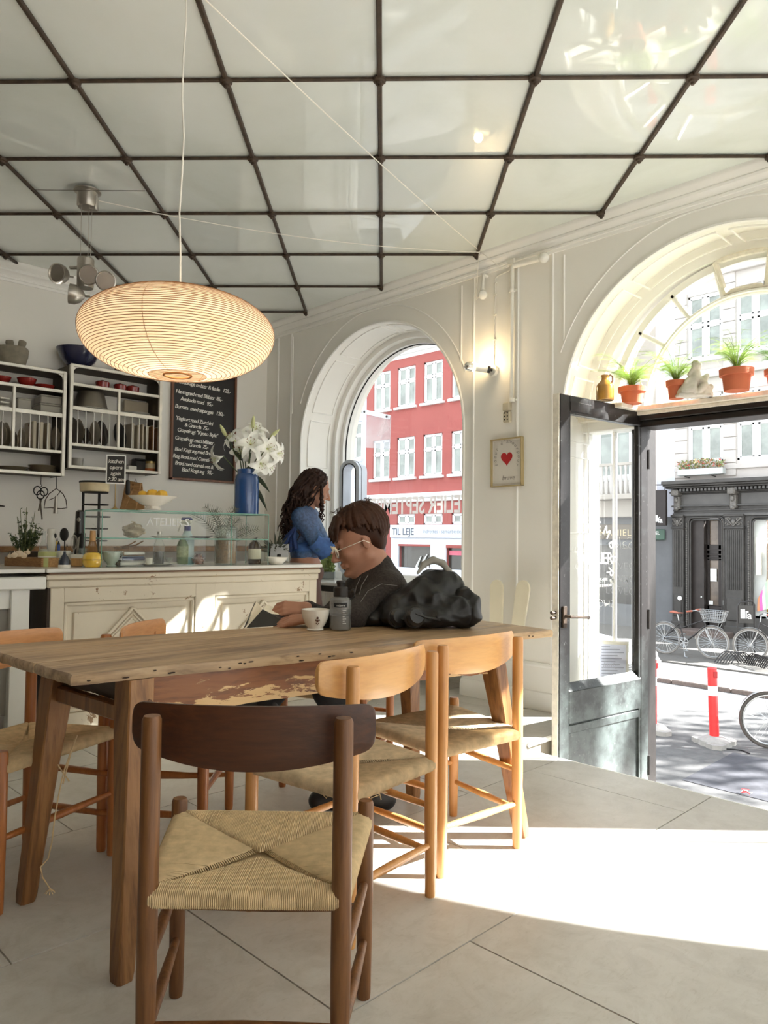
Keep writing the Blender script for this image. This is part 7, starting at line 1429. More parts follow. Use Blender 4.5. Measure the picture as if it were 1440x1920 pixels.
# ---------------------------------------------------------------- window counter, fan and plant in the small arch
bn = thing('window_counter', 'narrow pale stone counter with a dark edge under the small arched window', 'counter'); m = MB(); m.box(-5.2, -3.46, 3.85, 4.3, .70, .725, .004); m.build('top', M_marble, bn); m = MB(); m.box(-5.2, -3.46, 3.84, 3.87, .655, .70, .003); m.build('dark_edge', M_blk, bn)
for x in (-5.15, -3.52): m = MB(); m.box(x, x+.05, 3.9, 3.95, 0, .70, .004); m.build('leg', M_trim, bn)
fn = thing('tower_fan', 'tall white bladeless loop fan standing in the small arched window', 'fan', ony(660, 1078, 4.27)+Vector((0, 0, -.04)), R(20)); fs = 6.3/1400
M_fan = mat('fan_white', (206, 214, 226), .25, .1); M_fanb = mat('fan_grey', (150, 150, 148), .4)
def stad(w, h, z0, n=10): return [(w*math.cos(a), z0+h-w+w*math.sin(a)) for a in [PI*k/n for k in range(n+1)]]+[(-w*math.cos(a), z0+w-w*math.sin(a)) for a in [PI*k/n for k in range(n+1)]]
m = MB(); o = stad(.095, .98, .04); i = stad(.062, .91, .075); n_ = len(o); vs = [(x, y, z) for y in (-.075, .075) for x, z in o]+[(x, y, z) for y in (-.075, .075) for x, z in i]
m.add(vs, [(k, (k+1) % n_, n_+(k+1) % n_, n_+k) for k in range(n_)]+[(2*n_+k, 3*n_+k, 3*n_+(k+1) % n_, 2*n_+(k+1) % n_) for k in range(n_)]+[(k, 2*n_+k, 2*n_+(k+1) % n_, (k+1) % n_) for k in range(n_)]+[(n_+k, n_+(k+1) % n_, 3*n_+(k+1) % n_, 3*n_+k) for k in range(n_)]); m.build('loop', M_fan, fn)
m = MB(); m.tube([(x, -.077, z) for x, z in i], .005, 5, closed=True); m.tube([(x, -.03, z) for x, z in o], .003, 5, closed=True); m.build('dark_rim', M_seal, fn)
m = MB(); m.lathe([(.085, 0), (.09, .01), (.08, .06), (.07, .09), (0, .09)], 20); m.build('base', M_fanb, fn)
P = onz(614, 1085, .727); pp = thing('potted_plant', 'light green leafy plant in a grey pot on the window counter', 'plant', (P.x, P.y, .727), YAW); s = (P-CAM).dot(f0)/FPX
m = MB(); m.box(-14*s, 14*s, -10*s, 10*s, 0, 13*s, 1*s); m.build('pot', mat('grey_pot', (142, 146, 144), .6), pp); rn = random.Random(21); m = MB()
for k in range(420):
    c = Vector((rn.uniform(-13, 13), rn.uniform(-9, 9), rn.uniform(12, 50)))*s; d = Vector((rn.gauss(0, 1), rn.gauss(0, 1), rn.gauss(0, 1))).normalized(); w_ = d.cross(Vector((rn.gauss(0, 1), 1, 0))).normalized(); l_ = rn.uniform(2.5, 4.5)*s; m.add([c-d*l_, c+w_*l_*.6, c+d*l_, c-w_*l_*.6], [(0, 1, 2, 3)])
m.build('foliage', mat('basil_leaf', (150, 166, 100), .6, var=.3), pp, smooth=False, kind='stuff')
# ================================================================ people: distance-field modelling, meshed as one continuous surface
class Field:
    def __init__(s, lo, hi, h):
        s.lo = np.array(lo, float); s.h = h; s.n = np.ceil((np.array(hi)-s.lo)/h).astype(int)+1; s.v = np.full(tuple(s.n), .2, np.float32)
    def _win(s, lo, hi, pad):
        a = np.clip(np.floor((lo-pad-s.lo)/s.h).astype(int), 0, s.n-1); b = np.clip(np.ceil((hi+pad-s.lo)/s.h).astype(int)+1, 1, s.n)
        if (b <= a).any(): return None
        ax = [s.lo[k]+s.h*np.arange(a[k], b[k], dtype=np.float32) for k in range(3)]
        return (slice(a[0], b[0]), slice(a[1], b[1]), slice(a[2], b[2])), ax[0][:, None, None], ax[1][None, :, None], ax[2][None, None, :]
    def _mix(s, sl, d, k, sub=False):
        o = s.v[sl]
        if sub: d = -d; h = np.clip(.5-.5*(o-d)/k, 0, 1); s.v[sl] = o*(1-h)+d*h+k*h*(1-h)
        else: h = np.clip(.5+.5*(o-d)/k, 0, 1); s.v[sl] = o*(1-h)+d*h-k*h*(1-h)
    def cap(s, a, b, ra, rb, k=.02, sub=False):
        a = np.array(a, np.float32); b = np.array(b, np.float32); m = max(ra, rb); w = s._win(np.minimum(a, b)-m, np.maximum(a, b)+m, k+3*s.h)
        if w is None: return
        sl, X, Y, Z = w; d = b-a; L = max(1e-9, float(d@d)); t = np.clip(((X-a[0])*d[0]+(Y-a[1])*d[1]+(Z-a[2])*d[2])/L, 0, 1)
        q = np.sqrt((X-a[0]-t*d[0])**2+(Y-a[1]-t*d[1])**2+(Z-a[2]-t*d[2])**2)-(ra+(rb-ra)*t); s._mix(sl, q, k, sub)
    def ell(s, c, r, axes=None, k=.02, sub=False):
        c = np.array(c, np.float32); m = max(r); w = s._win(c-m, c+m, k+3*s.h)
        if w is None: return
        sl, X, Y, Z = w; A = np.array(axes if axes is not None else np.eye(3), np.float32); x, y, z = X-c[0], Y-c[1], Z-c[2]
        u = [(x*A[i][0]+y*A[i][1]+z*A[i][2])/r[i] for i in range(3)]; q = np.sqrt(u[0]**2+u[1]**2+u[2]**2); g = np.sqrt((u[0]/r[0])**2+(u[1]/r[1])**2+(u[2]/r[2])**2)+1e-6
        s._mix(sl, q*(q-1)/g, k, sub)
    def chain(s, pts, rs, k=.02):
        for i in range(len(pts)-1): s.cap(pts[i], pts[i+1], rs[i], rs[i+1], k)
    def mesh(s, name, m_, parent, smooth=1, disp=None):
        v = s.v; ins = v < 0; n = s.n; c = np.zeros(tuple(n-1), np.int8)
        for dx in (0, 1):
            for dy in (0, 1):
                for dz in (0, 1): c += ins[dx:n[0]-1+dx, dy:n[1]-1+dy, dz:n[2]-1+dz]
        cells = np.argwhere((c > 0) & (c < 8)); idx = -np.ones(tuple(n-1), np.int32); idx[tuple(cells.T)] = np.arange(len(cells)); acc = np.zeros((len(cells), 3)); cnt = np.zeros(len(cells))
        cor = [(a, b, d) for a in (0, 1) for b in (0, 1) for d in (0, 1)]
        for p in cor:
            for ax in range(3):
                if p[ax]: continue
                q = list(p); q[ax] = 1; va = v[tuple((cells+p).T)]; vb_ = v[tuple((cells+q).T)]; x = (va < 0) != (vb_ < 0); t = np.where(x, va/np.where(x, va-vb_, 1), 0)
                pt = np.array(p, float)+np.outer(t, np.array(q)-np.array(p)); acc[x] += pt[x]; cnt[x] += 1
        V = s.lo+(cells+acc/cnt[:, None])*s.h; F = []
        for ax in range(3):
            o1, o2 = (ax+1) % 3, (ax+2) % 3; sl0 = [slice(1, -1)]*3; sl1 = [slice(1, -1)]*3; sl0[ax] = slice(0, -1); sl1[ax] = slice(1, None)
            A = ins[tuple(sl0)]; B = ins[tuple(sl1)]; e = np.argwhere(A != B); off = np.array([1, 1, 1]); off[ax] = 0; e = e+off; sg = ins[tuple(e.T)]
            q = []
            for a, b in ((0, 0), (1, 0), (1, 1), (0, 1)): w = e.copy(); w[:, o1] -= a; w[:, o2] -= b; q.append(idx[tuple(w.T)])
            q = np.stack(q, 1); q[~sg] = q[~sg][:, ::-1]; F.append(q[:, ::-1])
        F = np.concatenate(F); F = F[(F >= 0).all(1)]
        for _ in range(smooth):                            # light smoothing
            S = np.zeros_like(V); N = np.zeros(len(V))
            for a, b in ((0, 1), (1, 2), (2, 3), (3, 0)): np.add.at(S, F[:, a], V[F[:, b]]); np.add.at(S, F[:, b], V[F[:, a]]); np.add.at(N, F[:, a], 1); np.add.at(N, F[:, b], 1)
            V = V*.5+.5*S/np.maximum(N, 1)[:, None]
        if disp is not None: V = disp(V)
        me = bpy.data.meshes.new(name); me.from_pydata(V.tolist(), [], F.tolist()); me.materials.append(m_); fix_mesh(me, True, 80); return link(name, me, parent)
def noise3(V, f, seed=0):
    rn = np.random.RandomState(seed); out = np.zeros(len(V))
    for k in range(7): d = rn.normal(size=3); d /= np.linalg.norm(d); out += np.sin(V@d*f*(.6+.25*k)+rn.uniform(0, 6.28))/(1+.3*k)
    return out/3
# local frame of both people: x to the right of the view, y away from it
def cam3(px, py, f): p = at(px, py, f); return np.array([p.dot(r0), p.dot(f0), p.z])
def fr3(F, up=(0, 0, 1)):
    F = np.array(F, float); F /= np.linalg.norm(F); S = np.cross(np.array(up, float), F); S /= np.linalg.norm(S); return F, S, np.cross(F, S)
M_skin = mat('skin', (172, 124, 100), .55, var=.05, scale=30, sss=.05); M_hairb = mat('brown_hair', (58, 33, 19), .6, spec=.25, var=.35, scale=40, stretch=(1, 1, .3)); M_hairw = mat('dark_curly_hair', (46, 27, 19), .6, spec=.25, var=.4, scale=40)
M_knit = mat('charcoal_knit', (52, 46, 42), .95, var=.4, scale=120, bump=.5); M_trou = mat('black_trousers', (28, 28, 30), .85, var=.15); M_shoe = mat('black_shoe', (24, 23, 23), .5)
def head(fd, C, ax, s=1., k=.014):
    F, S, U = ax; P = lambda f, d, u: C+(F*f+S*d+U*u)*s; A = [F, S, U]
    fd.ell(P(-.012, 0, .045), (.097*s, .075*s, .085*s), A, k); fd.ell(P(.035, 0, -.02), (.064*s, .058*s, .085*s), A, .02)
    for d in (-1, 1): fd.cap(P(-.005, d*.05, -.05), P(.07, d*.012, -.098), .022*s, .018*s, .02); fd.ell(P(.068, d*.032, -.022), (.022*s, .024*s, .02*s), A, .012)
    fd.ell(P(.088, 0, -.1), (.018*s, .02*s, .016*s), A, .012); fd.cap(P(.082, -.03, .034), P(.082, .03, .034), .013*s, .013*s, .012)
    fd.cap(P(.094, 0, .02), P(.124, 0, -.028), .007*s, .0115*s, .008); fd.ell(P(.108, 0, -.034), (.015*s, .015*s, .008*s), A, .006)
    for d in (-1, 1): fd.ell(P(.095, d*.03, .008), (.012*s, .014*s, .010*s), A, .006, True); fd.ell(P(.08, d*.03, .008), (.0115*s,)*3, A, .004)
    fd.cap(P(.100, -.014, -.058), P(.100, .014, -.058), .0065*s, .0065*s, .006); fd.cap(P(.098, -.012, -.070), P(.098, .012, -.070), .007*s, .007*s, .006); fd.cap(P(.086, -.02, -.064), P(.086, .02, -.064), .010*s, .010*s, .006)
    for d in (-1, 1): fd.ell(P(-.012, d*.077, -.002), (.016*s, .007*s, .027*s), [F+S*d*-.3, S, U], .006); fd.ell(P(-.008, d*.086, .001), (.008*s, .005*s, .014*s), A, .004, True)
    return P
def hand(fd, W_, d, n, th, L=.18, curl=.5, spread=.008, k=.006):
    """wrist, pointing direction, back-of-hand normal, thumb side"""
    d = np.array(d, float); d /= np.linalg.norm(d); n = np.array(n, float); n = n-d*(n@d); n /= np.linalg.norm(n); t = np.array(th, float); t = t-d*(t@d)-n*(t@n); t /= np.linalg.norm(t)
    W_ = np.array(W_, float); kn = L*.5
    for j, o in enumerate((.028, .010, -.009, -.026)): fd.cap(W_+d*.01+t*o*.55, W_+d*kn*(1-.04*abs(j-1.3))+t*o, .014, .0105, .010)
    tips = []
    for j, (o, l) in enumerate(((.030, .92), (.010, 1.), (-.010, .95), (-.028, .76))):
        b = W_+d*kn*(1-.04*abs(j-1.3))+t*o; a = 0; p = b
        for q, (ln, r_) in enumerate(((.042, .0092), (.027, .0082), (.021, .0072))): a += curl*(.7+.3*q); nx = p+(d*math.cos(a)-n*math.sin(a)+t*spread*(1.5-j))*ln*l; fd.cap(p, nx, r_, r_*.92, k); p = nx
        tips.append(p)
    b = W_+d*.03+t*.024; m_ = b+(d*.55+t*.7-n*.35)*.038; e = m_+(d*.85+t*.1-n*.45)*.03; fd.cap(b, m_, .0135, .0105, .008); fd.cap(m_, e, .0105, .0085, k); return tips, e
# ---------------------------------------------------------------- the seated reader
HS = 1.02; bc = np.array([0., 3.2, 0.])
boy = thing('person', 'person in a charcoal sweater and glasses bending over a notebook, writing at the table', 'person', W(0, 3.2), YAW)
def B(px, py, f): return cam3(px, py, f)-bc
fd = Field((-.62, -.45, -.01), (.30, .55, 1.26), .0048)
HA = fr3((-.90, -.20, -.36)); HC_ = B(673, 1019, 3.07); HC_[1] += .0; P = head(fd, HC_+np.array([0, .07, 0]), HA, HS)
neck = P(-.035, 0, -.06); c7 = B(716, 1078, 3.17); fd.cap(neck, c7, .052, .062, .03)
pel, che = np.array([.02, .24, .53]), B(705, 1135, 3.22); fd.cap(pel, che, .13, .145, .05); fd.cap(che, c7+np.array([-.015, .0, -.05]), .14, .09, .05)
sL, sR = B(728, 1104, 3.08), B(672, 1108, 3.40); fd.cap(sL, sR, .058, .058, .05)
eL, wL, eR, wR = B(664, 1166, 2.96), B(586, 1162, 2.90), B(612, 1168, 3.24), B(574, 1141, 3.03)
eL[2] = max(eL[2], .785); wL[2] = max(wL[2], .775)
fd.chain([sL, eL, wL], [.05, .040, .027]); fd.chain([sR, eR, wR], [.05, .040, .027])
hand(fd, wL, (-1, .1, -.12), (.0, -.35, .9), (.0, .9, .3), curl=.32); tips, tht = hand(fd, wR, (-1, -.12, .0), (0, -.75, .65), (-.2, -.5, -.3), curl=.62)
kL, aL, kR, aR = B(622, 1292, 3.02), B(700, 1462, 3.06), B(560, 1236, 3.36), B(498, 1318, 3.22); fL0, fL1 = B(722, 1506, 3.03), B(596, 1508, 3.0); fR1 = B(452, 1334, 3.2); fL0[2] = fL1[2] = .045; aL[2] = .12
def legs(f_, e): f_.chain([pel+np.array([-.03, -.09, -.0]), kL, aL], [.09+e, .062+e, .042+e], .03); f_.chain([pel+np.array([-.03, .09, .0]), kR, aR], [.09+e, .062+e, .042+e], .03)
legs(fd, -.008); fd.cap(aL, fL0+np.array([-.05, 0, -.005]), .036, .034); fd.cap(fL0, fL1, .034, .03); fd.cap(aR, fR1, .036, .03)
fd.mesh('body', M_skin, boy)
fs_ = Field((-.62, -.45, .3), (.30, .55, 1.12), .0055)               # sweater
fs_.cap(pel+np.array([0, 0, .06]), che, .148, .160, .05); fs_.cap(che, c7+np.array([-.012, 0, -.05]), .152, .104, .05); fs_.cap(sL, sR, .070, .070, .05); fs_.cap(c7+np.array([-.02, 0, -.03]), neck*.35+c7*.65, .075, .064, .02)
fs_.chain([sL, eL, wL+(eL-wL)*.12], [.066, .055, .040]); fs_.chain([sR, eR, wR+(eR-wR)*.12], [.066, .055, .040])
fs_.mesh('sweater', M_knit, boy, 1, lambda V: V+np.outer(noise3(V, 60, 3)*.003+noise3(V, 140, 5)*.0012, (0, -.6, .4)))
ft = Field((-.66, -.5, .02), (.3, .55, .75), .006); legs(ft, .012); ft.cap(pel+np.array([0, -.08, -.0]), pel+np.array([0, .08, .0]), .12, .12, .03); ft.mesh('trousers', M_trou, boy, 1, lambda V: V+np.outer(noise3(V, 45, 2)*.004, (0, -.8, .3)))
ft = Field((-.75, -.5, -.01), (.3, .5, .5), .005); ft.cap(fL0, fL1, .045, .038, .02); ft.cap(aL, fL0+np.array([-.03, 0, .02]), .047, .05, .03); ft.v[:, :, :3] = .05; ft.mesh('shoe', M_shoe, boy); ft = Field((-.75, -.3, .1), (.0, .5, .5), .005); ft.cap(aR+np.array([.01, 0, -.0]), fR1, .048, .036, .02); ft.mesh('shoe', M_shoe, boy)
# hair: locks laid over the skull
fh = Field(HC_-.24, HC_+.26, .0032); F, S, U = HA; s_ = HS; C0 = HC_+np.array([0, .07, 0])
Q = lambda f, d, u: C0+(F*f+S*d+U*u)*s_
fh.ell(Q(-.026, 0, .058), (.099*s_, .079*s_, .086*s_), HA, .01); fh.ell(Q(-.068, 0, .01), (.05*s_, .064*s_, .075*s_), HA, .02)
fh.ell(Q(.10, 0, -.012), (.07*s_, .10*s_, .066*s_), HA, .01, True); fh.ell(Q(.035, 0, -.08), (.085*s_, .12*s_, .075*s_), HA, .01, True)
for d in (-1, 1): fh.ell(Q(.008, d*.09, -.012), (.034*s_, .034*s_, .036*s_), HA, .006, True)
rn = random.Random(11)
for k in range(330):
    a = rn.uniform(0, 2*PI); front = math.cos(a); end = (1.30 if front > .55 else 1.42 if front > -.1 else 1.75 if front > -.55 else 2.25)+rn.uniform(-.12, .1); st = rn.uniform(.0, .55); w0 = rn.uniform(.94, 1.07); sw = rn.uniform(-.35, .35); pts = []
    for q in range(7):
        th = st+(end-st)*q/6; aa = a+sw*math.sin(th*1.3)*.6; f_ = -.030+.110*w0*math.sin(th)*math.cos(aa)+(.012*max(0, front)*q/6); d_ = .088*w0*math.sin(th)*math.sin(aa); u_ = .058+.096*w0*math.cos(th); pts.append(Q(f_, d_, u_))
    fh.chain(pts, [.0085-.0009*j for j in range(7)], .0035)
for k in range(34):                                      # fringe falling over the forehead
    d_ = -.066+.132*k/33; b = Q(.050, d_*.85, .128+rn.uniform(-.008, .006)); m_ = Q(.078+rn.uniform(-.003, .008), d_, .094+rn.uniform(-.006, .006)); e = Q(.094+rn.uniform(-.004, .008), d_*1.03+rn.uniform(-.01, .01), .050+rn.uniform(-.014, .012)); fh.chain([b, m_, e], [.010, .0075, .003], .004)
fh.mesh('hair', M_hairb, boy, 0)
hs_ = MB()
for k in range(60): a = rn.uniform(0, 2*PI); p = Q(-.03+.1*math.cos(a)*.8, .08*math.sin(a)*.8, .15); hs_.tube([p, p+U*rn.uniform(.008, .02)+F*rn.uniform(-.01, .02)+S*rn.uniform(-.01, .01), p+F*rn.uniform(-.02, .035)+U*rn.uniform(.0, .018)], [.0014, .001, .0004], 3)
hs_.build('loose_strands', M_hairb, boy, kind='stuff')
gm = MB(); lens = MB()
for d in (-1, 1):
    c = Q(.112, d*.033, .004); ring_ = [c+(S*.025*math.cos(a)+U*.023*math.sin(a)-F*abs(.006*math.cos(a)))*s_ for a in [2*PI*k/24 for k in range(24)]]; gm.tube([Vector(p) for p in ring_], .0029, 6, closed=True); lens.add([Vector(p) for p in ring_], [tuple(range(24))])
    gm.tube([Vector(Q(.106, d*.058, .008)), Vector(Q(.06, d*.079, .010)), Vector(Q(-.005, d*.084, .012)), Vector(Q(-.025, d*.083, -.006))], .0016, 6)
gm.tube([Vector(Q(.114, -.009, .008)), Vector(Q(.12, 0, .011)), Vector(Q(.114, .009, .008))], .0017, 6); go = gm.build('glasses', mat('pale_gold_wire', (236, 230, 214), .3, .5), boy); lens.build('lens', thin_glass('spectacle_lens', (.96, .97, .97), 1.5), go, smooth=False)
for d in (-1, 1): m_ = MB(); m_.ball(Q(.0905, d*.03, .008), .0075, 10, 7); m_.build('eye', mat('eye_dark', (40, 28, 22), .2), boy)
pn = thing('pencil', 'brown pencil held in the writing hand', 'pencil', W(0, 3.2), YAW); pt = (tips[0]+tht)/2; m_ = MB(); pd = np.array([.55, .1, .62]); pd /= np.linalg.norm(pd); m_.tube([Vector(pt-pd*.05), Vector(pt-pd*.04), Vector(pt+pd*.095)], [.0008, .0035, .0035], 8); m_.build('shaft', M_boxw, pn); m_ = MB(); m_.tube([Vector(pt-pd*.055), Vector(pt-pd*.049)], [.0002, .0009], 6); m_.build('lead', M_seal, pn)
m_ = MB()
for pts in ([(676, 1082, 3.0), (668, 1100, 2.99), (664, 1118, 3.0), (662, 1135, 2.98)], [(690, 1078, 2.99), (678, 1098, 2.98), (672, 1122, 2.97), (668, 1140, 2.95)], [(745, 1098, 2.98), (715, 1095, 2.96), (690, 1108, 2.95), (672, 1135, 2.93), (666, 1155, 2.92)]): m_.tube([Vector(B(*p)) for p in pts], .0011, 5)
m_.build('earphone_cable', mat('grey_cord', (120, 116, 110), .6), boy)
# ---------------------------------------------------------------- the woman behind the counter
wc = np.array([0., 5.5, 0.]); wom = thing('person', 'woman with long dark curly hair in a sheer blue blouse, standing behind the counter', 'person', W(0, 5.5), YAW)
def Wm(px, py, f=5.5): return cam3(px, py, f)-wc
fd = Field((-1.0, -.36, -.01), (-.22, .36, 1.62), .006)
WA = fr3((.86, .22, -.34)); hc = Wm(591, 918); P = head(fd, hc, WA, 1.0); nk = P(-.03, 0, -.06); c7 = Wm(574, 957); fd.cap(nk, c7, .045, .052, .03)
ch, ws_, pe = Wm(568, 990), Wm(572, 1035), Wm(572, 1068); s1, s2 = Wm(564, 968, 5.36), Wm(582, 966, 5.62); e1, w1, e2, w2 = Wm(597, 1022, 5.33), Wm(632, 1036, 5.42), Wm(604, 1020, 5.62), Wm(636, 1037, 5.6)
def wtorso(f_, e, lo=True):
    A = np.eye(3); f_.ell((c7+ch)/2+np.array([-.005, 0, -.02]), (.085+e, .15+e, .12+e), A, .05); f_.ell(ch, (.095+e, .145+e, .12+e), A, .05); f_.cap(s1, s2, .045+e, .045+e, .04)
    f_.ell(ws_, (.095+e, .125+e, .10+e), A, .05)
wtorso(fd, 0); fd.ell(pe, (.125, .165, .12), np.eye(3), .05); fd.chain([s1, e1, w1], [.042, .034, .024]); fd.chain([s2, e2, w2], [.042, .034, .024]); hand(fd, w1, (.9, .2, -.4), (.2, -.3, .9), (0, .9, .2), curl=.3); hand(fd, w2, (.9, .1, -.4), (.2, .3, .9), (0, -.9, .2), curl=.3)
kn1, an1, kn2, an2 = Wm(586, 1165, 5.40), Wm(590, 1262, 5.42), Wm(584, 1165, 5.62), Wm(583, 1262, 5.64)
for k_, a_ in ((kn1, an1), (kn2, an2)): a_[2] = .1; fd.chain([pe+np.array([0, -.08 if k_ is kn1 else .08, -.03]), k_, a_], [.085, .055, .038], .03); fd.cap(a_, np.array([a_[0]+.13, a_[1], .04]), .035, .032)
fd.mesh('body', M_skin, wom)
def sheer(name, c, a):
    m, nt, b = _base(name); out = nt.nodes['Material Output']; n = _tex(nt, 60.); r = _ramp(nt, n.outputs[0], [(.35, lin([v*.75 for v in c])), (.65, lin(c))]); nt.links.new(r.outputs[0], b.inputs['Base Color']); b.inputs['Roughness'].default_value = .8
    t = nt.nodes.new('ShaderNodeBsdfTransparent'); x = nt.nodes.new('ShaderNodeMixShader'); x.inputs[0].default_value = a; nt.links.new(t.outputs[0], x.inputs[1]); nt.links.new(b.outputs[0], x.inputs[2]); nt.links.new(x.outputs[0], out.inputs[0]); return m
M_bl1, M_bl2 = sheer('sheer_blue', (84, 120, 168), .74), mat('blue_cotton', (58, 92, 148), .8, var=.25, scale=30)
fb_ = Field((-1.0, -.36, .8), (-.22, .36, 1.4), .006); wtorso(fb_, .014); fb_.chain([s1, e1], [.058, .062], .03); fb_.chain([s2, e2], [.058, .062], .03); fb_.mesh('blouse', M_bl1, wom, 1, lambda V: V+np.outer(noise3(V, 50, 4)*.006, (.3, -.7, .1)))
fb_ = Field((-1.0, -.36, .8), (-.1, .36, 1.2), .006); fb_.ell(ws_+np.array([0, 0, .03]), (.118, .15, .07), np.eye(3), .02); fb_.ell(ws_+np.array([0, 0, -.07]), (.16, .2, .06), np.eye(3), .02, True)
fb_.mesh('blouse_hem', M_bl2, wom, 1, lambda V: V+np.outer(noise3(V, 70, 1)*.008, (.3, -.7, .1)))
for e_, s_2 in ((e1, s1), (e2, s2)):
    dd = (w1-e1); dd = dd/np.linalg.norm(dd); m_ = MB(); m_.tube([Vector(e_-dd*.05+np.array([0, 0, .02])), Vector(e_), Vector(e_+dd*.05), Vector(e_+dd*.075-np.array([0, 0, .008]))], [.058, .064, .076, .088], 18, cap=False); m_.build('bell_sleeve', M_bl2, wom)
m_ = MB(); tb_ = Wm(548, 998, 5.36)
for dx, dz, wd in ((-.06, -.10, .05), (-.02, -.14, .04), (.03, -.12, .045)): m_.tube([Vector(tb_+np.array([.03, 0, .05])), Vector(tb_+np.array([dx*.5, -.02, dz*.3])), Vector(tb_+np.array([dx, -.02, dz]))], [.018, wd*.9, wd], 12, flat=.4)
m_.build('tied_scarf', mat('navy_cotton', (38, 58, 106), .8, var=.2), wom)
ft = Field((-1.0, -.4, .02), (-.2, .4, 1.02), .007); ft.ell(pe+np.array([0, 0, -.02]), (.138, .178, .11), np.eye(3), .05)
for k_, a_ in ((kn1, an1), (kn2, an2)): ft.chain([pe+np.array([0, -.08 if k_ is kn1 else .08, -.04]), k_, np.array([a_[0], a_[1], .06])], [.105, .088, .10], .03)
ft.mesh('trousers', mat('brown_trousers', (92, 66, 56), .8, var=.12, scale=14), wom, 1, lambda V: V+np.outer(noise3(V, 40, 7)*.004, (.2, -.8, 0)))
for a_ in (an1, an2): ft = Field(a_+np.array([-.08, -.07, -.12]), a_+np.array([.24, .07, .08]), .005); ft.cap(np.array([a_[0]-.02, a_[1], .04]), np.array([a_[0]+.15, a_[1], .035]), .042, .036); ft.mesh('shoe', M_shoe, wom)
fh = Field(hc+np.array([-.42, -.26, -.5]), hc+np.array([.2, .26, .2]), .0042); F, S, U = WA; Q2 = lambda f, d, u: hc+F*f+S*d+U*u
fh.ell(Q2(-.03, 0, .055), (.105, .085, .09), WA, .02); fh.ell(Q2(-.085, 0, -.03), (.05, .085, .09), WA, .03); bk = Wm(549, 978, 5.44); fh.cap(Q2(-.09, -.02, -.05), bk, .075, .055, .04); fh.ell(Q2(.10, 0, -.03), (.08, .11, .08), WA, .01, True)
rn = random.Random(31)
for k in range(260):
    a = rn.uniform(0, 2*PI); th = rn.uniform(.15, 1.5); b = Q2(-.03+.105*math.sin(th)*math.cos(a), .09*math.sin(th)*math.sin(a), .055+.092*math.cos(th))
    if (b-hc)@F > .055: continue
    e = bk+np.array([rn.uniform(-.085, .075), rn.uniform(-.12, .1), rn.uniform(-.17, .10)]); mid = (b+e)/2+np.array([rn.uniform(-.07, -.02), rn.uniform(-.06, .03), rn.uniform(0, .05)])
    if k % 24 == 0: b = Q2(.025, -.082, .03); e = Wm(603+rn.uniform(-3, 4), 965+rn.uniform(-12, 22), 5.38); mid = (b+e)/2
    n_ = 20; ph_ = rn.uniform(0, 6); fq = rn.uniform(20, 30); pts = []
    for q in range(n_+1): t = q/n_; p = b*(1-t)**2+2*mid*t*(1-t)+e*t*t; w_ = .003+.012*t; pts.append(p+np.array([math.cos(ph_+t*fq)*w_, math.sin(ph_+t*fq)*w_, math.sin(ph_*2+t*fq)*w_*.4]))
    fh.chain(pts, [.0068-.0030*q/n_ for q in range(n_+1)], .003)
fh.mesh('hair', M_hairw, wom, 0)
# ================================================================ things on the table
def ontable(px, py): return onz(px, py, TT+.001)
nb = thing('notebook', 'open black notebook tilted toward the writer at the far table edge', 'notebook', W(0, 3.0), YAW); nbc = np.array([0, 3.0, 0]); N_ = lambda px, py, f: Vector(cam3(px, py, f)-nbc)
def slab(q, th, nm, m_, dirv): d = Vector(dirv).normalized()*th; m = MB(); m.add(list(q)+[p+d for p in q], [(0, 1, 2, 3), (7, 6, 5, 4), (0, 4, 5, 1), (1, 5, 6, 2), (2, 6, 7, 3), (3, 7, 4, 0)]); return m.build(nm, m_, nb, smooth=False)
S1, R1, L1, B1, B2 = N_(492, 1143, 3.0), N_(549, 1160, 3.0), N_(459, 1178, 2.90), N_(462, 1177.5, 2.90), N_(546, 1172, 2.92)
slab([S1, R1, B2, B1], .006, 'back_cover', M_blk, (0, 1, .2)); sl2 = slab([S1+Vector((0, .007, .002)), R1+Vector((0, .007, .001)), B2+Vector((0, .008, 0)), B1+Vector((0, .01, 0))], .012, 'page_block', mat('notebook_paper', (236, 228, 208), .8), (0, 1, .2))
slab([N_(460, 1174, 2.97), N_(481, 1128, 3.06), N_(493, 1142, 3.03), N_(494, 1146, 3.0)], .008, 'left_pages', MATS['notebook_paper'], (-.3, .8, .2)); slab([N_(494, 1141, 3.02), N_(549, 1157, 3.02), N_(556, 1150, 3.14), N_(500, 1134, 3.14)], .004, 'right_page', MATS['notebook_paper'], (0, 0, -1))
slab([N_(458, 1177, 2.96), N_(477, 1131, 3.09), N_(480, 1128.5, 3.07), N_(461, 1175, 2.955)], .004, 'front_cover', M_blk, (-.3, .8, .2))
t, s = lathe_at('cafe_bowl', 'white footed coffee bowl with a small dark emblem beside the water bottle', 'bowl', 591, 1180.5, [(15, 0), (16, .8), (14.5, 3), (15, 5), (20, 12), (24, 22), (26, 32), (26.5, 38), (25.3, 38), (22.8, 22), (12, 6), (0, 5)], M_cer, z=TT+.001, n=16)
em = MB(); fd_ = (CAM-t.location); fd_.z = 0; fd_.normalize(); sd_ = Vector((-fd_.y, fd_.x, 0)); eo = Vector((0, 0, 20*s))+fd_*23.6*s+sd_*4*s
for dx, dz, r_ in ((0, 4, 2.4), (-3, 0, 1.7), (3, 0, 1.7), (0, -2, 2.2), (-2, -6, 1.2), (2, -6, 1.2), (0, -8, 1)): em.ball(eo+sd_*dx*s+fd_*dz*.22*s+Vector((0, 0, dz*s)), (r_*s*.9, r_*s*.9, r_*s), 8, 6)
em.build('emblem', mat('emblem_sepia', (96, 62, 48), .5), t, kind='stuff')
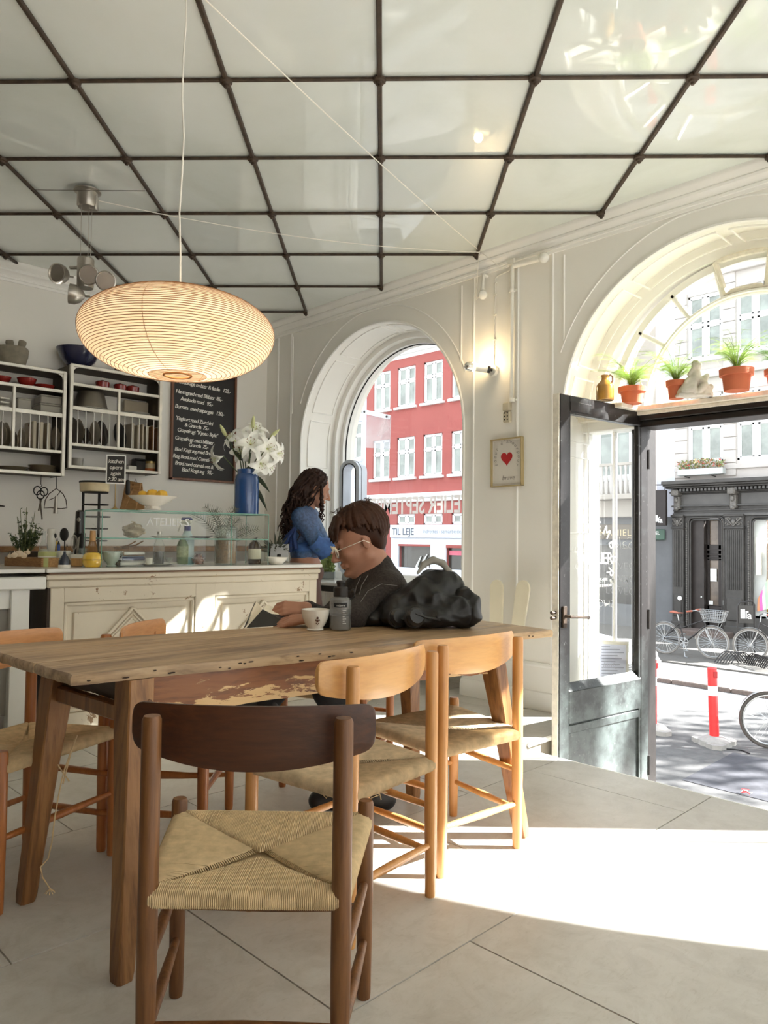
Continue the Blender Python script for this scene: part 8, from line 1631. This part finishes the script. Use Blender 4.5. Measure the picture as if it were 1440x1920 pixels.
M_nalg = thin_glass('smoky_plastic', (.82, .82, .83), 1., .08, .34); P_ = ontable(638, 1179)
t, s = lathe_at('water_bottle', 'grey translucent water bottle with a black cap, half full, on the table', 'bottle', 638, 1180.5, [(17, 0), (19, 1), (20, 3), (20, 51), (18.5, 57), (13, 61), (12, 63)], M_nalg, z=TT+.001, n=28, parts=(('water', [(0, 2), (18, 2.2), (19, 4), (19, 27), (0, 27)], mat('dark_water', (66, 64, 64), .1)), ('cap', [(13.4, 62), (13.6, 63), (13.6, 78), (12, 80), (0, 80)], M_blk), ('lid_top', [(7, 80), (7.4, 84), (9, 88), (8, 91), (0, 91)], M_blk)))
cc = (CAM-t.location); cc.z = 0; cc.normalize(); ca = math.atan2(cc.y, cc.x)
def wrap(x, y, z): a = ca+(x/(20.2*s)); r_ = 20.3*s+z; return (r_*math.cos(a), r_*math.sin(a), y+47*s)
pm_ = MB(); pv = [wrap(-13*s+26*s*i/12, -4.2*s+8.4*s*j, -.0004) for j in (0, 1) for i in range(13)]; pm_.add(pv, [(i, i+1, 14+i, 13+i) for i in range(12)]); pm_.build('label_patch', M_seal, t)
me = text_mesh('label_lettering', 'nalgene', 5.6*s, M_white_let, extrude=.0002, shear=.25, align='CENTER', curve=lambda x, y, z: wrap(x, y-2*s, .0004)); link('label_lettering', me, t)
tk = MB()
for k in range(7): tk.add([wrap(x*s, (-9-4*k)*s, .0003) for x in (4, 4+(4 if k % 2 else 7))]+[wrap(x*s, (-9.8-4*k)*s, .0003) for x in (4+(4 if k % 2 else 7), 4)], [(0, 1, 2, 3)])
tk.build('scale_marks', M_stl, t, smooth=False, kind='stuff'); lp = MB(); lp.tube([Vector((r0.x*13*s, r0.y*13*s, 70*s)), Vector((r0.x*24*s, r0.y*24*s, 76*s)), Vector((r0.x*27*s, r0.y*27*s, 62*s)), Vector((r0.x*16*s, r0.y*16*s, 56*s))], 1.5*s, 6); lp.build('cap_strap', M_blk, t)
t, s = lathe_at('metal_dish', 'small dark metal dish right of the water bottle', 'dish', 670, 1168, [(9, 0), (12, 1), (15, 3), (14, 3.4), (10, 1.6), (0, 1.4)], mat('dark_metal', (64, 62, 60), .25, .7), z=TT+.001); m = MB(); m.tube([(-6*s, 0, 2*s), (0, 4*s, 4.5*s), (9*s, 8*s, 6*s)], 1*s, 6); m.build('spoon', M_stl, t)
# heap of dark jacket on the table end
jc = thing('jacket', 'heaped black jacket with a pale grey lining on the right end of the table', 'jacket', W(0, 3.0), YAW); J = lambda px, py, f: cam3(px, py, f)-nbc
fj = Field((-.1, -.32, TT-.005), (.44, .40, 1.05), .0055); zt_ = np.array([0, 0, 0.])
for px, py, f, rx, rz, ry in ((800, 1128, 3.0, 62, 50, .12), (838, 1102, 3.02, 34, 34, .09), (856, 1140, 2.96, 36, 32, .11), (760, 1140, 3.0, 50, 36, .12), (720, 1142, 3.06, 40, 34, .09), (700, 1155, 3.0, 30, 20, .08), (875, 1153, 2.95, 18, 18, .08), (815, 1078, 3.04, 26, 14, .06), (790, 1152, 2.93, 80, 20, .11)): sc2 = f/1400; fj.ell(J(px, py, f), (rx*sc2, ry, rz*sc2), np.eye(3), .025)
def crease(V): n_ = noise3(V*np.array([1.2, .6, .9]), 38, 9); n2 = noise3(V*np.array([.7, 1, 1.3]), 75, 6); m_ = noise3(V, 150, 4); W2 = V+np.outer(-np.abs(n_)*.024-np.abs(n2)*.012+m_*.0015, (0, -.75, .65)); W2[:, 2] = np.maximum(W2[:, 2], TT+.002); return W2
fj.mesh('shell', mat('black_nylon', (22, 21, 21), .5, var=.2, scale=14), jc, 1, crease)
fj = Field((.05, -.2, .8), (.4, .3, 1.1), .005); pts = [J(*p) for p in ((783, 1075, 3.0), (795, 1058, 3.02), (812, 1050, 3.03), (830, 1056, 3.03), (842, 1072, 3.02), (848, 1092, 3.0))]; fj.chain(pts, [.006, .012, .014, .013, .012, .008], .01); fj.mesh('lining', mat('grey_lining', (150, 147, 140), .85, var=.12, scale=20), jc, 1)
fj = Field((.1, -.3, TT), (.46, .3, 1.0), .005); fj.chain([J(*p) for p in ((846, 1095, 2.98), (866, 1112, 2.95), (886, 1128, 2.93), (890, 1150, 2.9), (884, 1160, 2.89))], [.02, .03, .03, .028, .02], .02); fj.mesh('sleeve', MATS['black_nylon'], jc, 1, crease)
hpn = thing('headphones', 'black over-ear headphones lying in front of the jacket on the table', 'headphones', W(0, 2.8), YAW); hc3 = np.array([0, 2.8, 0]); K = lambda px, py, f: Vector(cam3(px, py, f)-hc3)
M_hp = mat('black_plastic', (30, 29, 29), .35, var=.1)
for px, py, f, rx in ((779, 1157, 2.80, .036), (747, 1158, 2.86, .034)):
    m = MB(); c = K(px, py, f); c.z = max(c.z, TT+.036); M = Matrix.Translation(c) @ Matrix.Rotation(R(70), 4, 'X') @ Matrix.Rotation(R(20), 4, 'Y'); m.M = M; m.lathe([(0, -.014), (rx*.8, -.014), (rx, -.006), (rx*1.02, .006), (rx*.75, .016), (0, .016)], 20); co = m.build('ear_cup', M_hp, hpn); m = MB(); m.M = M; m.tube([(rx*.85*math.cos(a), rx*.85*math.sin(a), -.018) for a in [2*PI*k/20 for k in range(20)]], .009, 8, closed=True); m.build('cushion', M_blk, co)
m = MB(); hb = [K(779, 1150, 2.79), K(800, 1158, 2.80), K(822, 1161, 2.84), K(815, 1157, 2.95), K(780, 1150, 2.98), K(750, 1148, 2.94), K(743, 1150, 2.88)]
for p in hb: p.z = max(p.z, TT+.02)
m.tube(hb, [.007, .011, .012, .012, .012, .010, .007], 10, flat=.5); m.build('headband', M_hp, hpn)
# ================================================================ ledge above the door
M_terra = mat('terracotta', (196, 108, 74), .8, var=.1, scale=9, bump=.05); M_soil = mat('soil', (70, 52, 38), .95, var=.3, scale=40); M_fern = translucent('fern_green', (168, 192, 104), .5, .2); M_fernd = translucent('fern_deep_green', (96, 128, 62), .5, .25)
def fern(label, px, py, yd, rim, base_, hgt, spread_, n, seed, fm=None, xoff=0, big=1.):
    P = onz(px, py, TZ); s = (P-CAM).dot(f0)/FPX; t = thing('potted_fern', label, 'plant', P, YAW, 'ferns on the ledge above the door'); rn = random.Random(seed)
    m = MB(); m.lathe([(base_*s, 0), ((base_*.3+rim*.62)*s, hgt*.68*s), (rim*s, hgt*.69*s), (rim*1.02*s, hgt*s), (rim*.92*s, hgt*s), (rim*.85*s, hgt*.7*s), (base_*.9*s, 2*s)], 26); m.build('pot', M_terra, t); m = MB(); m.lathe([(rim*.86*s, hgt*.9*s), (0, hgt*.93*s)], 16, cap=False); m.build('soil', M_soil, t)
    for k in range(n):
        a = rn.uniform(0, 2*PI); big_ = rn.random() < .2; L = spread_*s*(rn.uniform(.5, .95) if not big_ else rn.uniform(1.0, 1.35))*big; e = Vector((math.cos(a)*L*(.75 if not big_ else 1.0), math.sin(a)*L*.5, hgt*s+L*rn.uniform(.35, .9))); b = Vector((rn.uniform(-3, 3)*s, rn.uniform(-3, 3)*s, hgt*.92*s)); c = Vector((e.x*.35, e.y*.35, hgt*s+(e.z-hgt*s)*1.15))
        pts = [b*(1-u)**2+c*2*u*(1-u)+e*u*u for u in [q/12 for q in range(13)]]; m = MB(); m.tube(pts, [.9*s*(1-.06*q)*.5 for q in range(13)], 4)
        for q in range(4, 13):
            d = (pts[q]-pts[q-1]).normalized(); sd = d.cross(Vector((0, 0, 1))).normalized(); ln = min(L*.34, 13*s)*math.sin(PI*(q-3)/11.5)+2*s
            for sg in (-1, 1):
                bd = (sd*sg*.85+d*.55+Vector((0, 0, -.12+rn.uniform(-.1, .1)))).normalized(); w_ = bd.cross(Vector((0, 0, 1))).normalized()
                for j in range(6): o = pts[q]+bd*ln*(j/6); l_ = (ln*.26*(1-j/9)+1.3*s)*rn.uniform(.8, 1.2); e1 = o+(bd*.7+w_*.8).normalized()*l_; e2 = o+(bd*.7-w_*.8+Vector((0, 0, .35))).normalized()*l_; hw_ = bd*.45*s; m.add([o-hw_*.4, e1, o+hw_*.6, e2, o+bd*ln/6], [(0, 1, 2), (0, 2, 3), (0, 2, 4)])
        m.build('frond', fm or M_fern, t, smooth=False)
fern('fern in a terracotta pot beside the amber jug, first from the left', 1185, 757, 4.40, 25, 18, 31, 58, 80, 1); fern('fern in a small terracotta pot left of the plaster figure', 1268, 748, 4.46, 18.5, 13, 34, 56, 66, 2, big=1.05); fern('fern in the largest terracotta pot, right of the plaster figure', 1381, 733, 4.42, 30, 22, 41, 66, 74, 3, big=1.1); fern('fern at the right frame edge, its pot out of view', 1462, 728, 4.40, 26, 19, 36, 66, 56, 4, M_fernd, big=1.1)
P = onz(1134, 751, TZ); s = (P-CAM).dot(f0)/FPX; jg = thing('stoneware_jug', 'amber glazed stoneware jug with a small handle at the left end of the ledge', 'jug', P, YAW); m = MB(); m.lathe([(r*s, h*s) for r, h in ((15.5, 0), (16.5, 1), (16.7, 26), (15, 30), (8, 37), (6.4, 40), (6.4, 44), (7.2, 45), (7.2, 48), (5.5, 48), (5, 42), (0, 40))], 26); m.build('body', mat('amber_glaze', (178, 128, 46), .2, var=.3, scale=7, coat=.8), jg); m = MB(); m.tube([(6*s, 0, 45*s), (10*s, 0, 49*s), (14.5*s, 0, 46*s), (15*s, 0, 38*s), (12*s, 0, 32*s)], 1.6*s, 8); m.build('handle', mat('jug_handle', (116, 84, 56), .3, coat=.6), jg)
P = onz(1302, 745, TZ); s = (P-CAM).dot(f0)/FPX*1.2; stt = thing('plaster_figure', 'weathered pale plaster figure group between two potted ferns', 'figurine', P, YAW); M_pl2_ = mat('weathered_plaster', (206, 200, 190), .8, var=.18, scale=14, bump=.15)
m = MB(); m.box(-28*s, 22*s, -12*s, 12*s, 0, 5*s, 1.2*s); m.build('plinth', M_pl2_, stt); ff = Field((-.14, -.1, .0), (.15, .1, .28), .0032)
for a, b, ra, rb in (((-16, 0, 6), (2, 0, 30), 11, 9), ((2, 0, 30), (2, 0, 46), 9, 6), ((2, -2, 50), (1, -2, 53), 7.5, 6), ((14, -3, 6), (12, -2, 22), 9, 7), ((14, -3, 28), (15, -3, 30), 5.5, 5), ((0, -4, 34), (14, -8, 20), 4, 3.5), ((0, 2, 36), (-14, -4, 24), 4, 3.2), ((-20, -5, 5), (-6, -8, 12), 5, 6), ((24, -2, 4), (18, -6, 14), 5, 4.5), ((4, -8, 8), (10, -9, 16), 5, 5), ((-18, 2, 8), (-10, 0, 26), 6, 5), ((20, 0, 8), (24, -2, 16), 6, 5), ((-4, -9, 6), (-2, -6, 24), 4, 4), ((8, 2, 20), (20, 0, 34), 5, 4), ((-8, 0, 36), (-2, -2, 44), 3, 4), ((5, 0, 44), (9, 0, 52), 4, 3)): ff.cap(np.array(a)*s, np.array(b)*s, ra*s, rb*s, .006)
ff.mesh('figures', M_pl2_, stt, 1, lambda V: V+np.outer(noise3(V, 130, 2)*.0028, (.3, -.8, .3)))
P = ony(1233, 768, 4.50); P.z = TZ; s = (P-CAM).dot(f0)/FPX; wcd = MB(); wcd.box(-.006, .0, -.0, .075, 0, .2, .001); solo('white_card', wcd, mat('white_card', (244, 244, 242), .6, var=.02), 'white upright card standing on the ledge by the first fern', 'card', P, R(-50))
